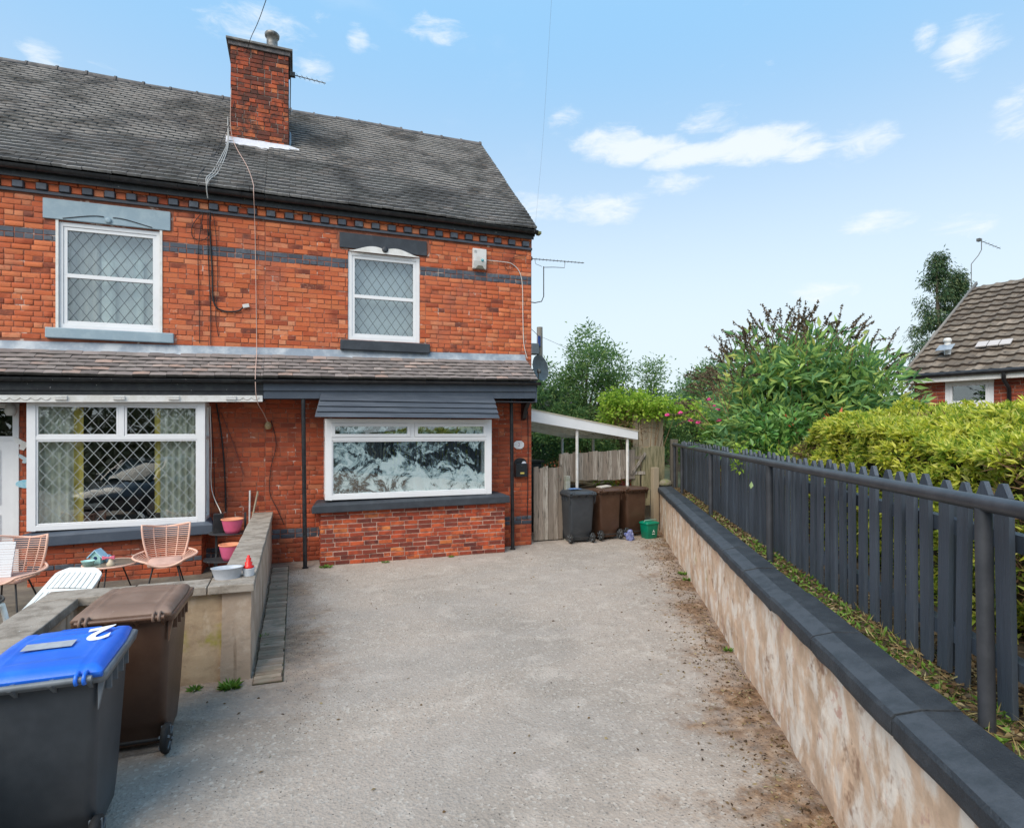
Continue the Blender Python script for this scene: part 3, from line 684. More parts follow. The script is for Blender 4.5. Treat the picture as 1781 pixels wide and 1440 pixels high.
# carved scallops and blocks on the white strip
for x in (-7.42, -6.72, -6.02, -5.25): 
    mb = MB(); z = 2.735 + AZS * (x + 4.2); mb.box(x - .07, x + .07, -.632, -.612, z - .02, z + .045)
    for k in range(3): mb.box(x - .075, x + .075, -.640, -.632, z - .012 + k * .02, z - .002 + k * .02)
    mb.build('fascia_block', white_paint, wf_b)
for xa, xb in ((-8.6, -7.52), (-5.2, -4.83)):
    mb = MB(); k = xa
    while k < xb - .05:
        mb.tube([(k + t * .118, -.615, 2.75 + AZS * (k + 4.2) - .035 * math.sin(math.pi * t)) for t in np.linspace(0, 1, 7)], .005, 5); k += .118
    mb.build('scalloped_trim', mat('trim_shadow_paint', (.45, .43, .40), .6), wf_b)

# support poles and corbel on the right house
for (x, y, zt) in ((-4.17, -.55, 2.78), (-.50, -.30, 2.84)):
    mb = MB(); mb.smooth = True; mb.tube([(x - .03, y, zt), (x, y, 0.0)], .034, 12); mb.tube([(x, y, .0), (x, y, .02)], .05, 12); mb.build('support_pole', black_pl, right)
mb = MB(); mb.prism([(-.012, 2.82), (-.012, 2.42), (-.10, 2.46), (-.16, 2.62), (-.30, 2.74), (-.30, 2.82)], 'x', -.22, -.14); mb.build('corbel_bracket', black_pl, right)

# chimney
ch = MB(); ch.box(CHX0 + .012, CHX1 - .012, CHY0 + .012, CHY1, 7.2, 9.46); chim = ch.build('chimney', mortar_ch, right)
fr_it = lay_bricks(CHX0, CHX1, 7.50, 9.42, [], y=CHY0 + .012, pitch=.0835, seed=5, jitter=1.3, proud=.014)
pieces('brick', 'bricks', BT, fr_it, brick_ch, chim, 200)
sd = lay_bricks(CHY0, CHY1, 7.50, 9.42, [], y=0, pitch=.0835, seed=6, jitter=1.2)
side = [Matrix.Translation((CHX1 - .012, 0, 0)) @ Matrix.Rotation(R(90), 4, 'Z') @ m for m in sd] + [Matrix.Translation((CHX0 + .012, CHY0 + CHY1, 0)) @ Matrix.Rotation(R(-90), 4, 'Z') @ m for m in sd]
joined('side_bricks', BT, side, brick_ch, chim, 'stuff')
mb = MB(); mb.box(CHX0 - .03, CHX1 + .03, CHY0 - .03, CHY1 + .03, 9.42, 9.50); mb.build('brick_corbel', mat('blue_brick_corbel', (.10, .095, .10), .8, (.20, .17, .16), 12, bump=.004), chim, bevel=.006)
mb = MB(); mb.box(CHX0 - .07, CHX1 + .07, CHY0 - .07, CHY1 + .07, 9.50, 9.545); mb.build('cap_slab', stone_dark, chim, bevel=.008)
mb = MB(); mb.lathe([(.10, 0), (.10, .13), (.13, .14), (.135, .19), (.125, .205), (.10, .205)], 20, (-4.74, 1.62, 9.66)); mb.lathe([(.085, .20), (.07, .235), (.02, .25)], 16, (-4.74, 1.62, 9.66)); mb.lathe([(.10, 0), (.10, .13)], 16, (-4.74, 1.62, 9.545)); mb.build('flue_cap', mat('flue_metal', (.30, .29, .27), .5, (.12, .12, .12), 8, metal=.5), chim, norm=False)
mb = MB(); mb.smooth = True
N = 26
for i in range(N):
    xa = CHX0 - .07 + (CHX1 - CHX0 + .26) * i / N; xb = CHX0 - .07 + (CHX1 - CHX0 + .26) * (i + 1) / N; vs = []
    for x in (xa, xb):
        w = .012 * noise.noise(Vector((x * 6, 1, 2))); edge = max(0, x - CHX1) * -.2
        vs += [(x, CHY0 - .03, 7.70 + w + edge), (x, CHY0 - .05, 7.62 + w + edge * .4), (x, CHY0 - .16, 7.505 + w), (x, CHY0 - .165, 7.485 + w)]
    mb.add(vs, [(0, 4, 5, 1), (1, 5, 6, 2), (2, 6, 7, 3)])
mb.build('white_flashing', lead_white, chim)
mb = MB(); mb.smooth = True
for xx, sg in ((CHX1 + .012, 1),):
    for i in range(8):
        y0_, y1_ = CHY0 - .1 + i * .1, CHY0 + i * .1; z0_, z1_ = EZ + (y0_ - EY) * math.tan(PITCH), EZ + (y1_ - EY) * math.tan(PITCH)
        mb.add([(xx, y0_, z0_ + .12), (xx, y1_, z1_ + .12), (xx + .07, y1_, z1_ + .035), (xx + .07, y0_, z0_ + .035)], [(0, 1, 2, 3)])
mb.build('side_flashing', lead_m, chim)

# upper windows ------------------------------------------------
def net_plane(parent, xa, xb, za, zb, y, m, name='net_curtain', amp=.012, fold=.09):
    mb = MB(); mb.smooth = True; n = int((xb - xa) / .02); vs = []
    for i in range(n + 1):
        x = xa + (xb - xa) * i / n; yy = y + amp * math.sin(2 * math.pi * x / fold + math.sin(x * 3))
        vs += [(x, yy, za), (x, yy, zb)]
    mb.add(vs, [(2 * i, 2 * i + 2, 2 * i + 3, 2 * i + 1) for i in range(n)]); return mb.build(name, m, parent, norm=False)
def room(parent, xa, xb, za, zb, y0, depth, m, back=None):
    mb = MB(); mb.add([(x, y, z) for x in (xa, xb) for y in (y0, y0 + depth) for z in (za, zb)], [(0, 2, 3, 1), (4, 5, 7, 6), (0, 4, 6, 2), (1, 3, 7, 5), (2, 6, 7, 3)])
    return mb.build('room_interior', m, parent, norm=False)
net_m = mat('net_cloth_sky_reflection', (.78, .83, .86), .9, (.66, .72, .77), 3, trans=.3)  # net cloth, paled to paint in the sky's reflection on the panes
net_white = mat('white_voile_cloth', (.74, .80, .82), .9, (.62, .70, .74), 3, trans=.3)
def upper_window(h, hole, lm, cream_open, seed):
    xa, xb, za, zb = hole; w = newobj('upper_window', None, h); w.location = (0, 0, 0)
    fm = upvc; y0 = -.005
    mb = MB(); frame_rect(mb, xa + .004, xb - .004, za + .004, zb - .004, .062, y0 + .02, y0 + .10); mb.build('window_frame', fm, w, bevel=.004)
    ia, ib, ic, id_ = xa + .068, xb - .068, za + .068, zb - .068; mid = (ic + id_) / 2 + .0
    mb = MB(); frame_rect(mb, ia, ib, ic, id_, .05, y0 + .032, y0 + .09); mb.box(ia + .05, ib - .05, y0 + .03, y0 + .09, mid - .03, mid + .03); mb.build('sash', fm, w, bevel=.004)
    a, b = ia + .05, ib - .05
    for (c, d) in ((ic + .05, mid - .03), (mid + .03, id_ - .05)):
        lattice(w, a, b, c, d, y0 + .056, .165, .235, .007, lm, off=(rnd.uniform(0, .05), 0)); pane(w, a, b, c, d, y0 + .062)
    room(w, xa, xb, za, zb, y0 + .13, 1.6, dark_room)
    return w, (a, b, ic + .05, id_ - .05)
w, (a, b, c, d) = upper_window(left, UPL, lead_came_d, True, 1)
for xa_, xb_ in ((UPL[0] - .015, UPL[0] + .02), (UPL[1] - .02, UPL[1] + .015)): mb = MB(); mb.box(xa_, xb_, -.02, .0, UPL[2], UPL[3] + .02); mb.build('window_surround', white_paint, w)
net_plane(w, a - .05, b + .05, c - .1, d + .1, .24, net_m, amp=.004, fold=.4)
net_plane(w, a - .04, a + .36, c - .1, d + .02, .205, mat('pale_curtain_cloth', (.58, .58, .58), .9, (.5, .5, .5), 4, trans=.2), 'curtain', .012, .1)
net_plane(w, a + .40, a + .58, c - .08, c + .98, .17, net_white, 'white_drape', .02, .2)
net_plane(w, b - .30, b - .16, c - .08, d - .3, .19, net_white, 'white_drape', .01, .12)
mb = MB(); mb.box(UPL[0] - .17, UPL[1] + .13, -.035, -.0, 5.375, 5.675); lt = mb.build('lintel', blue_grey, w, bevel=.008)
mb = MB(); mb.smooth = True   # carved scroll line on the lintel
for sg, x0_ in ((1, -7.0), (-1, -7.0)):
    mb.tube([(x0_ + sg * (.06 + .52 * t), -.040, 5.44 + .055 * math.sin(math.pi * (.15 + .85 * t) ** .7) * (1 - t * .4) - .045 * t) for t in np.linspace(0, 1, 14)], .007, 5)
mb.build('carved_scroll', anthra, lt)
mb = MB(); mb.lathe([(.045, -.0), (.045, .015), (.02, .02)], 12, (0, 0, 0)); o = mb.build('carved_rosette', blue_grey, lt, (-7.0, -.035, 5.43), (R(90), 0, 0), norm=False)
mb = MB(); mb.box(UPL[0] - .13, UPL[1] + .18, -.075, .03, 3.60, 3.755); mb.build('sill', blue_grey, w, bevel=.012)

w, (a, b, c, d) = upper_window(right, UPR, lead_came_d, False, 2)
net_plane(w, a - .05, b + .05, c - .1, d + .1, .20, mat('blind_cloth_sky_reflection', (.68, .75, .82), .9, (.56, .64, .72), 2, trans=.3), 'blind', .004, .5)  # pale blue tone also paints the sky reflected in this window
mb = MB(); mb.box(UPR[0] - .14, UPR[1] + .12, -.035, .0, 5.40, 5.665); lt = mb.build('lintel', anthra, w, bevel=.008)
mb = MB(); cx = (UPR[0] + UPR[1]) / 2
top = [(cx + t * .60, 5.365 + .10 * max(0, math.cos(abs(abs(t) - .32) * 2.4)) ** 1.5 * (1 if abs(t) < .95 else .0)) for t in np.linspace(-1, 1, 33)]
mb.prism([(cx - .62, 5.352)] + top + [(cx + .62, 5.352)], 'y', -.052, -.034); mb.build('scalloped_head_board', white_paint, w, norm=True)
mb = MB(); mb.lathe([(.055, 0), (.055, .012), (.02, .02)], 14, (0, 0, 0)); mb.build('carved_rosette', anthra, w, (cx, -.053, 5.43), (R(90), 0, 0), norm=False)
mb = MB(); mb.box(UPR[0] - .13, UPR[1] + .17, -.085, .03, 3.625, 3.795); mb.build('sill', anthra, w, bevel=.012)

# ground floor bays ---------------------------------------------
def bay_wall(h, x0, x1, z1, seed, m, mm, band=None):
    mb = MB(); mb.box(x0 + .012, x1 - .012, -.488, 0, -.05, z1); w = mb.build('bay_base_wall', mm, h)
    it = lay_bricks(x0, x1, .0, z1, [], y=-.488, pitch=.0775, L=.235, head_every=0, seed=seed, proud=.010, jitter=1.2, half=.06, gap=.014)
    if band:
        bb = [q for q in it if band[0] < q.translation.z < band[1]]; it = [q for q in it if not band[0] < q.translation.z < band[1]]
        pieces('brick', 'bricks', BT, bb, brick_band, w, 60)
    pieces('brick', 'bricks', BT, it, m, w, 220)
    sd = lay_bricks(0, .488, 0, z1, [], y=0, pitch=.0775, L=.235, head_every=2, seed=seed + 1)
    joined('side_bricks', BT, [Matrix.Translation((x1 - .012, -.488, 0)) @ Matrix.Rotation(R(90), 4, 'Z') @ q for q in sd] + [Matrix.Translation((x0 + .012, 0, 0)) @ Matrix.Rotation(R(-90), 4, 'Z') @ q for q in sd], m, w, 'stuff')
    return w
bwr = bay_wall(right, BAYR[0], BAYR[1], .90, 51, brick_low, mortar_pale)
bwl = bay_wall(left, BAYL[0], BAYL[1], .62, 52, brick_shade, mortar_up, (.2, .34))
def bay_sill(h, x0, x1, z0, z1, m, tilt=0.0):
    mb = MB(); vs = []
    for x in (x0, x1):
        s = 1 if x == x1 else -1; dz = tilt * s
        vs += [(x, -.60, z0 + dz), (x, -.60, z1 - .035 + dz), (x - s * .10, -.49, z1 + dz), (x - s * .10, 0, z1 + dz), (x, 0, z0 + dz), ]
    mb.add(vs, [(0, 1, 2, 3, 4), (9, 8, 7, 6, 5), (0, 5, 6, 1), (1, 6, 7, 2), (2, 7, 8, 3), (0, 4, 9, 5), (3, 8, 9, 4)]); return mb.build('bay_sill', m, h, bevel=.012)
bay_sill(right, -4.07, -.66, .895, 1.055, anthra, .018); bay_sill(left, -7.98, -5.50, .615, .80, slate_paint, .03)
def bay_window(h, x0, x1, z0, z1, transom, lattice_m, kind):
    w = newobj('bay_window', None, h); y = -.50; fw = .075
    mb = MB(); frame_rect(mb, x0, x1, z0, z1, fw + .025, y, y + .07, wb=fw, wt=fw); mb.build('window_frame', upvc, w, bevel=.005)
    a, b, c, d = x0 + fw + .025, x1 - fw - .025, z0 + fw, z1 - fw
    mid = (a + b) / 2 - (.0 if kind == 'r' else -.02)
    mb = MB(); mb.box(a, b, y + .004, y + .066, transom - .028, transom + .028); mb.box(mid - .035, mid + .035, y + .004, y + .066, transom + .028, d); mb.build('mullion', upvc, w, bevel=.004)
    cells = [(a, b, c, transom - .028), (a, mid - .035, transom + .028, d), (mid + .035, b, transom + .028, d)]
    for i, (p, q, r_, s_) in enumerate(cells):
        e = .022 if i == 0 else (.05 if kind == 'r' else .025)
        mb = MB(); frame_rect(mb, p + .002, q - .002, r_ + .002, s_ - .002, e, y - .010 if i and kind == 'r' else y + .012, y + .06); mb.build('sash', upvc, w, bevel=.004)
        p, q, r_, s_ = p + e, q - e, r_ + e, s_ - e
        if lattice_m: lattice(w, p, q, r_, s_, y + .026, .165, .205, .0065, lattice_m)
        pane(w, p, q, r_, s_, y + .032)
        if kind == 'r':
            mb = MB(); mb.add([(p, y + .042, r_), (q, y + .042, r_), (q, y + .042, s_), (p, y + .042, s_)], [(0, 1, 2, 3)]); mb.build('smeared_whitewash', whitewash, w, norm=False)
    # side returns
    for xs, sg in ((x0, 1), (x1, -1)):
        mb = MB()
        y0, y1 = y + .075, -.0
        X = lambda t: xs + sg * t
        xa, xb = sorted((X(0), X(.06)))
        mb.box(xa, xb, y0, y0 + .05, z0, z1); mb.box(xa, xb, y1 - .06, y1, z0, z1); mb.box(xa, xb, y0 + .05, y1 - .06, z0, z0 + fw); mb.box(xa, xb, y0 + .05, y1 - .06, z1 - fw, z1)
        mb.box(xa, xb, y0 + .05, y1 - .06, transom - .028, transom + .028); mb.build('side_return_frame', upvc, w, bevel=.004)
        mb = MB(); xm = (xa + xb) / 2; mb.add([(xm, y0 + .05, z0 + fw), (xm, y1 - .06, z0 + fw), (xm, y1 - .06, z1 - fw), (xm, y0 + .05, z1 - fw)], [(0, 1, 2, 3)]); mb.build('pane', glass, w, norm=False)
    return w, (a, b, c, d)
w, _ = bay_window(right, -3.86, -.98, 1.075, 2.42, 2.085, None, 'r')
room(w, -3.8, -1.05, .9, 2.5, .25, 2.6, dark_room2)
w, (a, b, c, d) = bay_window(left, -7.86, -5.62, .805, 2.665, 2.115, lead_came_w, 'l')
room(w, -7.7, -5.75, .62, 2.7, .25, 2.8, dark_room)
cream = mat('cream_curtain_cloth', (.78, .78, .70), .9, (.50, .50, .40), 5, trans=.25, streak=((9, 1, .6), (.35, .37, .30), .52, .66))
yel = mat('yellow_curtain_edge', (.78, .62, .16), .8, (.66, .50, .12), 6, trans=.25)
net_plane(w, a - .02, a + .42, c + .0, d, -.36, cream, 'curtain', .025, .09); net_plane(w, a + .42, a + .54, c, d, -.365, yel, 'curtain_edge', .02, .12)
net_plane(w, b - .52, b + .0, c + .02, d, -.36, cream, 'curtain', .025, .09); net_plane(w, b - .60, b - .52, c + .1, d, -.365, yel, 'curtain_edge', .012, .08)
# lapped boards over the right bay
for i in range(4):
    t0, t1 = i / 4, (i + 1) / 4
    za, zb = 2.80 - .36 * t1, 2.80 - .36 * t0; e = .05 * t1
    mb = MB(); ya, yb = -.60 - .14 * t1, -.60 - .14 * t0 + .01
    vs = []
    for x, s in ((-3.93 - .10 * t1, -1), (-.97 + .05 * t1, 1)):
        vs += [(x, ya - .045, za), (x, ya - .01, za), (x - s * .03, yb + .012, zb + .03), (x - s * .03, yb - .008, zb + .03)]
    mb.add(vs, [(0, 1, 2, 3), (7, 6, 5, 4), (0, 4, 5, 1), (1, 5, 6, 2), (2, 6, 7, 3), (3, 7, 4, 0)]); mb.build('canopy_board', mat('slate_blue_stained_board', (.055, .068, .09), .55, (.085, .10, .125), 4, bump=.002, stretch=(.4, 4, 4), fine=[((.2, .22, .25), 9, .68, .8)]), right, bevel=.004)
mb = MB(); mb.box(-3.90, -.98, -.62, -.43, 2.45, 2.80); mb.build('canopy_backing', anthra, right)
mb = MB(); mb.box(PX, -.16, -.57, -.02, 2.742, 2.755); mb.build('soffit', anthra, right)
mb = MB(); mb.box(XL, PX, -.58, -.02, 2.70, 2.712); mb.build('soffit', anthra, left)

# front door of the left house
dr = newobj('front_door', None, left)
mb = MB(); frame_rect(mb, DOOR[0] + .0, DOOR[1], 0.02, DOOR[3], .07, -.02, .06, wb=.05); mb.build('door_frame', upvc, dr, bevel=.005)
mb = MB(); mb.box(DOOR[0] + .07, DOOR[1] - .07, .0, .045, .07, 2.08); mb.box(DOOR[0] + .07, DOOR[1] - .07, -.01, .05, 2.08, 2.14); mb.build('door_leaf', upvc, dr)
for (c_, d_) in ((.25, 1.0), (1.15, 1.95)): 
    mb = MB(); frame_rect(mb, DOOR[0] + .22, DOOR[1] - .22, c_, d_, .03, -.012, .0); mb.build('door_moulding', upvc, dr, bevel=.004)
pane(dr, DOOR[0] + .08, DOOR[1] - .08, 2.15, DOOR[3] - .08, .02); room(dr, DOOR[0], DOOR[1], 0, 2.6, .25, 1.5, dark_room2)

# ------------------------------------------------------------------ low garden wall of the left house
render_m = mat('old_beige_render', (.54, .40, .26), .9, (.36, .25, .16), 2.4, bump=.008, bscale=14, streak=((5, 5, 1.6), (.62, .50, .37), .54, .66),
               fine=[((.18, .14, .10), 6.5, .63, .74), ((.34, .30, .06), 1.9, .55, .70), ((.55, .50, .44), 9, .68, .74)])
render_side = mat('bare_streaked_render', (.44, .33, .245), .9, (.58, .47, .37), 3, bump=.008, bscale=14, streak=((7, 7, .8), (.27, .19, .13), .55, .68))
gw = thing('garden_wall', 'low beige rendered garden wall with grey stone coping left of the drive', 'wall')
def lumpy_box(x0, x1, y0, y1, z0, z1, name, m, parent, amp=.012, step=.06, Mx=None):
    import bmesh
    bm = bmesh.new(); bmesh.ops.create_cube(bm, size=1)
    for ax, L in ((0, x1 - x0), (1, y1 - y0), (2, z1 - z0)):
        n = max(1, int(L / step)); 
        if n > 1:
            es = [e for e in bm.edges if abs((e.verts[0].co - e.verts[1].co)[ax]) > .5 and abs((e.verts[0].co - e.verts[1].co).length - abs((e.verts[0].co - e.verts[1].co)[ax])) < 1e-4]
            bmesh.ops.subdivide_edges(bm, edges=es, cuts=n - 1, use_grid_fill=True)
    for v in bm.verts:
        p = Vector((x0 + (v.co.x + .5) * (x1 - x0), y0 + (v.co.y + .5) * (y1 - y0), z0 + (v.co.z + .5) * (z1 - z0)))
        if Mx is not None: p = Mx @ p
        d = Vector((noise.noise(p * 2.3), noise.noise(p * 2.3 + Vector((9, 0, 0))), noise.noise(p * 2.3 + Vector((0, 9, 0))))) * amp + \
            Vector((noise.noise(p * 9), noise.noise(p * 9 + Vector((5, 0, 0))), 0)) * amp * .35
        v.co = p + d
    for f in bm.faces: f.smooth = False
    me = bpy.data.meshes.new(name); bm.to_mesh(me); bm.free(); me.materials.append(m); return newobj(name, me, parent)
lumpy_box(-4.93, -4.69, -4.84, -.02, -.05, .80, 'side_wall', render_side, gw); lumpy_box(-6.05, -4.93, -4.80, -4.58, -.05, .80, 'front_wall', render_m, gw)
lumpy_box(-6.22, -6.0, -8.6, -4.80, -.05, .80, 'return_wall', render_side, gw)
def slab(x0, x1, y0, y1, z0, z1, name, m, parent, seed=0, amp=.006):
    o = lumpy_box(x0, x1, y0, y1, z0, z1, name, m, parent, amp, .09); md = o.modifiers.new('bevel', 'BEVEL'); md.width = .008; md.segments = 2; md.limit_method = 'ANGLE'; md.angle_limit = R(60); return o
y = -4.55
for L in (.9, .95, .85, .9, .9):
    y2 = min(y + L, -.02); slab(-4.965, -4.665, y + .004, y2 - .004, .795 + rnd.uniform(0, .004), .87 + rnd.uniform(-.004, .004), 'coping_slab', concrete_cap, gw); y = y2
slab(-5.03, -4.66, -4.90, -4.555, .80, .872, 'coping_slab', concrete_cap, gw)
slab(-5.62, -5.04, -4.88, -4.56, .795, .868, 'coping_slab', concrete_cap, gw); slab(-6.26, -5.63, -4.87, -4.57, .79, .865, 'coping_slab', concrete_cap, gw)
y = -4.88
for L in (1.0, .9, 1.0, .9): slab(-6.27, -5.965, y - L + .005, y - .005, .79, .863 + rnd.uniform(-.004, .004), 'coping_slab', concrete_cap, gw); y -= L

# ------------------------------------------------------------------ retaining wall, coping, fence, handrail
peel_m = mat('peeling_pink_render', (.72, .52, .37), .88, (.55, .39, .27), 3.4, bump=.010, bscale=11, spec=.3,
             streak=((5.5, 5.5, 3.4), (.84, .75, .65), .44, .62), fine=[((.34, .21, .14), 3.6, .58, .72), ((.44, .40, .18), 1.5, .62, .78), ((.60, .38, .30), 6, .60, .7), ((.12, .08, .06), 11, .70, .78)])
rw = thing('retaining_wall', 'long peeling pinkish retaining wall with black painted coping right of the drive', 'wall')
MW = Matrix.Translation(WB) @ Matrix.Rotation(WROT, 4, 'Z')   # local x = along, local y = -outwards
lumpy_box(-1.25, 13.4, .0, .20, -.05, .875, 'wall_body', peel_m, rw, .016, .055, MW)
cuts = [-1.25, -.35, .55, 1.4, 2.25, 3.14, 4.28, 5.15, 6.01, 6.91, 7.75, 8.63, 9.63, 10.6, 11.6, 12.6, 13.4]
def to_obj(o): o.matrix_local = MW; return o
for i in range(len(cuts) - 1):
    a, b = cuts[i] + .006, cuts[i + 1] - .006; mb = MB(); n = max(4, int((b - a) / .07)); dz = rnd.uniform(-.008, .008)
    prof = [(.045, .862), (.052, .885), (.050, .945), (.035, .962), (-.075, .990), (-.235, .998), (-.245, .985), (-.245, .875)]
    k = len(prof); vs = []
    for j in range(n + 1):
        x = a + (b - a) * j / n
        for (py, pz) in prof: vs.append((x, -py + .004 * noise.noise(Vector((x * 4, pz * 20, 1))), pz + dz + (.003 + (.012 if pz < .87 else 0)) * noise.noise(Vector((x * 5, py * 9, 5)))))
    for j in range(n):
        for q in range(k): 
            mi = 1 if q == 3 else 0
            mb.add([vs[j * k + q], vs[(j + 1) * k + q], vs[(j + 1) * k + (q + 1) % k], vs[j * k + (q + 1) % k]], [(0, 1, 2, 3)], mi)
    mb.add(vs[:k], [tuple(range(k))], 0); mb.add(vs[-k:], [tuple(range(k))[::-1]], 0)
    to_obj(mb.build('coping_stone', [coping_m, coping_band], rw, bevel=.0025 if a > 5 else 0))
mb = MB(); mb.smooth = True; mb.lathe([(.02, 0), (.13, .01), (.15, .06), (.11, .12), (.05, .15), (.01, .155)], 14, (0, 0, 0), sx=1.1, cap1=True)
o = mb.build('mossy_stone', mat('mossy_stone', (.22, .19, .14), .95, (.16, .18, .07), 9, bump=.02, bscale=14), None, tuple(wf(-.95, .12, .985))); tag(o, 'rounded mossy stone on the far end of the black wall coping', 'stone')

pf = thing('picket_fence', 'dark painted picket fence of pointed boards standing above the retaining wall', 'fence')
pk = MB(); hw, th = .5, .5
prof = [(-.5, 0), (.5, 0), (.5, .945), (.12, 1.0), (-.12, 1.0), (-.5, .945)]
n = len(prof)
pk.add([(x, -.5, z) for x, z in prof] + [(x, .5, z) for x, z in prof], [tuple(range(n)), tuple(range(n, 2 * n))[::-1]] + [(i, i + n, (i + 1) % n + n, (i + 1) % n) for i in range(n)])
pk = tmpl(pk); it = []; a = -1.05; r = random.Random(3)
while a < 12.8:
    p = wf(a, .50 + r.uniform(-.006, .006), .86 + r.uniform(-.012, .01))
    it.append(Matrix.Translation(p) @ Matrix.Rotation(WROT + r.uniform(-.03, .03), 4, 'Z') @ Matrix.Rotation(r.uniform(-.018, .018), 4, 'Y') @ Matrix.Rotation(r.uniform(-.012, .012), 4, 'X') @ Matrix.Diagonal((.094 + r.uniform(-.007, .005), .024, 1.12 + r.uniform(-.018, .014), 1)))
    a += .1655 + r.uniform(-.008, .008)
pieces('picket', 'pickets', pk, it, anthra_wood, pf, 300)
for z in (1.15, 1.72):
    mb = MB(); mb.box(-1.2, 13, .513, .575, z - .04, z + .04); to_obj(mb.build('rail', anthra_wood, pf))
for a in (-1.0, 1.4, 3.9, 6.4, 8.9, 11.4):
    mb = MB(); mb.box(a - .045, a + .045, .576, .66, .85, 1.85); to_obj(mb.build('post', anthra_wood, pf, bevel=.004))
hr = thing('handrail', 'dark tubular steel handrail on round posts running in front of the picket fence', 'handrail')
mb = MB(); mb.smooth = True; mb.tube([wf(-1.35, .32, 1.905), wf(4, .32, 1.908), wf(13.2, .32, 1.915)], .036, 16); mb.build('rail', anthra_metal, hr)
for a in (-.9, .25, 3.35, 6.42, 9.66, 12.6):
    mb = MB(); mb.smooth = True; mb.tube([wf(a, .32, .85), wf(a - .03, .32, 1.89)], .032, 16); mb.build('post', anthra_metal, hr)
mb = MB(); mb.box(-1.30, -1.14, .26, .42, -.05, 2.02); o = to_obj(mb.build('fence_post', mat('brown_grey_post', (.12, .105, .085), .9, (.08, .075, .06), 5, stretch=(9, 9, 1), bump=.003), None, bevel=.006))
tag(o, 'tall square brown-grey timber post at the far end of the handrail', 'post')
# litter between coping and pickets
leafq = lambda: None
def cloud(name, pts, dirs, L, Wd, m, parent=None, kind=None, fold=.25, seed=0, curl=.0):
    """many leaves as one mesh: each leaf is a folded 4-point blade starting at pts, pointing along dirs"""
    rs = np.random.RandomState(seed); pts = np.asarray(pts, np.float32); d = np.asarray(dirs, np.float32); n = len(pts)
    d /= np.linalg.norm(d, axis=1, keepdims=True) + 1e-9
    L = np.broadcast_to(np.asarray(L, np.float32), (n,))[:, None] * rs.uniform(.65, 1.25, (n, 1)); Wd = np.broadcast_to(np.asarray(Wd, np.float32), (n,))[:, None] * rs.uniform(.75, 1.2, (n, 1))
    rv = rs.normal(size=(n, 3)); s = np.cross(d, rv); s /= np.linalg.norm(s, axis=1, keepdims=True) + 1e-9; u = np.cross(s, d)
    u *= np.sign(u[:, 2:3] + 1e-6)
    p0 = pts; p2 = pts + d * L - u * L * curl; mid = pts + d * L * .42
    p1 = mid + s * Wd / 2 + u * Wd * fold; p3 = mid - s * Wd / 2 + u * Wd * fold
    V = np.stack([p0, p1, p2, p3], 1).reshape(-1, 3).astype(np.float32)
    idx = np.arange(n)[:, None] * 4; T = np.concatenate([idx + np.array([[0, 1, 2]]), idx + np.array([[0, 2, 3]])], 1).reshape(-1).astype(np.int32)
    me = bpy.data.meshes.new(name); me.vertices.add(len(V)); me.vertices.foreach_set('co', V.reshape(-1)); me.loops.add(len(T)); me.loops.foreach_set('vertex_index', T)
    me.polygons.add(2 * n); me.polygons.foreach_set('loop_start', np.arange(0, 6 * n, 3, dtype=np.int32)); me.polygons.foreach_set('loop_total', np.full(2 * n, 3, np.int32))
    me.materials.append(m); me.update(calc_edges=True); o = newobj(name, me, parent)
    if kind: o['kind'] = kind
    return o
rs = np.random.RandomState(5)
def line_pts(n, a0, a1, o0, o1, z0, z1):
    a = rs.uniform(a0, a1, n); o = rs.uniform(o0, o1, n); z = rs.uniform(z0, z1, n)
    return np.stack([WB.x + WU.x * a + WN.x * o, WB.y + WU.y * a + WN.y * o, z], 1)
p = line_pts(9000, -1, 12.5, .25, .75, .93, .955); d = rs.normal(size=(9000, 3)) * [1, 1, .15]
tag(cloud('leaf_litter', p, d, .045, .02, litter_m, seed=1), 'brown dead leaves and twigs lying between the coping and the picket fence', kind='stuff')
p = line_pts(1500, 7.8, 12.5, .27, .62, .93, .94); p2 = line_pts(350, 0, 7.6, .27, .5, .93, .94); p = np.concatenate([p, p2]); d = rs.normal(size=(len(p), 3)) * [1, 1, .3] + [0, 0, .35]
tag(cloud('dry_grass', p, d, .09, .006, straw_m, seed=2), 'straw coloured dry grass at the foot of the pickets', kind='stuff')

# dirt crumbs, grit and dead leaves on the drive
def grit(name, n, fn, size, m, label, seed):
    q = np.random.RandomState(seed); ms = []
    t = MB(); t.add([(-.5, -.5, 0), (.5, -.5, 0), (.5, .5, 0), (-.5, .5, 0), (.1, 0, .8)], [(0, 1, 4), (1, 2, 4), (2, 3, 4), (3, 0, 4)]); t = tmpl(t)
    for i in range(n):
        x, y = fn(q); s = size * q.uniform(.5, 1.6); ms.append(TRS(x, y, gz(x, y) - .001, s, s * q.uniform(.5, 1), s * q.uniform(.3, .8), rz=q.uniform(0, 6.3)))
    o = joined(name, t, ms, m); tag(o, label, kind='stuff'); return o
def near_wall(q):
    a = q.uniform(-.8, 10.5); o = -abs(q.normal(0, .28)) - .03; p = wf(a, o); return p.x, p.y
def near_edge(q): return -4.40 + abs(q.normal(0, .3)), q.uniform(-6, -.5)
def anywhere(q): return q.uniform(-5.2, 2.4), q.uniform(-9.5, -.2)
crumb = mat('soil_crumbs', rough=.95, rpi=[(0, (.03, .02, .014)), (.5, (.09, .06, .035)), (1, (.22, .15, .09))])
stone_g = mat('loose_grit', rough=.9, rpi=[(0, (.03, .028, .025)), (.5, (.10, .085, .07)), (.8, (.30, .26, .22)), (1, (.55, .50, .45))])
grit('soil_crumbs', 6000, near_wall, .008, crumb, 'crumbs of soil and moss along the foot of the retaining wall', 1)
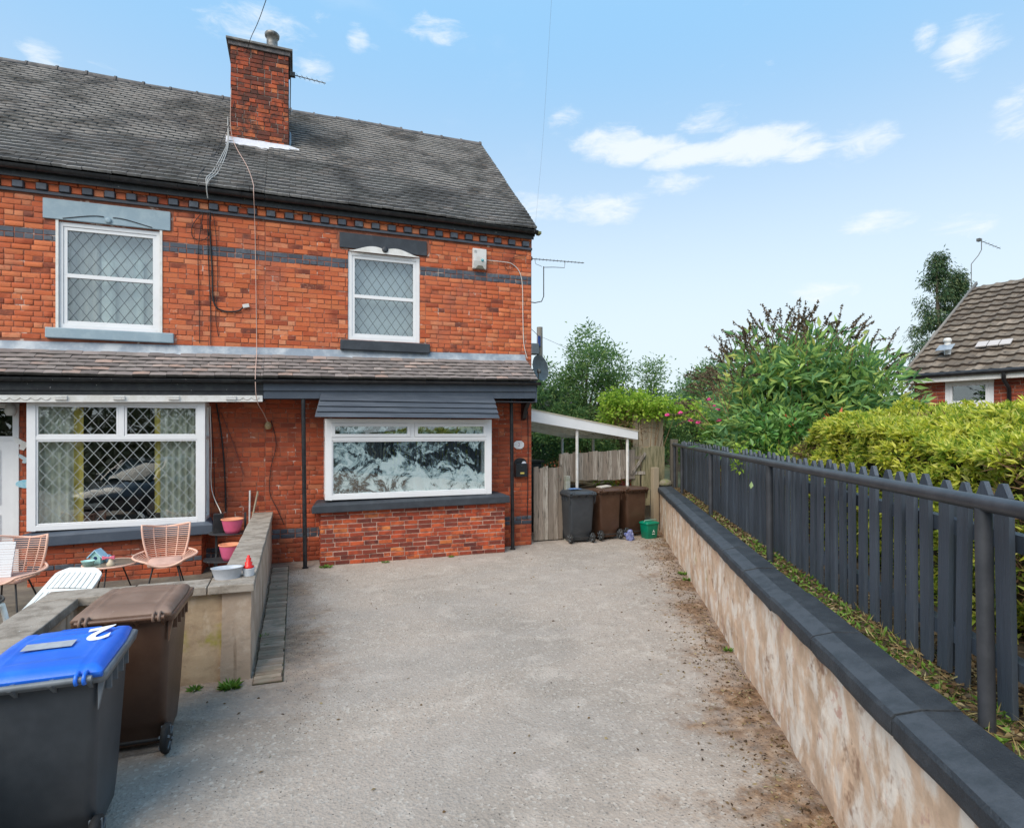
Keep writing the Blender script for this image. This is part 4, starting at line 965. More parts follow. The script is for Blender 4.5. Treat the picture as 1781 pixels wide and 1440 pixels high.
grit('edge_crumbs', 1500, near_edge, .008, crumb, 'crumbs of soil beside the brick edging', 2)
grit('loose_grit', 12000, anywhere, .007, stone_g, 'loose grit scattered over the tarmac drive', 3)
q = np.random.RandomState(8); P_, D_ = [], []
for i in range(1500):
    x, y = near_wall(q) if i % 7 else anywhere(q); P_.append((x, y, gz(x, y) + .004)); D_.append((q.normal(), q.normal(), .12))
tag(cloud('fallen_leaves', P_, D_, .035, .016, litter_m, seed=4), 'small dead leaves fallen on the drive', kind='stuff')
weed_m = mat('weed_leaf', rough=.6, rpi=[(0, (.08, .17, .02)), (.5, (.14, .28, .03)), (1, (.24, .38, .06))], trans=.3)
def weed(x, y, r, n, label, seed, z=0.0, h=.06):
    q = np.random.RandomState(seed); ps, ds = [], []
    for i in range(n):
        a = q.uniform(0, 6.28); rr = r * q.uniform(0, 1) ** .7; ps.append((x + rr * math.cos(a) * .6, y + rr * math.sin(a) * .5, z + .003)); ds.append((math.cos(a), math.sin(a), q.uniform(.2, 1.5)))
    o = cloud('weed', ps, ds, h, h * .33, weed_m, seed=seed); tag(o, label, 'weed', 'weeds growing from cracks')
weed(-4.84, -4.98, .10, 130, 'bright green weed at the corner foot of the low garden wall', 1, h=.07); weed(-5.12, -4.93, .05, 40, 'smaller weed left of the corner weed at the garden wall foot', 2)
weed(-3.85, -.62, .14, 110, 'low weed at the left foot of the red brick bay', 3, h=.05); weed(-2.9, -.60, .08, 50, 'small weed under the middle of the red brick bay', 4, h=.04); weed(-1.75, -.58, .05, 40, 'tiny weed at the foot of the bay towards its right end', 9, h=.04)
weed(-4.63, -3.75, .04, 40, 'weed growing between garden wall and brick edging', 5, h=.05)
p = wf(3.15, -.06); weed(p.x, p.y, .07, 60, 'weed at the retaining wall foot farther up the drive', 6, h=.06); p = wf(3.5, -.05); weed(p.x, p.y, .05, 40, 'weed at the retaining wall foot, just nearer than another', 7, h=.06)
p = wf(6.3, -.05); weed(p.x, p.y, .05, 30, 'yellowish sprig at the retaining wall foot nearest the viewer', 8, h=.05)
p = np.concatenate([line_pts(700, 5.5, 10.2, .27, .48, .93, .95), line_pts(200, .5, 5.5, .27, .45, .93, .95)]); o = cloud('creeping_weeds', p, rs.normal(size=(len(p), 3)) * [1, 1, .4] + [0, 0, .5], .05, .02, weed_m, seed=9); tag(o, 'small green weeds between coping and pickets', kind='stuff')

# ------------------------------------------------------------------ wheelie bins
def rrect(hx, y0, y1, r, n=4):
    pts = []
    for (cx, cy, a0) in ((hx - r, y0 + r, -90), (hx - r, y1 - r, 0), (-hx + r, y1 - r, 90), (-hx + r, y0 + r, 180)):
        for k in range(n + 1): a = R(a0 + 90 * k / n); pts.append((cx + r * math.cos(a), cy + r * math.sin(a)))
    return pts
def loft(mb, secs, cap0=True, cap1=True, mi=None):
    """secs: list of (outline2d, z)"""
    n = len(secs[0][0]); vs = [(x, y, (z(x, y) if callable(z) else z)) for pts, z in secs for x, y in pts]; fs = []
    for i in range(len(secs) - 1):
        for k in range(n): fs.append((i * n + k, i * n + (k + 1) % n, (i + 1) * n + (k + 1) % n, (i + 1) * n + k))
    sm = mb.smooth; mb.smooth = True; mb.add(vs, fs, mi); mb.smooth = sm
    if cap0: mb.add(vs[:n], [tuple(range(n))[::-1]], mi)
    if cap1: mb.add(vs[-n:], [tuple(range(n))], mi)
def text_mesh(name, body, size, m, parent, loc, rot, offset=0.0):
    cu = bpy.data.curves.new(name, 'FONT'); cu.body = body; cu.size = size; cu.align_x = 'CENTER'; cu.align_y = 'CENTER'; cu.extrude = .0006; cu.offset = offset
    o = bpy.data.objects.new(name, cu); COL.objects.link(o); bpy.context.view_layer.update()
    me = bpy.data.meshes.new_from_object(o.evaluated_get(bpy.context.evaluated_depsgraph_get())); bpy.data.objects.remove(o); me.name = name
    me.materials.clear(); me.materials.append(m); return newobj(name, me, parent, loc, rot)
def wheelie_bin(name, label, loc, rz, body_m, lid_m, trim_m, tilt=0.0, number=None, sticker=False, group=None, lift=0.0, front=False):
    t = thing(name, label, 'bin', loc, rz, group); t.rotation_euler = (tilt, 0, rz)
    mb = MB()
    loft(mb, [(rrect(.205, -.16, .25, .05), .035), (rrect(.215, -.17, .265, .05), .05), (rrect(.225, -.18, .275, .05), .16), (rrect(.232, -.255, .28, .05), .24), (rrect(.262, -.29, .345, .05), .86), (rrect(.268, -.295, .352, .05), .93)])
    b = mb.build('body', body_m, t, norm=False)
    for p in b.data.polygons: pass
    mb = MB(); loft(mb, [(rrect(.268, -.296, .353, .05), .925), (rrect(.300, -.322, .395, .04), .93), (rrect(.308, -.328, .405, .04), .975), (rrect(.298, -.318, .392, .04), .982)]); mb.build('rim', trim_m, t, norm=False)
    mb = MB()  # comb ribs below the rim
    for sx in (-1, 1):
        for yy in (-.14, -.02, .10, .22): mb.box(*(sorted((sx * .262, sx * .287))), yy - .006, yy + .006, .83, .93)
        mb.prism([(.262 * sx, .78), (.262 * sx, .93), (.29 * sx, .93)], 'y', -.30, -.27)
    mb.build('rim_ribs', trim_m, t)['kind'] = 'stuff'
    mb = MB()
    for sx in (-1, 1):
        for yy in (.0, .10): mb.box(*(sorted((sx * .250, sx * .2625 + sx * .002))), yy + .02, yy + .05, .76, .87)
    hb = MB(); hb.smooth = True; hb.tube([(-.255, -.375, .975), (.255, -.375, .975)], .0155, 12); hb.build('handle_bar', trim_m, t)
    for sx in (-.235, -.08, .08, .235):
        q = MB(); q.prism([(-.30, .90), (-.30, .975), (-.38, .990), (-.388, .965), (-.34, .93)], 'x', sx - .008, sx + .008); q.build('handle_bracket', trim_m, t)
    # lid
    L = MB(); L.smooth = True; nx, ny = 40, 36; hx = .288; y0, y1 = -.335, .40
    def lz(u, v):
        e = min(1, (1 - abs(u)) * 7, (1 - abs(2 * v - 1)) * 7 + .0); e = max(0, e)
        pan = -.010 * max(0, min(1, (.62 - abs(u)) * 14, (v - .18) * 18, (.72 - v) * 18))
        crease = -.007 * math.exp(-((abs(u) - .70) / .03) ** 2) - .008 * math.exp(-((v - .80) / .025) ** 2) * (abs(u) < .72)
        return .992 + .030 * e ** .5 + .022 * (1 - u * u) * (math.sin(math.pi * v)) + pan + crease + lift * v
    vs = []
    for j in range(ny + 1):
        for i in range(nx + 1):
            u = -1 + 2 * i / nx; v = j / ny; tap = 1 - .06 * max(0, v - .7) / .3
            vs.append((u * hx * tap, y0 + (y1 - y0) * v - .03 * u * u * max(0, v - .5), lz(u, v)))
    fs = [(j * (nx + 1) + i, j * (nx + 1) + i + 1, (j + 1) * (nx + 1) + i + 1, (j + 1) * (nx + 1) + i) for j in range(ny) for i in range(nx)]
    L.add(vs, fs); bd = [j * (nx + 1) for j in range(ny + 1)]
    ring = [i for i in range(nx + 1)] + [j * (nx + 1) + nx for j in range(1, ny + 1)] + [ny * (nx + 1) + i for i in range(nx - 1, -1, -1)] + [j * (nx + 1) for j in range(ny - 1, 0, -1)]
    rv = [vs[i] for i in ring]; m = len(rv); lip = [(x * 1.012, (y - .03) * 1.012 + .03, z - .026) for x, y, z in rv]; lin = [(x * .97, (y - .03) * .97 + .03, z - .024) for x, y, z in rv]
    L.add(rv + lip + lin, [(k, m + k, m + (k + 1) % m, (k + 1) % m) for k in range(m)] + [(m + k, 2 * m + k, 2 * m + (k + 1) % m, m + (k + 1) % m) for k in range(m)] + [tuple(range(2 * m, 3 * m))])
    lid = L.build('lid', lid_m, t)
    for sx in (-.225, -.19, .19, .225):
        q = MB(); q.smooth = True; q.tube([(sx, -.335, 1.0), (sx, -.36, 1.004), (sx, -.385, .998), (sx, -.397, .977), (sx, -.388, .958), (sx, -.37, .954)], .009, 8); q.build('hinge_loop', lid_m, lid)
    q = MB(); q.smooth = True; q.tube([(-.10, .385, 1.004), (-.10, .425, 1.0), (.10, .425, 1.0), (.10, .385, 1.004)], .009, 8); q.build('lid_grip', lid_m, lid)
    ax = MB(); ax.smooth = True; ax.tube([(-.25, -.245, .10), (.25, -.245, .10)], .012, 8); ax.build('axle', rubber, t)
    for sx in (-1, 1):
        w = MB(); w.smooth = True; prof = [(.03, 0), (.082, 0), (.098, .012), (.10, .028), (.098, .044), (.082, .05), (.03, .05)]
        w.lathe(prof, 24, (0, 0, -.025)); wh = w.build('wheel', rubber, t, (sx * .238, -.245, .10), (0, R(90), 0), norm=False)
        h = MB(); h.lathe([(.0301, .001), (.074, .004), (.074, .046), (.0301, .049)], 16, (0, 0, -.025)); 
        for k in range(6): h.box(.03, .085, -.008, .008, -.030, .030, M=Matrix.Rotation(k * math.pi / 3, 4, 'Z'))
        h.build('wheel_hub', grey_trim, wh, norm=False)
    if number:
        text_mesh('number_print', number, .27, mat('white_vinyl', (.85, .85, .86), .5), lid, (.150, .185, 1.040), (R(-4), R(6), R(182)), .008)
    if sticker:
        q = MB(); q.box(-.13, .10, .0, .10, 0, .0015); q.build('worn_label', mat('worn_silver_label', (.42, .44, .47), .5, (.34, .36, .40), 16), lid, (-.03, -.02, 1.042), (R(1), 0, R(1)))
    return t
brown_trim = bin_mat('brown_bin_trim', (.12, .062, .038), (.15, .085, .055), .35)
wheelie_bin('wheelie_bin', 'grey wheelie bin with bright blue lid bearing a white number 2', (-5.54, -6.68, 0), R(1.0), grey_bin, blue_lid, grey_trim, number='2', sticker=True, group='wheeled refuse bins')
wheelie_bin('wheelie_bin', 'brown wheelie bin behind the blue-lidded bin, against the low garden wall', (-5.385, -5.68, 0), R(-1.5), brown_bin, mat('sun_faded_brown_lid', (.20, .125, .09), .5, (.25, .165, .125), 4, bump=.002, bscale=7, fine=[((.32, .25, .2), 30, .66, .8)]), brown_trim, group='wheeled refuse bins')
for y in ():
    pass
wheelie_bin('wheelie_bin', 'slate grey wheelie bin with grey lid beside the wooden gate', (.99, .02, 0), R(-3), grey_bin, grey_bin, grey_bin, group='wheeled refuse bins')
wheelie_bin('wheelie_bin', 'brown wheelie bin leaning back between the grey bin and another brown one', (1.66, .10, 0), R(5), brown_bin, brown_bin, brown_bin, group='wheeled refuse bins', tilt=R(-4))
wheelie_bin('wheelie_bin', 'brown wheelie bin directly behind the little green caddy', (2.36, .25, 0), R(4), brown_bin, brown_bin, brown_bin, group='wheeled refuse bins', tilt=R(-3))
def small(name, label, cat, mb, m, loc=None, rot=None, bevel=0, group=None, norm=True):
    o = mb.build(name, m, None, loc, rot, bevel=bevel, norm=norm); tag(o, label, cat, group); return o
mb = MB(); mb.box(-.2, .08, -.07, .06, 0, .004); mb.box(-.12, .05, -.02, .10, .004, .012); small('paper', 'folded blue paper lying on the lid of the far grey bin', 'paper', mb, mat('blue_paper', (.10, .20, .42), .6, (.16, .28, .5), 9), (.98, .0, 1.05), (0, 0, R(8)))
mb = MB(); mb.box(-.15, .12, -.08, .08, 0, .02); small('cardboard', 'pale flat card lying on the lid of the middle brown bin', 'card', mb, mat('pale_card', (.55, .50, .44), .8), (1.68, .12, 1.055), (R(2), R(-4), R(12)))
# green caddy
gc = thing('food_caddy', 'small green food waste caddy standing at the far foot of the retaining wall', 'caddy', (2.55, -.20, 0), R(6))
gm = mat('green_plastic', (.0, .15, .085), .4, (.0, .19, .11), 4)
mb = MB(); loft(mb, [(rrect(.125, -.10, .10, .03), 0), (rrect(.13, -.105, .105, .03), .01), (rrect(.155, -.125, .125, .03), .30)]); mb.build('body', gm, gc, norm=False)
mb = MB(); loft(mb, [(rrect(.165, -.135, .135, .03), .295), (rrect(.17, -.14, .14, .03), .305), (rrect(.165, -.135, .135, .03), .33), (rrect(.12, -.1, .1, .03), .35)]); mb.build('lid', gm, gc, norm=False)
mb = MB(); mb.smooth = True; mb.tube([(-.15, 0, .30), (-.15, -.04, .375), (-.06, -.06, .385), (.12, -.06, .385), (.16, -.04, .375), (.16, 0, .30)], .007, 6); mb.build('handle', mat('pale_green_handle', (.25, .42, .35), .4), gc)
mb = MB(); 
for a in (90, 210, 330): mb.beam((.015, -.122, .155), (.015 + .03 * math.cos(R(a)), -.122 - .002, .155 + .03 * math.sin(R(a))), .012, .003, up=(0, 1, 0))
mb.beam((-.02, -.119, .10), (.05, -.119, .10), .012, .003, up=(0, 1, 0)); e = mb.build('printed_emblem', mat('white_print', (.75, .78, .76), .6), gc)
# crumpled bag
import bmesh
def blob(name, m, loc, sc, seed, amp=.3, sub=3, parent=None):
    bm = bmesh.new(); bmesh.ops.create_icosphere(bm, subdivisions=sub, radius=1)
    for v in bm.verts:
        n_ = noise.noise(v.co * 1.7 + Vector((seed, 0, 0))) * amp + noise.noise(v.co * 5 + Vector((seed, 3, 0))) * amp * .5; v.co *= 1 + n_
        v.co = Vector((v.co.x * sc[0], v.co.y * sc[1], max(v.co.z, -.6) * sc[2]))
    me = bpy.data.meshes.new(name); bm.to_mesh(me); bm.free(); me.materials.append(m); return newobj(name, me, parent, loc)
tag(blob('carrier_bag', mat('blue_polythene', (.10, .12, .30), .35, (.24, .26, .42), 9), (2.04, -.27, .07), (.10, .07, .12), 3, .55), 'crumpled blue carrier bag on the ground between the two far brown bins', 'bag')

# ------------------------------------------------------------------ gate, rear fence, carport
def plank(mb_, x0, x1, z0, z1, y, th, seed):
    q = random.Random(seed); top = z1 + q.uniform(-.02, .02)
    return TRS((x0 + x1) / 2, y + q.uniform(-.004, .004), z0, x1 - x0 - .006, th, top - z0, rz=q.uniform(-.02, .02), ry=q.uniform(-.006, .006))
pl = MB(); pl.add([(-.5, -.5, 0), (.5, -.5, 0), (.5, .5, 0), (-.5, .5, 0), (-.5, -.5, .99), (.5, -.5, 1), (.5, .5, 1), (-.5, .5, .99)], [(0, 3, 2, 1), (4, 5, 6, 7), (0, 1, 5, 4), (1, 2, 6, 5), (2, 3, 7, 6), (3, 0, 4, 7)]); PLT = tmpl(pl)
gt = thing('garden_gate', 'weathered grey plank gate between the house corner and the far bins', 'gate')
xs = np.linspace(.13, .765, 7); pieces('plank', 'planks', PLT, [plank(None, xs[i], xs[i + 1], .03, 1.49, .20, .02, i) for i in range(6)], wood_old, gt)
for z in (.3, .85, 1.35): mb = MB(); mb.box(.14, .75, .215, .25, z - .04, z + .04); mb.build('ledge', wood_old, gt)
mb = MB(); mb.box(.80, .90, .12, .22, -.05, 1.30); small('gate_post', 'pale concrete gate post on the right of the plank gate', 'post', mb, post_grey, bevel=.006)
fp = thing('plank_fence', 'raised weathered panel of upright planks above the far bins', 'fence')
x = .98; it = []; k = 0
while x < 2.62: w_ = .115 + rnd.uniform(-.015, .015); it.append(plank(None, x, x + w_, 1.16 + rnd.uniform(-.02, .01), 1.74 + (x - 1) * .045, .62, .018, k)); x += w_; k += 1
pieces('plank', 'planks', PLT, it, wood_old, fp)
for z in (1.28, 1.62): mb = MB(); mb.box(.98, 3.0, .635, .67, z - .035, z + .035); mb.build('rail', wood_old, fp)
mb = MB(); mb.box(.93, 1.01, .66, .74, -.05, 1.72); mb.build('post', wood_old, fp, bevel=.005)
fp2 = thing('board_fence', 'mossy board fence between the weathered panel and the tall brown-grey post', 'fence')
xs = [2.66, 2.92, 3.14, 3.34, 3.52]; pieces('plank', 'planks', PLT, [plank(None, xs[i], xs[i + 1] - (.05 if i == 0 else 0), .55 if i == 1 else .9, 1.86, .66, .025, i + 50) for i in range(4)], wood_green, fp2)
mb = MB(); mb.box(2.6, 3.5, .68, .72, 1.72, 1.80); mb.box(2.6, 3.5, .68, .72, 1.2, 1.28); mb.build('rails', wood_green, fp2)['kind'] = 'stuff'
mb = MB(); mb.beam((2.62, .60, 1.25), (2.98, .60, 1.72), .06, .02, up=(0, 1, 0)); mb.build('brace', wood_old, fp2)
mb = MB(); mb.box(3.12, 3.26, .48, .60, -.05, 1.40); mb.build('short_post', wood_pale, fp2, bevel=.006)
fp3 = thing('tall_fence', 'tall pale timber fence with ivy on its left, behind the far bins', 'fence')
xs = np.linspace(2.95, 3.75, 7); pieces('plank', 'planks', PLT, [plank(None, xs[i], xs[i + 1], .2, 2.58, 1.05, .02, i + 70) for i in range(6)], wood_pale, fp3)
mb = MB(); mb.box(3.6, 3.7, 1.07, 1.17, -.05, 2.6); mb.build('post', wood_pale, fp3)

cp = thing('carport', 'white lean-to carport roof with white posts on the house gable', 'carport')
def sl(x): return 2.66 - (x - .02) * .172
mb = MB(); vs = [(x, y, z) for x, zt, zb in ((.02, 2.67, 2.43), (2.68, 2.205, 2.02)) for y in (.42, .45) for z in (zb, zt)]
mb.add(vs, [(0, 1, 3, 2), (4, 6, 7, 5), (0, 4, 5, 1), (2, 3, 7, 6), (0, 2, 6, 4), (1, 5, 7, 3)]); mb.build('fascia_board', upvc, cp, bevel=.004)
mb = MB(); vs = [(x, y, z) for x, zt in ((.02, 2.67), (2.70, 2.20)) for y in (.40, 4.3) for z in (zt + .004, zt + .02)]
mb.add(vs, [(0, 1, 3, 2), (4, 6, 7, 5), (0, 4, 5, 1), (2, 3, 7, 6), (0, 2, 6, 4), (1, 5, 7, 3)]); mb.build('roof_sheet', mat('carport_sheet', (.80, .74, .62), .5, (.7, .62, .5), 3, trans=.75), cp)
for yy in (1.15, 1.9, 2.65, 3.4):
    mb = MB(); mb.beam((.02, yy, 2.60), (2.68, yy, 2.13), .05, .12); mb.build('rafter', white_paint, cp)
mb = MB(); vs = [(x, y, z) for x, zt, zb in ((.02, 2.66, 2.50), (2.68, 2.19, 2.03)) for y in (4.25, 4.28) for z in (zb, zt)]; mb.add(vs, [(0, 1, 3, 2), (4, 6, 7, 5), (0, 4, 5, 1), (2, 3, 7, 6), (0, 2, 6, 4), (1, 5, 7, 3)]); mb.build('rear_board', white_paint, cp)
mb = MB(); mb.box(2.62, 2.68, .45, 4.25, 2.02, 2.13); mb.build('side_beam', white_paint, cp)
for x, y in ((1.24, .50), (2.46, .50), (2.64, 2.4), (2.64, 4.2)):
    mb = MB(); mb.smooth = True; mb.tube([(x, y, 0), (x, y, sl(x) - .2)], .032, 12); mb.build('post', white_paint, cp)
# timber offcuts and low brick wall behind the bins
lw = thing('low_brick_wall', 'low red brick wall seen under the raised fence panel', 'wall')
mb = MB(); mb.box(.9, 3.9, 2.4, 2.6, -.05, 1.05); o = mb.build('wall_core', mortar_up, lw)
pieces('brick', 'bricks', BT, lay_bricks(.9, 3.9, .65, 1.05, [], y=2.4, seed=77), brick_low, lw, 100)
for i, (x, y, z, rz, L) in enumerate(((1.75, 1.3, 1.04, .25, .9), (1.95, 1.45, 1.08, .1, 1.1), (2.1, 1.25, 1.0, -.2, .8))):
    mb = MB(); mb.box(-L / 2, L / 2, -.09, .09, -.018, .018); small('timber_board', ('pale short timber board slanting behind the middle brown bin', 'longest timber board, topmost behind the middle brown bin', 'timber board lowest in the pile behind the bins')[i], 'board', mb, wood_pale, (x, y, z), (R(8), R(6 * (1 - i)), rz), group='timber boards behind the bins')
mb = MB(); mb.box(1.2, 2.7, 1.1, 1.9, -.05, .96); small('storage_box', 'low dark timber box carrying the loose boards behind the bins', 'box', mb, mat('dark_box_wood', (.10, .07, .05), .9, (.15, .11, .08), 5), bevel=.01)
mb = MB(); mb.box(.25, .72, 1.2, 1.9, -.05, 1.52); mb.box(.22, .78, 1.15, 1.95, 1.52, 1.57); small('tool_chest', 'dark lidded chest just visible over the plank gate', 'chest', mb, mat('dark_green_chest', (.02, .03, .03), .5), bevel=.008)

# ------------------------------------------------------------------ fittings on the front of the houses
lb = thing('letter_box', 'black wall letter box with arched top and folded paper sticking out', 'letter box', (-.245, -.012, 1.515))
mb = MB(); arch = [(-.125, -.19), (.125, -.19), (.125, .10)] + [(.125 * math.cos(a), .10 + .08 * math.sin(a)) for a in np.linspace(.2, math.pi - .2, 9)] + [(-.125, .10)]
mb.prism(arch, 'y', -.025, 0); mb.build('back_plate', black_pl, lb, bevel=.003)
mb = MB(); mb.prism([(-.12, -.185), (.12, -.185), (.12, .075), (-.12, .075)], 'y', -.10, -.026); mb.build('box_body', mat('black_letterbox_enamel', (.02, .024, .027), .35), lb, bevel=.008)
mb = MB(); mb.box(-.03, .05, -.103, -.1005, -.125, -.095); mb.build('name_plate', mat('brass_plate', (.62, .50, .12), .4), lb)
mb = MB(); mb.lathe([(.011, 0), (.011, .004)], 12, (0, 0, 0)); mb.build('lock', mat('chrome', (.6, .6, .6), .2, metal=1), lb, (0, -.101, .03), (R(90), 0, 0))
mb = MB(); mb.prism([(-.01, .05), (.09, .05), (.10, .09), (.07, .115), (.03, .112)], 'y', -.075, -.070); small('folded_paper', 'white folded paper sticking out of the black letter box', 'paper', mb, mat('white_paper', (.68, .70, .76), .7), (-.245, -.012, 1.515))
pq = thing('house_number_plaque', 'small white eight-sided house number plaque above the black letter box', 'plaque', (-.27, -.012, 1.945))
oc = [(.115 * math.cos(R(a)), .075 * math.sin(R(a)) * 1.15) for a in (25, 65, 115, 155, 205, 245, 295, 335)]
mb = MB(); mb.prism(oc, 'y', -.018, 0); mb.build('plaque_face', mat('glazed_white_ceramic', (.72, .71, .72), .25, (.62, .60, .62), 12), pq, bevel=.005)
text_mesh('number_print', '2', .10, mat('lilac_print', (.30, .16, .26), .5), pq, (0, -.0195, 0), (R(90), 0, 0))
al = thing('alarm_box', 'white burglar alarm box high on the brick wall right of the upper window', 'alarm box', (-1.075, -.012, 5.44))
mb = MB(); mb.add([(x * s, y, z) for (y, z, s) in ((0, .19, 1), (-.055, .195, 1), (-.075, .16, .96), (-.085, -.05, .93), (-.05, -.185, .97), (0, -.19, 1)) for x in (-.135, .135)],
                  [(0, 2, 3, 1), (2, 4, 5, 3), (4, 6, 7, 5), (6, 8, 9, 7), (8, 10, 11, 9), (0, 1, 11, 10), (0, 10, 8, 6, 4, 2), (1, 3, 5, 7, 9, 11)]); mb.build('cover', mat('aged_white_plastic', (.66, .65, .63), .4, (.55, .53, .50), 8), al, bevel=.01)
mb = MB(); mb.lathe([(.028, 0), (.026, .012), (.012, .02)], 14, (0, 0, 0)); mb.build('strobe', mat('green_blue_lens', (.12, .38, .42), .2), al, (.045, -.083, -.03), (R(90), 0, 0), norm=False)
mb = MB(); mb.prism([(-.08, -.19), (.09, -.19), (.05, -.13), (-.04, -.13)], 'y', -.078, -.04); mb.build('siren_grille', mat('dark_grille', (.12, .11, .08), .6), al)
mb = MB(); 
for z in (.10, .12, .14): mb.box(-.11, -.06, -.080, -.074, z, z + .008)
mb.build('vent_slots', mat('slot_grey', (.3, .3, .3), .5), al)['kind'] = 'stuff'

def cable(name, label, pts, r_, m, cat='cable', seg=5):
    """smooth cable through the points"""
    P = [Vector(p) for p in pts]; out = []
    for i in range(len(P) - 1):
        p0, p1, p2, p3 = P[max(i - 1, 0)], P[i], P[i + 1], P[min(i + 2, len(P) - 1)]
        for k in range(6):
            t = k / 6; out.append(.5 * ((2 * p1) + (-p0 + p2) * t + (2 * p0 - 5 * p1 + 4 * p2 - p3) * t * t + (-p0 + 3 * p1 - 3 * p2 + p3) * t ** 3))
    out.append(P[-1]); mb = MB(); mb.smooth = True; mb.tube(out, r_, seg); return small(name, label, cat, mb, m)
blk = mat('black_cable', (.018, .018, .02), .6); gry = mat('grey_cable', (.36, .36, .35), .6); wht = mat('white_cable', (.62, .60, .56), .6); pnk = mat('aged_pale_cable', (.55, .38, .32), .6)
cable('cable', 'thick black cable dropping from the gutter and curling right to a white junction', [(-5.60, -.10, 5.72), (-5.61, -.03, 5.4), (-5.58, -.03, 4.8), (-5.57, -.03, 4.4), (-5.52, -.03, 4.22), (-5.38, -.03, 4.16), (-5.2, -.03, 4.18), (-5.12, -.03, 4.25)], .013, blk)
cable('cable', 'thin black cable hanging beside the thick one down to the lower roof', [(-5.63, -.10, 5.72), (-5.64, -.028, 5.2), (-5.62, -.028, 4.6), (-5.60, -.028, 4.1), (-5.60, -.03, 3.6)], .008, blk)
cable('cable', 'black cable running straight down left of the thick cable', [(-5.70, -.10, 5.7), (-5.78, -.028, 5.1), (-5.77, -.028, 4.4), (-5.76, -.028, 3.62)], .006, blk)
cable('cable', 'looped black cable hanging in a ring under the dentil bricks', [(-5.72, -.05, 5.72), (-5.86, -.028, 5.50), (-5.86, -.028, 5.32), (-5.74, -.028, 5.27), (-5.63, -.03, 5.36), (-5.66, -.03, 5.46), (-5.74, -.03, 5.43)], .006, blk)
cable('cable', 'thin dark cable hanging right of the thick cable with a kink near its end', [(-5.56, -.05, 5.72), (-5.52, -.026, 5.3), (-5.50, -.026, 4.6), (-5.53, -.026, 4.1), (-5.49, -.026, 3.75)], .005, blk)
mb = MB(); mb.box(-.05, .05, -.035, 0, -.03, .03); small('junction_box', 'small white junction where the thick black cable ends on the brickwork', 'junction box', mb, mat('aged_white_plastic', (.6, .6, .6)), (-5.08, -.012, 4.27), (0, R(-15), 0), bevel=.006)
cable('cable', 'white cable from the alarm box to the house corner and down', [(-.94, -.03, 5.44), (-.62, -.03, 5.44), (-.42, -.03, 5.42), (-.26, -.03, 5.28), (-.20, -.03, 5.0), (-.19, -.03, 4.4), (-.17, -.03, 3.9), (-.10, -.03, 3.62)], .008, wht)
cable('cable', 'thin reddish cable looped by the house corner above the white one', [(-.52, -.03, 5.42), (-.56, -.03, 5.34), (-.46, -.03, 5.30), (-.38, -.03, 5.40), (-.46, -.03, 5.5), (-.30, -.03, 5.58), (-.12, -.03, 5.62)], .007, mat('red_brown_cable', (.16, .05, .04), .6))
def rz_at(y): return EZ + (y - EY) * math.tan(PITCH)
cable('cable', 'pale cable from the chimney over the roof tiles and down to the small lamp', [(-5.44, 1.46, 8.6), (-5.45, 1.44, 7.9), (-5.36, 1.25, rz_at(1.25) + .12), (-5.10, .5, rz_at(.5) + .12), (-4.97, -.05, rz_at(-.05) + .12), (-4.95, -.27, 6.05), (-4.945, -.04, 5.6), (-4.93, -.03, 4.6), (-4.92, -.03, 3.7), (-4.91, -.2, 3.44), (-4.90, -.68, 3.08), (-4.88, -.66, 2.7), (-4.80, -.3, 2.5), (-4.74, -.06, 2.34)], .006, pnk)
for k, lab in enumerate(('leftmost grey cable strand from the chimney foot to the gutter', 'middle grey cable strand from the chimney foot to the gutter', 'rightmost grey cable strand from the chimney foot to the gutter')):
    cable('cable', lab, [(-5.50, 1.46, 7.95 + k * .05), (-5.49 + .01 * k, 1.3, rz_at(1.3) + .12), (-5.53 + .03 * k, .7, rz_at(.7) + .12), (-5.60 + .04 * k, .15, rz_at(.15) + .12), (-5.64 + .03 * k, -.20, 6.22), (-5.63, -.26, 6.06), (-5.62, -.20, 5.9)], .008, gry)
cable('cable', 'dark cable crossing the tiles left of the chimney to the gutter', [(-5.47, 1.4, 7.9), (-5.62, .9, rz_at(.9) + .12), (-5.72, .3, rz_at(.3) + .12), (-5.76, -.2, 6.22), (-5.74, -.26, 6.05)], .006, blk)
cable('overhead_wire', 'thin overhead wire rising from the chimney to the top of the view', [(-5.42, 1.48, 8.2), (-5.15, 1.42, 9.42), (-4.74, -.8, 8.86), (-3.5, -9.8, 5.9), (-2.9, -14, 4.9)], .006, blk, 'wire')
cable('overhead_wire', 'very thin overhead wire rising from the house corner', [(-.02, -.2, 6.0), (-.35, -1.2, 6.45), (-.75, -2.35, 6.95), (-1.6, -4.7, 8.2)], .0012, gry, 'wire')
cable('cable', 'thick black cable down the shaded wall left of the party line', [(-5.52, -.03, 2.66), (-5.45, -.03, 2.2), (-5.40, -.03, 1.6), (-5.38, -.03, .9)], .012, blk)
cable('cable', 'thin black cable on the shaded wall next to the thick one', [(-5.60, -.03, 2.6), (-5.56, -.03, 1.9), (-5.54, -.03, 1.0)], .006, blk)
cable('cable', 'reddish cable trailing down the shaded wall to a loose end', [(-5.44, -.04, 2.5), (-5.30, -.04, 2.1), (-5.22, -.04, 1.85), (-5.12, -.04, 1.5)], .006, mat('red_brown_cable'))
cable('cable', 'wavy black cable down the brick wall left of the support pole', [(-4.70, -.03, 2.4), (-4.62, -.03, 2.0), (-4.70, -.03, 1.6), (-4.72, -.03, 1.2), (-4.60, -.03, .9), (-4.50, -.03, .65)], .006, blk)
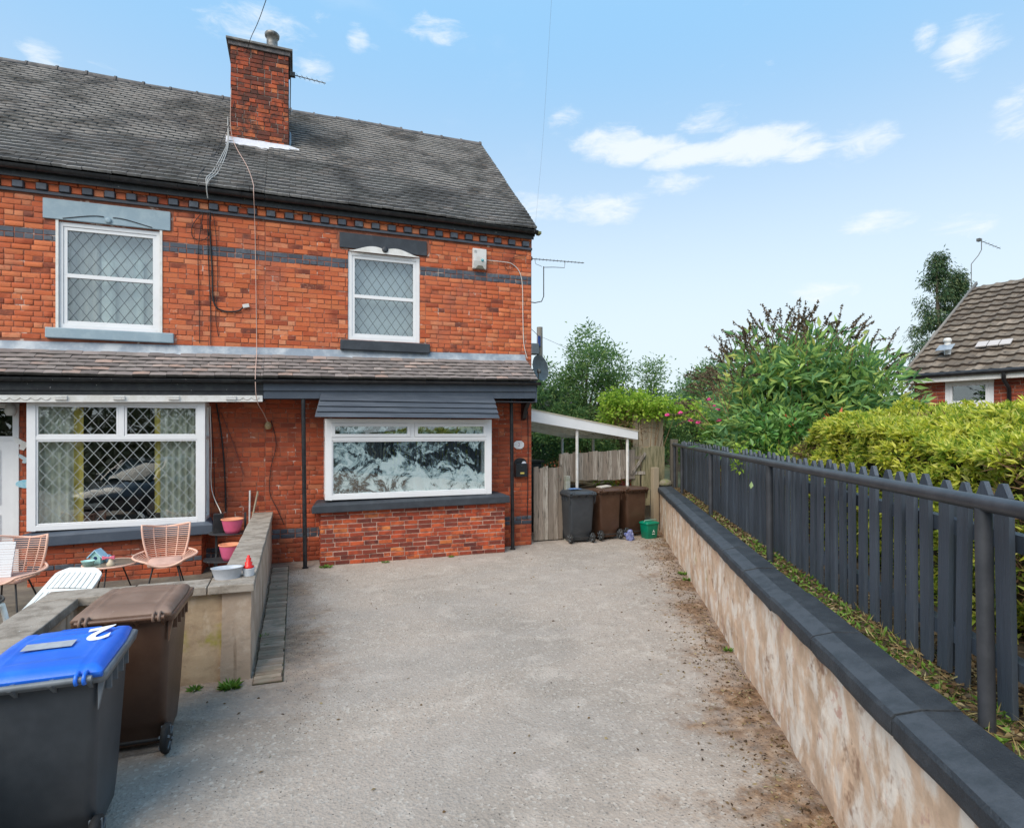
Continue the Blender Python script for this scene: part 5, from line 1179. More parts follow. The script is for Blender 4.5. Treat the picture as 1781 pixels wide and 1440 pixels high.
cable('cable', 'white cable down beside the left bay window ending at the pots', [(-5.57, -.35, 2.6), (-5.56, -.30, 1.9), (-5.56, -.25, 1.3), (-5.40, -.5, .95), (-5.34, -.8, .82)], .007, wht)
cable('cable', 'black drain cable down the brick pier right of the letter box', [(-.09, -.03, 2.6), (-.08, -.03, 1.8), (-.09, -.03, 1.0), (-.10, -.03, .5)], .008, blk)
mb = MB(); mb.smooth = True; mb.lathe([(.02, .07), (.045, .04), (.055, 0), (.04, -.05), (.015, -.06)], 12); small('wall_lamp', 'small brass and glass lamp hanging on the shaded wall', 'lamp', mb, mat('brassy_glass', (.45, .34, .18), .3, (.3, .2, .1), 30), (-4.745, -.07, 2.30), norm=False)
mb = MB(); mb.smooth = True; mb.lathe([(.03, .12), (.06, .08), (.075, .0), (.05, -.06)], 14); small('wall_lamp', 'frosted globe lamp above the white front door', 'lamp', mb, mat('frosted_glass', (.62, .62, .6), .3), (-8.18, -.12, 2.50), norm=False)
# butterflies and fish plaque
def plate(name, label, cat, pts, m, loc, ry=0, group=None): 
    mb = MB(); mb.prism(pts, 'y', -.014, 0); return small(name, label, cat, mb, m, loc, (0, ry, 0), bevel=.003, group=group)
bf = [(-.16, .10), (-.12, .11), (-.05, .06), (0, .03), (.05, .06), (.10, .09), (.11, .02), (.06, -.02), (.10, -.07), (.05, -.10), (0, -.04), (-.03, -.09), (-.09, -.07), (-.07, -.01), (-.13, .03)]
plate('butterfly_ornament', 'larger white butterfly ornament on the brickwork beside the left door', 'ornament', bf, white_paint, (-8.03, -.012, 2.02), group='butterfly wall ornaments')
plate('butterfly_ornament', 'smaller pale blue butterfly ornament beneath the larger white one', 'ornament', [(x * .7, z * .7) for x, z in bf], mat('pale_blue_paint', (.45, .55, .60), .5), (-8.02, -.012, 1.80), group='butterfly wall ornaments')
fish = [(.14 * math.cos(a), .065 * math.sin(a)) for a in np.linspace(.0, 2 * math.pi, 17)[:-1]]
plate('fish_plaque', 'light blue oval fish plaque low beside the white front door', 'plaque', fish, mat('turquoise_paint', (.25, .55, .68), .5, (.45, .65, .72), 14), (-8.02, -.012, 1.44))

# aerials, dish
def yagi(name, label, mast, boom0, boom1, n_el, el, parts_m, up=(0, 0, 1)):
    t = thing(name, label, 'aerial'); mb = MB(); mb.smooth = True; mb.tube(mast, .011, 7); mb.build('mast', parts_m, t)
    a, b = Vector(boom0), Vector(boom1); mb = MB(); mb.smooth = True; mb.tube([a, b], .009, 6); mb.build('boom', parts_m, t)
    d = (b - a).normalized(); s = d.cross(Vector(up)).normalized()
    mb = MB(); mb.smooth = True
    for k in range(n_el): p = a + (b - a) * (k + .5) / n_el; L = el * (1 - .35 * k / n_el); mb.tube([p - s * L, p + s * L], .004, 5)
    o = mb.build('elements', parts_m, t); o['kind'] = 'stuff'; mb = MB(); mb.box(-.05, .05, -.04, .04, -.04, .04); mb.build('dipole_box', parts_m, t, tuple(a + (b - a) * .04)); return t
al_m = mat('weathered_aluminium', (.17, .17, .16), .5, (.10, .10, .10), 9, metal=.3)
yagi('tv_aerial', 'long television aerial on a bent bracket off the right gable', [(.0, .9, 4.95), (.45, .9, 4.93), (.60, .9, 4.97), (.65, .9, 5.08), (.65, .9, 5.72)], (.33, 1.05, 5.90), (1.47, .62, 5.80), 16, .10, al_m)
mb = MB(); mb.smooth = True; mb.tube([(.65, .9, 5.70), (.85, .85, 5.71), (1.08, .77, 5.70), (1.09, .77, 5.83)], .007, 6); mb.tube([(.62, .92, 5.72), (.5, .98, 5.78), (.48, .99, 5.88)], .005, 5); small('aerial_stay', 'thin stay arm under the long television aerial', 'aerial stay', mb, al_m)
yagi('tv_aerial', 'short television aerial slanting from the right side of the chimney', [(CHX1 + .02, 1.9, 8.5), (CHX1 + .03, 1.9, 9.45)], (CHX1 + .04, 1.9, 9.32), (CHX1 + .68, 1.55, 9.08), 7, .09, al_m)
ds = thing('satellite_dish', 'dark grey mesh satellite dish on the right gable below the aerial', 'dish', (.46, .75, 3.52))
mb = MB(); mb.smooth = True; prof = [(.0, .0), (.10, .006), (.2, .03), (.27, .06), (.28, .065)]
mb.lathe(prof, 28, cap0=False, cap1=False, sx=.85); mb.lathe([(r_, z_ + .008) for r_, z_ in prof][::-1], 28, cap0=False, cap1=False, sx=.85); d_ = mb.build('reflector', mat('dish_grey', (.085, .105, .115), .5, (.12, .15, .16), 8), ds, (0, 0, 0), (R(80), 0, R(25)), norm=False)
mb = MB(); mb.smooth = True; mb.tube([(-.46, .12, -.02), (-.2, .08, -.05), (0, .04, 0)], .02, 8); mb.build('wall_bracket', al_m, ds)
mb = MB(); mb.smooth = True; mb.tube([(0, 0, -.22), (-.08, -.18, -.24), (-.12, -.32, -.10)], .01, 6); mb.box(-.15, -.09, -.36, -.30, -.13, -.05); mb.build('receiver_arm', al_m, ds)

# ------------------------------------------------------------------ garden furniture and pots in the left yard
pinkr = mat('pale_pink_rattan', (.80, .50, .39), .5, (.72, .44, .34), 20)
def rattan_chair(label, loc, rz):
    t = thing('rattan_chair', label, 'chair', loc, rz, 'pink rattan garden chairs')
    def B(u, v):      # backrest surface
        w = .20 + .09 * v + .02 * math.sin(v * 3.1); return Vector((u * w, .20 + .16 * v - .13 * u * u * (.4 + v), .40 + .47 * v + .03 * u * u * v))
    def Sx(u, v):     # seat surface, v from back (0) to front (1), wings rise at the sides
        w = .22 + .16 * math.sin(math.pi * min(1, v * .95 + .05)) ; return Vector((u * w, .20 - .52 * v, .385 + .15 * abs(u) ** 2.4 * (1.05 - .55 * v) + .02 * v))
    mb = MB(); mb.smooth = True
    path = [B(-1, t_) for t_ in np.linspace(0, 1, 9)] + [B(u, 1) + Vector((0, 0, -.03 * (1 - abs(u)))) for u in np.linspace(-.8, .8, 9)] + [B(1, t_) for t_ in np.linspace(1, 0, 9)]
    mb.tube(path, .014, 8); mb.build('back_rim', pinkr, t)
    mb = MB(); mb.smooth = True
    path = [Sx(-1, v) for v in np.linspace(0, 1, 12)] + [Sx(u, 1) for u in np.linspace(-.8, .8, 7)] + [Sx(1, v) for v in np.linspace(1, 0, 12)]
    mb.tube(path, .014, 8); mb.build('seat_rim', pinkr, t)
    for k in range(17):
        v = .05 + k * .055; mb = MB(); mb.smooth = True; mb.tube([B(u, v) for u in np.linspace(-.98, .98, 9)], .0055, 5); mb.build('back_strand', pinkr, t)
    for u in (-.55, -.02, .5): mb = MB(); mb.smooth = True; mb.tube([B(u, v) + Vector((0, .006, 0)) for v in np.linspace(0, .98, 7)], .008, 5); mb.build('back_rib', pinkr, t)
    for k in range(15):
        v = .05 + k * .063; mb = MB(); mb.smooth = True; mb.tube([Sx(u, v) for u in np.linspace(-.98, .98, 11)], .0055, 5); mb.build('seat_strand', pinkr, t)
    lg = mat('dark_metal_leg', (.03, .028, .028), .4)
    for sx in (-1, 1):
        for sy in (-1, 1):
            mb = MB(); mb.smooth = True; mb.tube([(sx * .14, -.06 + sy * .12, .38), (sx * .23, -.06 + sy * .24, 0)], .010, 6); mb.build('leg', lg, t)
    return t
rattan_chair('pink rattan chair directly under the left bay window sill', (-5.98, -1.42, .022), R(8))
rattan_chair('pink rattan chair with a white ribbed cloth, at the far left', (-7.55, -1.78, .022), R(-10))
def cushion(label, loc, rz):
    mb = MB(); loft(mb, [(rrect(.17, -.18, .18, .05), -.015), (rrect(.20, -.21, .21, .06), -.005), (rrect(.205, -.215, .215, .06), .02), (rrect(.18, -.19, .19, .05), .04), (rrect(.08, -.09, .09, .04), .048)])
    small('seat_cushion', label, 'cushion', mb, mat('blush_cushion_cloth', (.62, .40, .33), .9, (.55, .35, .29), 8, bump=.002), loc, (R(2), 0, rz), group='blush seat cushions', norm=False)
cushion('blush cushion on the rattan chair under the window', (-5.98, -1.45, .425), R(8)); cushion('blush cushion on the rattan chair at the far left', (-7.55, -1.82, .425), R(-10))
mb = MB(); 
for k in range(14): mb.box(-.15, .15, -.012 - .004 * (k % 2), 0, k * .030, k * .030 + .027)
small('ribbed_cloth', 'white ribbed cloth hung on the left rattan chair', 'cloth', mb, mat('white_ribbed_cloth', (.68, .68, .70), .9), (-7.66, -1.88, .47), (R(-14), 0, R(-10)))
tb = thing('garden_table', 'small round garden table between the two rattan chairs', 'table', (-6.62, -1.42, .022))
mb = MB(); mb.lathe([(.30, .425), (.305, .43), (.305, .44), (.30, .445)], 28); mb.build('table_top', mat('smoked_table_top', (.20, .15, .11), .3, (.26, .20, .15), 6), tb, norm=False)
mb = MB(); mb.smooth = True; mb.tube([(.31 * math.cos(a), .31 * math.sin(a), .437) for a in np.linspace(0, 2 * math.pi, 33)[:-1]], .012, 8, closed=True); mb.build('table_rim', pinkr, tb)
for k in range(3):
    a = 2.1 * k + .4; mb = MB(); mb.smooth = True; mb.tube([(.12 * math.cos(a), .12 * math.sin(a), .42), (.26 * math.cos(a), .26 * math.sin(a), 0)], .010, 6); mb.build('leg', mat('dark_metal_leg'), tb)
bh = thing('bird_house', 'pale turquoise bird house ornament on the small round table', 'bird house', (-6.78, -1.38, .468), R(-12))
tq = mat('pale_turquoise_paint', (.38, .66, .62), .5, (.48, .72, .68), 14); tq2 = mat('sky_blue_paint', (.32, .56, .72), .5, (.42, .64, .76), 14)
mb = MB(); mb.prism([(-.06, 0), (.06, 0), (.06, .10), (0, .17), (-.06, .10)], 'y', -.05, .06); mb.build('house_body', tq, bh)
for s_ in (-1, 1): mb = MB(); mb.prism([(0, .172), (0, .187), (s_ * .095, .087), (s_ * .09, .073)], 'y', -.075, .08); mb.build('roof_board', tq2, bh)
mb = MB(); mb.lathe([(.022, 0), (.022, .004)], 14); mb.build('entrance_hole', mat('dark_blue_hole', (.01, .03, .12), .8), bh, (0, -.051, .075), (R(90), 0, 0))
mb = MB(); mb.lathe([(.0, .0), (.055, 0), (.075, .065), (.08, .07), (.07, .07), (.06, .03), (0, .03)], 18, cap0=False, cap1=False); small('flower_pot', 'pale turquoise pot in front of the bird house', 'pot', mb, tq, (-6.84, -1.54, .468), norm=False)
mb = MB(); mb.smooth = True; mb.lathe([(.045, 0), (.05, .02), (.03, .05), (.02, .09), (.008, .12)], 12); small('bell_ornament', 'small cream bell ornament with a pink bow on the round table', 'ornament', mb, mat('cream_ceramic', (.62, .52, .38), .4), (-6.58, -1.58, .468), norm=False)
mb = MB(); mb.prism([(-.07, -.02), (0, .0), (.07, -.02), (.07, .03), (0, .01), (-.07, .03)], 'y', -.012, .012); small('bow', 'pink ribbon bow on the bell ornament', 'bow', mb, mat('pink_ribbon', (.75, .16, .25), .6), (-6.60, -1.60, .565), bevel=.004)
mb = MB(); mb.smooth = True; mb.lathe([(.03, 0), (.04, .03), (.04, .08), (.02, .10)], 12); small('bird_feeder', 'small grey-blue jar beside the bird house', 'jar', mb, mat('blue_grey_glass', (.16, .26, .38), .3), (-6.66, -1.36, .468), norm=False)

# white plastic lounger behind the wall
lg = thing('plastic_lounger', 'white slotted plastic lounger back leaning behind the low garden wall', 'lounger', (-6.75, -3.60, .022), R(-20))
wp = mat('white_moulded_plastic', (.70, .72, .72), .4, (.58, .62, .60), 6)
def LP(u, v):   # back panel: u -1..1 across, v 0..1 up
    return Vector((u * (.235 + .03 * math.sin(v * 2.6)), .72 * v, .30 + .40 * v - .04 * math.sin(v * math.pi) + .012 * math.cos(u * 2)))
mb = MB(); rows = [0, .10, .32, .38, .62, .68, .92, 1.0]; ncol = 9
def lp_cell(u0, u1, v0, v1):
    k = 3; vs = []
    for j in range(k + 1):
        for (u, dz) in ((u0, 0), (u1, 0), (u1, -.018), (u0, -.018)):
            vv = v0 + (v1 - v0) * j / k; sh = 1 - .45 * max(0, (vv - .9) / .1) ** 2; p = LP(u * sh, vv); vs.append(p + Vector((0, -dz * .6, dz)))
    mb.add(vs, [(0, 1, 2, 3)] + [(4 * j + q, 4 * j + (q + 1) % 4, 4 * j + 4 + (q + 1) % 4, 4 * j + 4 + q) for j in range(k) for q in range(4)] + [(4 * k + 3, 4 * k + 2, 4 * k + 1, 4 * k)])
for i in range(len(rows) - 1):
    if i % 2 == 0: lp_cell(-1, 1, rows[i] , rows[i + 1])
    else:
        for c in range(ncol):
            u0 = -1 + 2 * c / ncol; u1 = u0 + 2 / ncol; lp_cell(u0 + (.018 if c else 0), u1 - (.018 if c < ncol - 1 else 0), rows[i] - .001, rows[i + 1] + .001)
mb.build('back_panel', wp, lg)
mb = MB(); mb.box(-.25, .25, -1.25, .02, .27, .30); mb.box(-.27, -.23, -1.25, .1, .22, .32); mb.box(.23, .27, -1.25, .1, .22, .32); mb.build('seat_panel', wp, lg, bevel=.01)
for sx in (-1, 1):
    mb = MB(); mb.smooth = True; mb.tube([(sx * .31, .12, .30), (sx * .34, .10, .48), (sx * .36, -.10, .56), (sx * .36, -.42, .56), (sx * .34, -.58, .48), (sx * .31, -.62, .28)], .026, 8); mb.build('arm_rest', wp, lg)
    for yy in (-1.1, .0): mb = MB(); mb.beam((sx * .27, yy, .28), (sx * .28, yy, 0), .05, .05); mb.build('leg', wp, lg)
mt_ = thing('mesh_table', 'black wire mesh garden table behind the white lounger', 'table', (-7.45, -3.45, .022))
mb = MB(); mb.smooth = True; dm = mat('dark_wire', (.03, .035, .035), .4); mb.tube([(.42 * math.cos(a), .42 * math.sin(a), .52) for a in np.linspace(0, 2 * math.pi, 33)[:-1]], .014, 8, closed=True); mb.build('rim', dm, mt_)
mb = MB()
for k in range(-9, 10):
    c_ = k * .044; h_ = math.sqrt(max(0, .42 ** 2 - c_ ** 2))
    if h_ > .05: mb.beam((c_, -h_, .52), (c_, h_, .52), .006, .004); mb.beam((-h_, c_, .516), (h_, c_, .516), .006, .004)
mb.build('wire_mesh', dm, mt_)['kind'] = 'stuff'
for k in range(4): a = k * math.pi / 2 + .5; mb = MB(); mb.smooth = True; mb.tube([(.38 * math.cos(a), .38 * math.sin(a), .51), (.15 * math.cos(a), .15 * math.sin(a), .25), (.33 * math.cos(a), .33 * math.sin(a), 0)], .012, 6); mb.build('leg', dm, mt_)

# plant stand, pots, trough
ps = thing('plant_stand', 'dark half-round two-tier plant stand holding pink pots by the wall', 'plant stand', (-5.24, -.72, .022))
sm_ = mat('dark_stand_metal', (.035, .038, .042), .45)
for (yy, z, rr) in ((-.12, .67, .29), (-.38, .33, .33)):
    mb = MB(); mb.prism([(rr * math.cos(a), yy - .0 + .75 * rr * math.sin(a)) for a in np.linspace(math.pi, 2 * math.pi, 15)] + [(rr, yy + .16), (-rr, yy + .16)], 'z', z - .012, z); mb.build('shelf', sm_, ps, bevel=.003)
for sx in (-.2, .2):
    mb = MB(); mb.box(sx - .015, sx + .015, -.02, .01, 0, .95); mb.build('upright', sm_, ps); mb = MB(); mb.beam((sx, 0, .34), (sx, -.50, 0), .02, .02); mb.build('foot', sm_, ps)
def pot(label, loc, r_, h_):
    mb = MB(); mb.cur = 0; mb.lathe([(.0, 0), (r_ * .62, 0), (r_ * .78, h_ * .25), (r_ * .97, h_ * .85), (r_, h_ * .93)], 24, cap0=False, cap1=False); mb.cur = 1
    mb.lathe([(r_, h_ * .93), (r_ * 1.06, h_ * .95), (r_ * 1.05, h_), (r_ * .93, h_), (r_ * .85, h_ * .7), (0, h_ * .7)], 24, cap0=False, cap1=False)
    return small('flower_pot', label, 'pot', mb, [mat('pink_glaze', (.66, .13, .26), .4, (.60, .11, .22), 4), mat('orange_clay_rim', (.72, .28, .15), .7, (.6, .24, .13), 12)], loc, group='pink flower pots', norm=False)
pot('pink flower pot with orange rim on the upper shelf of the stand', (-5.20, -.92, .693), .150, .215); pot('pink flower pot with orange rim on the lower shelf of the stand', (-5.20, -1.22, .353), .150, .23)
mb = MB(); mb.box(-.07, .07, -.05, .05, 0, .28); small('storage_tin', 'black tin standing left of the upper pink pot', 'tin', mb, black_pl, (-5.40, -.78, .693), bevel=.006)
tr = MB(); loft(tr, [([(.105 * math.cos(a), .07 * math.sin(a)) for a in np.linspace(0, 2 * math.pi, 25)[:-1]], 0), ([(.135 * math.cos(a), .085 * math.sin(a)) for a in np.linspace(0, 2 * math.pi, 25)[:-1]], .095), ([(.142 * math.cos(a), .092 * math.sin(a)) for a in np.linspace(0, 2 * math.pi, 25)[:-1]], .10),
   ([(.125 * math.cos(a), .076 * math.sin(a)) for a in np.linspace(0, 2 * math.pi, 25)[:-1]], .10), ([(.12 * math.cos(a), .07 * math.sin(a)) for a in np.linspace(0, 2 * math.pi, 25)[:-1]], .07)])
small('trough_planter', 'pale grey oval trough on the corner of the garden wall coping', 'planter', tr, mat('pale_zinc', (.50, .53, .58), .45, (.42, .45, .49), 9), (-4.90, -4.62, .872), (0, 0, R(6)), norm=False)
mb = MB(); mb.lathe([(.045, 0), (.055, .065), (.058, .07), (.05, .07), (.045, .03), (0, .03)], 18, cap1=False); small('small_tub', 'small white tub under the red figurine on the wall corner', 'tub', mb, mat('white_tub', (.66, .70, .75), .4), (-4.725, -4.58, .873), norm=False)
mb = MB(); mb.smooth = True; mb.lathe([(.045, 0), (.048, .015), (.03, .022), (.034, .05), (.020, .058), (.024, .085), (.012, .095), (.014, .112), (.0, .118)], 16, cap1=False); small('red_figurine', 'bright red stacked cone figurine standing on the white tub', 'figurine', mb, mat('glossy_red', (.72, .02, .015), .25), (-4.725, -4.58, .946), norm=False)
for i, (x, y) in enumerate(((-4.80, -4.35), (-4.77, -4.28))):
    mb = MB(); mb.smooth = True; mb.lathe([(.002, 0), (.011, .005), (.014, .014), (.011, .023), (.002, .028)], 10)
    small('black_ball', ('nearer small black ball on the wall coping behind the trough', 'farther small black ball on the wall coping behind the trough')[i], 'ball', mb, black_pl, (x, y, .872), group='small black balls', norm=False)
for i, (a, b, lab) in enumerate((((-5.03, -.14, .022), (-5.02, -.05, 1.24), 'upright white pole leaning on the shaded brick wall'), ((-5.12, -.42, .022), (-4.90, -.06, 1.22), 'slanting cream pole leaning on the shaded brick wall'))):
    mb = MB(); mb.smooth = True; mb.tube([a, b], .014, 8); small('garden_pole', lab, 'pole', mb, (white_paint, wood_pale)[i], group='poles leaning on the wall')

# ------------------------------------------------------------------ bungalow on the right
bg = thing('bungalow', 'red brick bungalow with brown concrete tiled roof beyond the yellow hedge', 'house', (9.60, -.78, 0)); 
BD = Vector((.25199, -.96752, 0)); BP = Vector((.96752, .25199, 0)); BR_ = math.atan2(BD.y, BD.x); bg.rotation_euler = (0, 0, BR_)
# local frame: x along the front, +y = into the house
BZ0, BZE, BL, BDep = .93, 3.52, 11.0, 9.0
hole = (.62, 1.52, 2.75, 3.37)
fw_ = wall_with_holes(0.0, BL, BZ0, BZE, [hole], .0, .24, 'front_wall', mat('mortar_bungalow', (.50, .34, .28), .95, (.4, .26, .2), 6), bg)
Mb = Matrix.Translation((9.60, -.78, 0)) @ Matrix.Rotation(BR_, 4, 'Z')
it = lay_bricks(0, 4.2, 2.06, BZE, [hole], y=0, pitch=.081, head_every=0, seed=91, proud=.012)
pieces('brick', 'bricks', BT, it, mat('brick_bungalow', rough=.85, rpi=[(0, (.24, .05, .03)), (.5, (.38, .075, .035)), (1, (.46, .12, .05))], var=(.3, .07, .04), vscale=6, bump=.003), fw_, 200, world=Mb)
mb = MB(); mb.prism([(.24, BZ0), (BDep, BZ0), (BDep, BZE), (BDep / 2, 6.0), (.24, BZE)], 'x', 0, .24); mb.box(.24, BL, BDep - .24, BDep, BZ0, BZE); mb.build('gable_wall', mortar_up, bg)
bw_ = newobj('window', None, bg); mb = MB(); frame_rect(mb, hole[0], hole[1], hole[2], hole[3], .09, -.02, .05); mb.build('window_frame', upvc, bw_, bevel=.004)
mb = MB(); frame_rect(mb, hole[0] + .09, hole[1] - .09, hole[2] + .09, hole[3] - .09, .05, -.03, .04); mb.build('sash', upvc, bw_, bevel=.004)
pane(bw_, hole[0] + .13, hole[1] - .13, hole[2] + .13, hole[3] - .13, .0); room(bw_, hole[0], hole[1], hole[2], hole[3], .2, 1.5, dark_room2)
mb = MB(); mb.box(hole[0] - .05, hole[1] + .05, -.05, .0, hole[2] - .07, hole[2]); mb.build('sill', white_paint, bw_)
bp_, bs_ = R(31), 5.36
mb = MB(); mb.prism([(-.28, BZE - .14), (-.28, BZE - .02), (BDep / 2, 6.36 - .23), (BDep + .28, BZE - .02), (BDep / 2, 6.26 - .23)], 'x', -.12, BL); rf = mb.build('roof', mat('roof_felt', (.05, .045, .04), .9), bg)
ct = MB(); ct.smooth = False   # concrete tile with one roll
prof = [(-.5, .0), (-.34, -.1), (-.12, .0), (.0, .75), (.12, .9), (.30, .35), (.5, .1)]
vs = []
for y_ in (0, 1):
    for (x, z) in prof: vs.append((x, y_, z))
for (x, z) in prof: vs.append((x, 0, z - 1.9))
k = len(prof); ct.add(vs, [(i, i + 1, k + i + 1, k + i) for i in range(k - 1)], 0); ct.add(vs, [(2 * k + i, 2 * k + i + 1, i + 1, i) for i in range(k - 1)], 1); CT = tmpl(ct)
it = []; q = random.Random(4); nr = 16; g = .338
for i in range(nr):
    s_ = i * g - .02; x = -.12
    while x < 9:
        cy, cz = -.30 + math.cos(bp_) * s_, BZE + .0 + math.sin(bp_) * s_
        it.append(Matrix.Translation((x + .15, cy, cz + .03)) @ Matrix.Rotation(bp_ - .15 + q.uniform(-.012, .012), 4, 'X') @ Matrix.Diagonal((.30, g + .06, .030, 1))); x += .30
pieces('tile', 'tiles', CT, it, [mat('concrete_tile_brown', rough=.9, rpi=[(0, (.13, .10, .075)), (.5, (.21, .165, .125)), (1, (.30, .24, .185))], var=(.13, .105, .08), vscale=5, bump=.004, fine=[((.04, .03, .025), 7, .60, .66), ((.42, .38, .33), 9, .66, .74), ((.20, .19, .07), 3, .62, .8)]),
       mat('concrete_tile_shadow_edge', (.06, .045, .035), .9)], rf, 300, world=Mb)
mb = MB(); mb.smooth = True; mb.tube([(-.12, BDep / 2 - .05, 6.15), (BL, BDep / 2 - .05, 6.15)], .10, 10); mb.build('ridge', mat('ridge_concrete', (.22, .20, .18), .9), rf)
mb = MB(); mb.smooth = True; 
for k2 in range(44): s_ = k2 / 43 * 5.3; 
mb.beam((-.13, -.30, BZE + .02), (-.13, BDep / 2, BZE + .02 + (BDep / 2 + .3) * math.tan(bp_)), .04, .09); mb.build('verge', mat('ridge_concrete'), rf)
mb = MB(); mb.box(-.1, BL, -.30, -.275, BZE - .19, BZE - .02); mb.build('fascia_board', white_paint, bg)
mb = MB(); mb.box(-.1, BL, -.275, .0, BZE - .19, BZE - .17); mb.build('soffit', white_paint, bg)
mb = MB(); mb.smooth = True; mb.tube([(-.15, -.35, BZE - .03), (BL, -.35, BZE - .03)], .055, 10); mb.build('gutter', black_pl, bg)
mb = MB(); mb.smooth = True; mb.tube([(1.78, -.35, BZE - .04), (1.78, -.35, BZE - .22), (1.80, -.08, BZE - .40), (1.80, -.07, BZ0)], .04, 10); mb.build('downpipe', black_pl, bg)
mb = MB(); mb.lathe([(.07, 0), (.07, .25), (.06, .30), (.085, .31), (.085, .36), (.06, .40)], 14, (.48, .55, BZE + .50)); mb.build('flue_vent', white_paint, rf, norm=False)
mb = MB(); mb.box(.80, 1.12, .55, .85, 0, .008, M=Matrix.Translation((-.47, -.22, BZE + .30)) @ Matrix.Rotation(bp_, 4, 'X')); mb.build('flue_flashing', lead_m, rf)
for k2 in range(3): mb = MB(); mb.box(-.10, .10, 0, .26, .035, .06, M=Matrix.Translation((1.1 + k2 * .22, .62, BZE + .585)) @ Matrix.Rotation(bp_, 4, 'X')); mb.build('replacement_tile', mat('pale_new_tile', (.50, .46, .44), .8), rf)
mb = MB(); mb.smooth = True; mb.tube([(2.05, -.02, 3.28), (2.10, -.03, 3.20), (2.05, -.03, 3.12), (2.10, -.03, 3.05), (2.04, -.03, 2.98)], .012, 5); mb.tube([(2.18, -.03, 3.24), (2.25, -.03, 3.2), (2.22, -.03, 3.0)], .012, 5); o = mb.build('wall_ornament', white_paint); o.matrix_world = Mb; tag(o, 'small white curly ornament on the bungalow brickwork right of the drainpipe', 'ornament')
yg = yagi('tv_aerial', 'television aerial on a cranked mast over the bungalow ridge', [(13.72, .50, 6.2), (13.72, .50, 6.95), (13.90, .42, 7.2), (13.96, .38, 7.35), (13.96, .38, 7.66)], (13.88, .42, 7.64), (14.46, .19, 7.38), 6, .10, al_m)
ds2 = MB(); ds2.smooth = True; ds2.lathe([(0, 0), (.13, .012), (.24, .06), (.26, .075)], 22, cap0=False, cap1=False); o = small('satellite_dish', 'pale satellite dish half hidden behind the bungalow roof edge', 'dish', ds2, mat('pale_dish', (.45, .47, .46), .5), (12.6, .55, 4.80), (R(80), 0, R(-60)), norm=False)

# ------------------------------------------------------------------ plants
def leafm(name, stops, trans=.5, rough=.5, var=None):
    return mat(name, rough=rough, rpi=stops, trans=trans, spec=.3, var=var, vscale=2.0)
yellowleaf = leafm('golden_hedge_leaf', [(0, (.50, .54, .05)), (.3, (.72, .76, .09)), (.65, (.86, .86, .15)), (1, (.93, .90, .28))])
goldgreen = leafm('mid_green_hedge_leaf', [(0, (.18, .30, .03)), (.5, (.36, .50, .06)), (1, (.58, .66, .12))])
budleaf = leafm('shrub_leaf_fresh', [(0, (.12, .28, .12)), (.35, (.24, .46, .18)), (.7, (.40, .62, .17)), (.93, (.60, .76, .22)), (1, (.80, .78, .2))])
buddark = mat('dried_flower_spike', rough=.85, rpi=[(0, (.05, .04, .025)), (.5, (.11, .085, .05)), (.9, (.20, .155, .10)), (1, (.13, .10, .065))])
treeleaf = leafm('tree_leaf_mid', [(0, (.08, .18, .07)), (.4, (.17, .31, .11)), (.8, (.27, .43, .14)), (1, (.42, .54, .17))])
treeleaf2 = leafm('tree_leaf_bluish', [(0, (.07, .16, .08)), (.5, (.14, .26, .13)), (1, (.26, .38, .18))])
conif = leafm('conifer_spray', [(0, (.03, .08, .035)), (.5, (.07, .14, .06)), (1, (.18, .22, .09))], .25)
roseleaf = leafm('rose_leaf', [(0, (.06, .15, .03)), (.5, (.16, .33, .05)), (1, (.36, .52, .08))])
laurleaf = leafm('glossy_laurel_leaf', [(0, (.05, .16, .035)), (.5, (.12, .28, .06)), (1, (.26, .42, .10))], .2, .25)
limeleaf = leafm('lime_climber_leaf', [(0, (.20, .38, .04)), (.5, (.38, .58, .06)), (1, (.58, .72, .12))])
redleaf = mat('red_orange_leaf', rough=.5, rpi=[(0, (.55, .06, .02)), (1, (.75, .20, .08))], trans=.3)
bark = mat('bark', (.09, .07, .05), .95, (.14, .115, .085), 8, bump=.01, bscale=20)
twig = mat('dry_twig', rough=.9, rpi=[(0, (.10, .055, .03)), (.5, (.19, .11, .055)), (1, (.30, .20, .11))])
def clumps(q, n, c, rad, flat=1.0, surface=.35):
    """clump centres inside an ellipsoid, biased to the outside"""
    out = []
    while len(out) < n:
        v = q.normal(size=3); v /= np.linalg.norm(v); r_ = q.uniform(surface, 1) ** .6; out.append(np.array(c) + v * r_ * np.array(rad))
    return np.array(out)
def leaves_on(q, cs, per, spread, up=.3, down=0.0):
    P_, D_ = [], []
    for c in cs:
        n = int(per * q.uniform(.6, 1.4)); s = spread * q.uniform(.6, 1.3); pp = q.normal(size=(n, 3)) * s * [1, 1, .75]; P_.append(pp + c)
        dd = pp / (np.linalg.norm(pp, axis=1, keepdims=True) + 1e-6) + q.normal(size=(n, 3)) * .6; dd[:, 2] += up - down; D_.append(dd)
    return np.concatenate(P_), np.concatenate(D_)
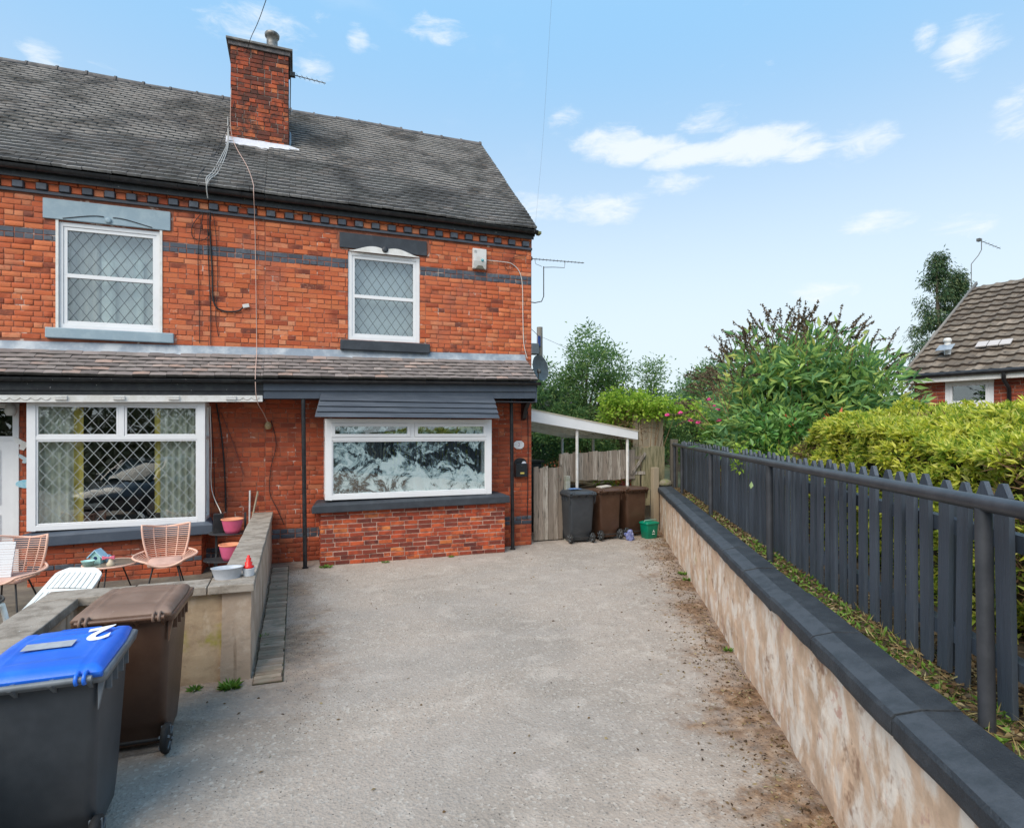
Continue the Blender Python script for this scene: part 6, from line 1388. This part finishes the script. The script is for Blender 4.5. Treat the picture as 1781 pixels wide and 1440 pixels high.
def tree(name, label, cat, base, h, lobes, leaf, lm, n_cl, per, spread, tr=.12, seed=1, group=None, down=.0, limbs=9):
    q = np.random.RandomState(seed); t = thing(name, label, cat, base, 0, group)
    cs = np.concatenate([clumps(q, max(3, int(n_cl * w_)), c, r_) for c, r_, w_ in lobes])
    P_, D_ = leaves_on(q, cs, per, spread, .2, down); cloud('crown', P_, D_, leaf[0], leaf[1], lm, t, seed=seed)
    mb = MB(); mb.smooth = True; top = Vector((0, 0, h * .8)); pts = [Vector((0, 0, -.1)), Vector((.03 * h * q.uniform(-1, 1), .03 * h * q.uniform(-1, 1), h * .4)), top]
    mb.tube(pts, [tr, tr * .7, tr * .2], 9); mb.build('trunk', bark, t)
    mb = MB(); mb.smooth = True
    for c in cs[q.choice(len(cs), min(limbs * 4, len(cs)), replace=False)]:
        f = q.uniform(.25, .75); a = pts[1] * min(1, f * 2) if f < .5 else pts[1].lerp(top, (f - .5) * 2); b = Vector(c); m_ = a.lerp(b, .5) + Vector((0, 0, .05 * h)); mb.tube([a, m_, b], [tr * .28, tr * .16, tr * .05], 5)
    mb.build('limbs', bark, t)['kind'] = 'stuff'
    return t
G0 = 0.0
tree('tree', 'tall airy ash-like tree rising behind the white carport', 'tree', (5.1, 7.4, G0), 5.6, [((.2, 0, 4.2), (.9, .9, 1.5), .3), ((-1.0, .3, 3.2), (.9, .9, 1.3), .25), ((1.0, -.2, 3.5), (.8, .8, 1.4), .25), ((0, 0, 2.3), (2.0, 1.1, 1.0), .5)], (.14, .05), treeleaf, 150, 105, .20, .13, 1)
tree('tree', 'dense dark green tree low behind the carport, left of the airy one', 'tree', (3.6, 8.6, G0), 4.6, [((0, 0, 3.2), (1.1, 1.0, 1.2), .6), ((-.3, 0, 1.9), (1.3, 1, .9), .5)], (.13, .05), treeleaf2, 75, 110, .22, .12, 2)
tree('tree', 'slim pointed sapling right of the airy tree', 'tree', (7.3, 6.9, G0), 4.9, [((0, 0, 4.0), (.35, .35, .9), .2), ((0, 0, 2.9), (.9, .8, .9), .4), ((0, 0, 2.0), (1.2, .9, .8), .5)], (.12, .045), treeleaf, 80, 90, .2, .08, 3)
tree('tree', 'sparse twiggy tree between the sapling and the large flowering shrub', 'tree', (9.0, 6.6, G0), 4.6, [((.2, 0, 3.9), (.35, .35, .6), .15), ((0, 0, 2.7), (1.3, .9, .8), .5), ((.2, 0, 1.8), (1.6, .9, .8), .6)], (.12, .05), treeleaf, 80, 85, .22, .08, 4)
tree('tree', 'distant bluish rounded tree left of the large flowering shrub', 'tree', (14.2, 12.2, G0), 5.7, [((0, 0, 4.1), (1.4, 1.3, 1.4), .6), ((-1.5, 0, 3.0), (1.5, 1.2, 1.2), .4), ((1, 0, 2.6), (1.5, 1, 1), .3)], (.2, .07), treeleaf2, 100, 90, .30, .15, 5)
tree('tree', 'broad pale green tree behind the rose bush', 'tree', (8.6, 3.9, G0), 3.9, [((0, 0, 2.7), (1.3, 1.1, .9), .6), ((1.5, -.6, 2.3), (1.1, .9, .8), .4)], (.11, .045), budleaf, 90, 100, .2, .1, 6)
# tall conifer by the bungalow
q = np.random.RandomState(12); ct_ = thing('conifer_tree', 'tall drooping conifer with two tops behind the bungalow', 'tree', (21.6, 6.5, 0)); cs = []
for (ox, top, w_) in ((-.35, 9.7, 1.0), (.95, 9.0, .8)):
    for k in range(105):
        f = q.uniform(0, 1); z = 2.0 + (top - 2.0) * f; rr = (1 - f) ** .9 * 1.75 * w_ * q.uniform(.3, 1) + .12; a = q.uniform(0, 6.28); cs.append((ox * (.4 + .6 * f) + rr * math.cos(a), rr * math.sin(a), z - rr * .25))
P_, D_ = leaves_on(q, np.array(cs), 130, .15, 0, 1.1); cloud('crown', P_, D_, .17, .04, conif, ct_, seed=3)
mb = MB(); mb.smooth = True; mb.tube([(0, 0, -.1), (-.1, 0, 5), (-.35, 0, 9.3)], [.22, .12, .03], 9); mb.tube([(0, 0, 2), (.7, 0, 6), (.95, 0, 8.6)], [.14, .09, .02], 8); mb.build('trunk', bark, ct_)
# far treeline that closes the view
q = np.random.RandomState(21); cs = []
for k in range(1500):
    a = R(q.uniform(-30, 100)); d_ = q.uniform(38, 60); x, y = CAM.x + math.sin(a) * d_, CAM.y + math.cos(a) * d_; hh = 2.4 + 1.3 * noise.noise(Vector((a * 9, 0, 0))) + .7 * noise.noise(Vector((a * 31, 2, 0)))
    cs.append((x, y, q.uniform(0, hh + .6)))
P_, D_ = leaves_on(q, np.array(cs), 60, .75, .2); tag(cloud('far_woodland', P_, D_, .55, .26, treeleaf2, seed=5), 'far belt of trees closing the view behind the gardens', kind='stuff')
# neighbouring garden greenery right behind the fences
q = np.random.RandomState(22); cs = []
for k in range(260): cs.append((q.uniform(1.5, 9), q.uniform(9.5, 12), q.uniform(.2, 2.6)))
P_, D_ = leaves_on(q, np.array(cs), 75, .3, .2); tag(cloud('garden_hedge', P_, D_, .16, .07, treeleaf, seed=6), 'dense garden greenery seen under the carport roof', kind='stuff')

def shrub(name, label, cat, cs, per, spread, leaf, lm, seed, up=.4, stems=None, curl=.1, extra=None):
    off_ = (cs[:, 0] - WB.x) * WN.x + (cs[:, 1] - WB.y) * WN.y
    if name not in ('variegated_creeper', 'climber', 'fern_plant'): cs = cs[off_ > .72 + spread * 1.3]
    q = np.random.RandomState(seed); c0 = cs.mean(0); t = thing(name, label, cat, (float(c0[0]), float(c0[1]), .93))
    off = np.array([c0[0], c0[1], .93]); P_, D_ = leaves_on(q, cs - off, per, spread, up); cloud('foliage', P_, D_, leaf[0], leaf[1], lm, t, seed=seed, curl=curl)
    if stems:
        mb = MB(); mb.smooth = True
        for c in (cs - off)[q.choice(len(cs), min(stems, len(cs)), replace=False)]:
            b = Vector(c); a = Vector((b.x * .3 + q.uniform(-.15, .15), b.y * .3 + q.uniform(-.15, .15), 0)); mb.tube([a, a.lerp(b, .5) + Vector((0, 0, .1)), b], [.014, .009, .003], 5)
        mb.build('stems', twig, t)['kind'] = 'stuff'
    return t
# large flowering shrub (brown spent spikes on arching stems)
q = np.random.RandomState(31); bc = np.array([3.80, -2.95, 1.0]); rt = np.array([.938, -.347, 0]); fw2 = np.array([.347, .938, 0])
cs = []
for k in range(250):
    th = q.uniform(-1.3, 1.3); ph = q.uniform(-1, 1); rr = q.uniform(.15, 1) ** .55
    cs.append(bc + rt * (1.80 * math.sin(th) * rr - .08) + fw2 * (.95 * ph * rr) + np.array([0, 0, .55 + 2.25 * math.cos(th) * rr * math.sqrt(max(.05, 1 - ph * ph * .6))]))
cs = np.array(cs); cs = cs[cs[:, 2] > 1.45]
bud = shrub('flowering_shrub', 'large arching shrub with brown spent flower spikes above the picket fence', 'shrub', cs, 42, .20, (.215, .060), budleaf, 31, .5, 90, .15)
mb = MB(); mb.smooth = True; st = MB(); st.smooth = True; o0 = np.array(bud.location); sp_pts, sp_dir = [], []
for k in range(200):
    th = q.uniform(-1.22, 1.35); ph = q.uniform(-.9, .9); base = bc + rt * (1.65 * math.sin(th) - .08) + fw2 * (.8 * ph) + np.array([0, 0, .60 + 2.25 * math.cos(th) * math.sqrt(1 - ph * ph * .5)]) - o0
    out = rt * math.sin(th) * .9 + fw2 * ph * .4 + np.array([0, 0, .75 * math.cos(th) + .30]) + q.normal(size=3) * .34; out /= np.linalg.norm(out); L = q.uniform(.38, .72)
    p0, p2 = Vector(base - out * .15), Vector(base + out * L); p1 = p0.lerp(p2, .55) + Vector((q.normal() * .04, q.normal() * .04, .06)); p2 -= Vector((0, 0, q.uniform(-.05, .16)))
    st.tube([p0, p1, p2], [.006, .005, .002], 4)
    for m_ in range(50):
        f = q.uniform(.45, 1); p = p0.lerp(p1, f * 2) if f < .5 else p1.lerp(p2, (f - .5) * 2); w_ = .024 * (1.1 - f) ** .5
        sp_pts.append(np.array(p) + q.normal(size=3) * w_ * .5); sp_dir.append(out + q.normal(size=3) * .9)
st.build('flower_stems', twig, bud)['kind'] = 'stuff'; cloud('flower_spikes', sp_pts, sp_dir, .040, .026, buddark, bud, seed=8)['kind'] = 'stuff'
# dry canes under it
q = np.random.RandomState(33); ps_, ds_ = [], []
for k in range(520):
    c = bc + rt * q.uniform(-1.4, 1.1) + fw2 * q.uniform(-.8, .5)
    if (c[0] - WB.x) * WN.x + (c[1] - WB.y) * WN.y < .85: continue
    ps_.append((c[0], c[1], q.uniform(.95, 1.6))); ds_.append((q.normal() * .35, q.normal() * .35, 1.2))
o = cloud('dry_canes', ps_, ds_, .55, .012, twig, seed=9); tag(o, 'tangle of dry brown canes under the large arching shrub', kind='stuff')
# golden hedge: leafy skin over a twiggy core
q = np.random.RandomState(41); P_, D_, P2, D2, PT_, DT_ = [], [], [], [], [], []
def hedge_pt(a, s):   # s 0..1 runs from the front foot over the top to the back
    prof_h = 1.60 - .062 * (a - 4) + .05 * math.sin(a * 1.3) + .03 * math.sin(a * 3.7) - max(0, 6.0 - a) ** 1.6 * .36 + .10 * noise.noise(Vector((a * 1.7, 3, 0)))
    if s < .42: f = s / .42; return 1.02 + .10 * (1 - f), f * prof_h * .88, (-1, 0, .2)
    f = (s - .42) / .58; ang = f * math.pi * .5; return 1.02 + 1.5 * (1 - math.cos(ang)) , prof_h * (.88 + .12 * math.sin(ang)), (-math.cos(ang), 0, math.sin(ang))
for k in range(27000):
    a = q.uniform(4.35, 11.0); s = q.uniform(0, 1) ** .8; o_, z_, nrm = hedge_pt(a, s); bump = .20 * noise.noise(Vector((a * 2.2, o_ * 2.2, z_ * 2.2))) + .09 * noise.noise(Vector((a * 7, o_ * 7, z_ * 7)))
    dep = abs(q.normal(0, .05)); o2 = o_ - nrm[0] * (bump - dep) * 1.0 if nrm[0] < 0 else o_; o2 = o_ + nrm[0] * (bump - dep); z2 = z_ + nrm[2] * (bump - dep)
    p = wf(a, o2, .93 + z2); nv = WN * nrm[0] + Vector((0, 0, nrm[2])); d = np.array(nv) * .7 + q.normal(size=3) * .55 + [0, 0, .35]
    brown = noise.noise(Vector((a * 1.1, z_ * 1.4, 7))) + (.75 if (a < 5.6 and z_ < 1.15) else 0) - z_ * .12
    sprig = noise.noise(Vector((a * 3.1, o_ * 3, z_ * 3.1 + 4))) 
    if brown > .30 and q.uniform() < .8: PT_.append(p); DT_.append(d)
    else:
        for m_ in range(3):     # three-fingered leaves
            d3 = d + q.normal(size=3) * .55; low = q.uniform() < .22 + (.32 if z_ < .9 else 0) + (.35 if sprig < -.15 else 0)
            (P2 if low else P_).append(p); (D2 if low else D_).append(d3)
hg = thing('golden_hedge', 'bright yellow-green clipped hedge behind the near end of the picket fence', 'hedge', tuple(wf(6, 1.6, .93)))
def rel(o, parent):
    o.parent = parent; o.matrix_parent_inverse = Matrix.Translation(-Vector(parent.location)); return o
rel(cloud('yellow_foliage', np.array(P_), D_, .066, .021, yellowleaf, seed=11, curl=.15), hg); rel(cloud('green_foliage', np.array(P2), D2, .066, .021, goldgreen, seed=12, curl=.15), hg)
rel(cloud('bare_twigs', np.array(PT_), DT_, .10, .008, twig, seed=13), hg)['kind'] = 'stuff'
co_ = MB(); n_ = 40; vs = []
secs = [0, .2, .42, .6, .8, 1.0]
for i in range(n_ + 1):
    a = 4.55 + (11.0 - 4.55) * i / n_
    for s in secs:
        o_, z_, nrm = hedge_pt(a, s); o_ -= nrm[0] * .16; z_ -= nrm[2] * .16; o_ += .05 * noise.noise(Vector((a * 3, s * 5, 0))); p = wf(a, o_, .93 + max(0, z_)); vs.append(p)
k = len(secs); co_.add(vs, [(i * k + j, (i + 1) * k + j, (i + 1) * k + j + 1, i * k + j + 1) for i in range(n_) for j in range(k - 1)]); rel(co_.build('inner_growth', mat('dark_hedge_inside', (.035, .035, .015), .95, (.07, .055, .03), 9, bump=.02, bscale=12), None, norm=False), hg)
# rose bush, laurel, small golden conifer, climber, red leaves
q = np.random.RandomState(51)
def box_cs(n, c, rx, ry, rz_): return np.array([bcx + rt * q.uniform(-1, 1) * rx + fw2 * q.uniform(-1, 1) * ry + np.array([0, 0, q.uniform(-1, 1) * rz_ * math.sqrt(max(.1, 1 - q.uniform(0, .6)))]) for bcx in [np.array(c)] for _ in range(n)])
rs1 = shrub('rose_bush', 'rose bush with a few magenta blooms behind the far end of the handrail', 'bush', np.concatenate([box_cs(80, (3.45, -.75, 2.30), .65, .4, .30), box_cs(34, (3.35, .2, 2.33), .40, .4, .20), box_cs(24, (3.6, -1.5, 2.1), .5, .3, .35)]), 95, .10, (.055, .032), roseleaf, 52, .4, 30)
def bloom(parent, x, y, z, r_): 
    o = blob('rose_bloom', mat('magenta_petal', (.72, .03, .20), .5, (.80, .10, .35), 40), (x - parent.location.x, y - parent.location.y, z - parent.location.z), (r_, r_, r_ * .8), x * 3, .5, 2, parent); return o
for (px, py, dep) in ((1160, 722, 11.6), (1183, 718, 11.5), (1214, 735, 10.7), (1243, 707, 10.8), (1248, 712, 10.6), (1233, 695, 10.8), (1200, 731, 10.6), (1250, 731, 10.4)):
    a = (px - 890) / 1016; X_ = CAM.x + dep * (.347 + a * .938); Y_ = CAM.y + dep * (.938 - a * .347); bloom(rs1, X_, Y_, CAM.z + dep * (748 - py) / 1016, .045)
shrub('laurel_bush', 'glossy broad-leaved evergreen bush just behind the pickets', 'bush', box_cs(48, (2.55, -3.75, 1.9), .42, .3, .5), 26, .12, (.13, .055), laurleaf, 53, .6, 20, .1)
rl = shrub('red_leaved_shrub', 'small shrub with scarlet young leaves above the laurel', 'bush', box_cs(9, (2.95, -4.05, 2.33), .35, .2, .12), 9, .07, (.11, .04), redleaf, 54, .3, 5)
shrub('dwarf_conifer', 'small golden feathery conifer behind the far pickets', 'bush', box_cs(26, (2.75, -2.0, 1.72), .42, .25, .32), 120, .10, (.06, .012), yellowleaf, 55, .6, 10)
shrub('variegated_creeper', 'small creeper climbing over a picket at the hedge end', 'creeper', np.array([wf(4.5, .48, 1.9), wf(4.52, .47, 1.80), wf(4.48, .46, 2.0), wf(4.6, .47, 1.75)]), 26, .05, (.06, .03), limeleaf, 56, .2)
shrub('ground_shrubs', 'low mixed foliage filling between the pickets and the arching shrub', 'bush', np.concatenate([box_cs(60, (2.4, -2.6, 1.35), 1.3, .35, .35), box_cs(50, (2.2, -4.2, 1.5), .8, .5, .4)]), 50, .14, (.09, .03), goldgreen, 57, .6, 20)
ck = shrub('climber', 'lime green climber with dry brown stems draped over the fence behind the carport', 'climber', np.concatenate([box_cs(46, (2.95, 1.25, 2.75), .55, .3, .38), box_cs(30, (3.75, .9, 2.72), .8, .25, .16)]), 55, .11, (.085, .06), limeleaf, 58, -.2, 20)
q2 = np.random.RandomState(59); pp = q2.normal(size=(900, 3)) * [.30, .18, .26] + [2.95, 1.18, 2.28]; o = cloud('dry_climber_stems', pp, q2.normal(size=(900, 3)) * [1, 1, .7], .16, .012, twig, seed=14); rel(o, ck)['kind'] = 'stuff'
p = np.array([np.array([q.uniform(1.9, 2.6), q.uniform(.9, 1.6), 1.12]) for _ in range(8)]); shrub('fern_plant', 'bright green fern showing under the raised fence panel', 'plant', p, 40, .10, (.12, .03), limeleaf, 60, .5)
# stray leaf caught on the pickets
cloud_o = cloud('stray_leaf', [tuple(wf(5.35, .40, 1.55))], [(.2, .1, .8)], .10, .045, mat('pale_green_leaf', (.30, .42, .18), .5), seed=1); tag(cloud_o, 'single pale green leaf caught against the dark pickets', 'leaf')

# ------------------------------------------------------------------ utility pole, distant house, reflected surroundings
up_ = thing('utility_pole', 'wooden utility pole with insulator gear above the trees at the house corner', 'pole', (4.30, 9.71, 0))
mb = MB(); mb.smooth = True; mb.tube([(0, 0, -.05), (0, 0, 6.1)], [.14, .11], 12); mb.build('pole_shaft', mat('grey_pole_wood', (.20, .18, .155), .9, (.28, .26, .23), 5, stretch=(8, 8, .6)), up_)
mb = MB(); mb.box(-.42, -.12, -.25, .1, 5.05, 5.45); mb.build('transformer_box', mat('grey_switch_box', (.12, .14, .16), .5), up_, bevel=.02)
mb = MB(); mb.box(-.13, -.03, -.16, -.10, 5.35, 5.75); mb.build('insulator', mat('blue_insulator', (.02, .05, .20), .3), up_, bevel=.01)
cable('overhead_wire', 'overhead wire leaving the utility pole towards the right', [(4.30, 9.65, 5.75), (5.4, 9.3, 5.2), (6.5, 8.9, 4.3)], .006, blk, 'wire'); cable('overhead_wire', 'overhead wire from the utility pole to the house', [(4.25, 9.6, 5.72), (2.2, 6.0, 5.5), (.1, 3.0, 5.5)], .009, blk, 'wire')
fh = thing('distant_house', 'small distant red brick house seen through the gap under the carport', 'house', (4.2, 16.5, 0))
mb = MB(); mb.box(-3, 6, 0, 5, -.05, 2.6); w_ = mb.build('wall', mat('far_brick', (.34, .09, .05), .9, (.24, .06, .035), 3), fh)
mb = MB(); mb.prism([(-.3, 2.55), (5.3, 2.55), (2.5, 4.4)], 'x', -3.2, 6.2); mb.build('roof', tile_m, fh)
for x in (-1.6, .4, 2.4):
    wn = MB(); frame_rect(wn, x, x + .9, 1.0, 2.0, .08, -.04, -.001); wo = wn.build('window_frame', upvc, fh); wn = MB(); wn.box(x + .08, x + .82, -.02, -.005, 1.08, 1.92); wn.build('pane', mat('dark_window', (.03, .035, .04), .1), fh)
# parked car out of frame on the left: the leaded window reflects it
def car():
    t = thing('parked_car', 'dark grey parked hatchback mirrored in the leaded bay window', 'car', (-7.9, -8.7, 0), R(118))
    paint = mat('dark_grey_car_paint', (.05, .055, .065), .25, coat=1.0); gl = mat('car_glass', (.03, .05, .05), .08)
    secs = []   # x from front (2.0) to rear (-2.0): (x, half width, belt z, roof z, roof half width)
    body = [(2.0, .62, .45, .60), (1.9, .78, .30, .72), (1.5, .86, .22, .84), (.9, .88, .2, .93), (.2, .89, .2, .98), (-.8, .89, .2, .99), (-1.5, .88, .22, 1.0), (-1.9, .82, .28, .98), (-2.0, .72, .42, .9)]
    mb = MB(); loft(mb, [([(w * .92, zb), (w, zb + .12), (w, zt - .10), (w * .93, zt), (0, zt + .03), (-w * .93, zt), (-w, zt - .10), (-w, zb + .12), (-w * .92, zb)], x) for x, w, zb, zt in body])
    mb.v = [(z, x, y) for x, y, z in mb.v]; mb.build('body', paint, t)
    cab = [(1.05, .60, .95, .97), (.35, .66, .96, 1.40), (-.2, .66, .97, 1.46), (-1.1, .64, .97, 1.43), (-1.75, .60, .97, 1.05)]
    mb = MB(); loft(mb, [([(w + .14, zb), (w, zt - .06), (w * .8, zt), (-w * .8, zt), (-w, zt - .06), (-w - .14, zb)], x) for x, w, zb, zt in cab]); mb.v = [(z, x, y) for x, y, z in mb.v]; mb.build('windows', gl, t)
    mb = MB(); loft(mb, [([(w * .9, z_ - .03), (w * .86, z_ + .008), (-w * .86, z_ + .008), (-w * .9, z_ - .03)], x) for x, w, z_ in ((.38, .66, 1.40), (-.2, .66, 1.46), (-1.15, .64, 1.43))]); mb.v = [(z, x, y) for x, y, z in mb.v]; mb.build('roof', paint, t)
    for s in (-1, 1):
        for (a, b) in (((1.0, s * .74, .95), (.37, s * .66, 1.40)), ((-.35, s * .80, .97), (-.35, s * .66, 1.43)), ((-1.15, s * .78, .97), (-1.2, s * .64, 1.40))): mb = MB(); mb.beam(a, b, .06, .05); mb.build('pillar', paint, t)
        for x in (1.25, -1.25): mb = MB(); mb.smooth = True; mb.lathe([(.08, -.1), (.27, -.1), (.31, -.07), (.31, .07), (.27, .1), (.08, .1)], 24); mb.build('wheel', rubber, t, (x, s * .80, .31), (R(90), 0, 0), norm=False); mb = MB(); mb.lathe([(.2, -.105), (.02, -.09)], 16, cap1=True); mb.build('wheel_rim', mat('alloy', (.5, .5, .5), .3, metal=.8), t, (x, s * .80, .31), (R(90) * s, 0, 0), norm=False)
        mb = MB(); mb.smooth = True; mb.lathe([(.15, 0), (.13, .05), (.05, .08)], 16, sx=1.2, sy=.7); mb.build('headlight', mat('headlight_lens', (.6, .62, .62), .15), t, (1.80, s * .58, .66), (0, R(75), 0), norm=False)
        mb = MB(); mb.box(.75, .88, s * .95 - .09, s * .95 + .09, .95, 1.08); mb.build('mirror', paint, t, bevel=.03)
    mb = MB(); mb.box(1.93, 2.02, -.26, .26, .40, .51); mb.build('number_plate', mat('blank_plate', (.7, .7, .66), .5), t)
    return t
car()
q = np.random.RandomState(71); cs = np.array([(q.uniform(-22, -2), q.uniform(-22, -18.5), q.uniform(.3, 4.5)) for _ in range(420)])
P_, D_ = leaves_on(q, cs, 45, .4, .2); tag(cloud('roadside_hedge', P_, D_, .30, .13, mat('hedge_leaf_dark', rough=.7, rpi=[(0, (.07, .09, .03)), (.6, (.16, .18, .07)), (1, (.26, .22, .12))]), seed=15), 'dark hedge across the road, mirrored in the windows', kind='stuff')
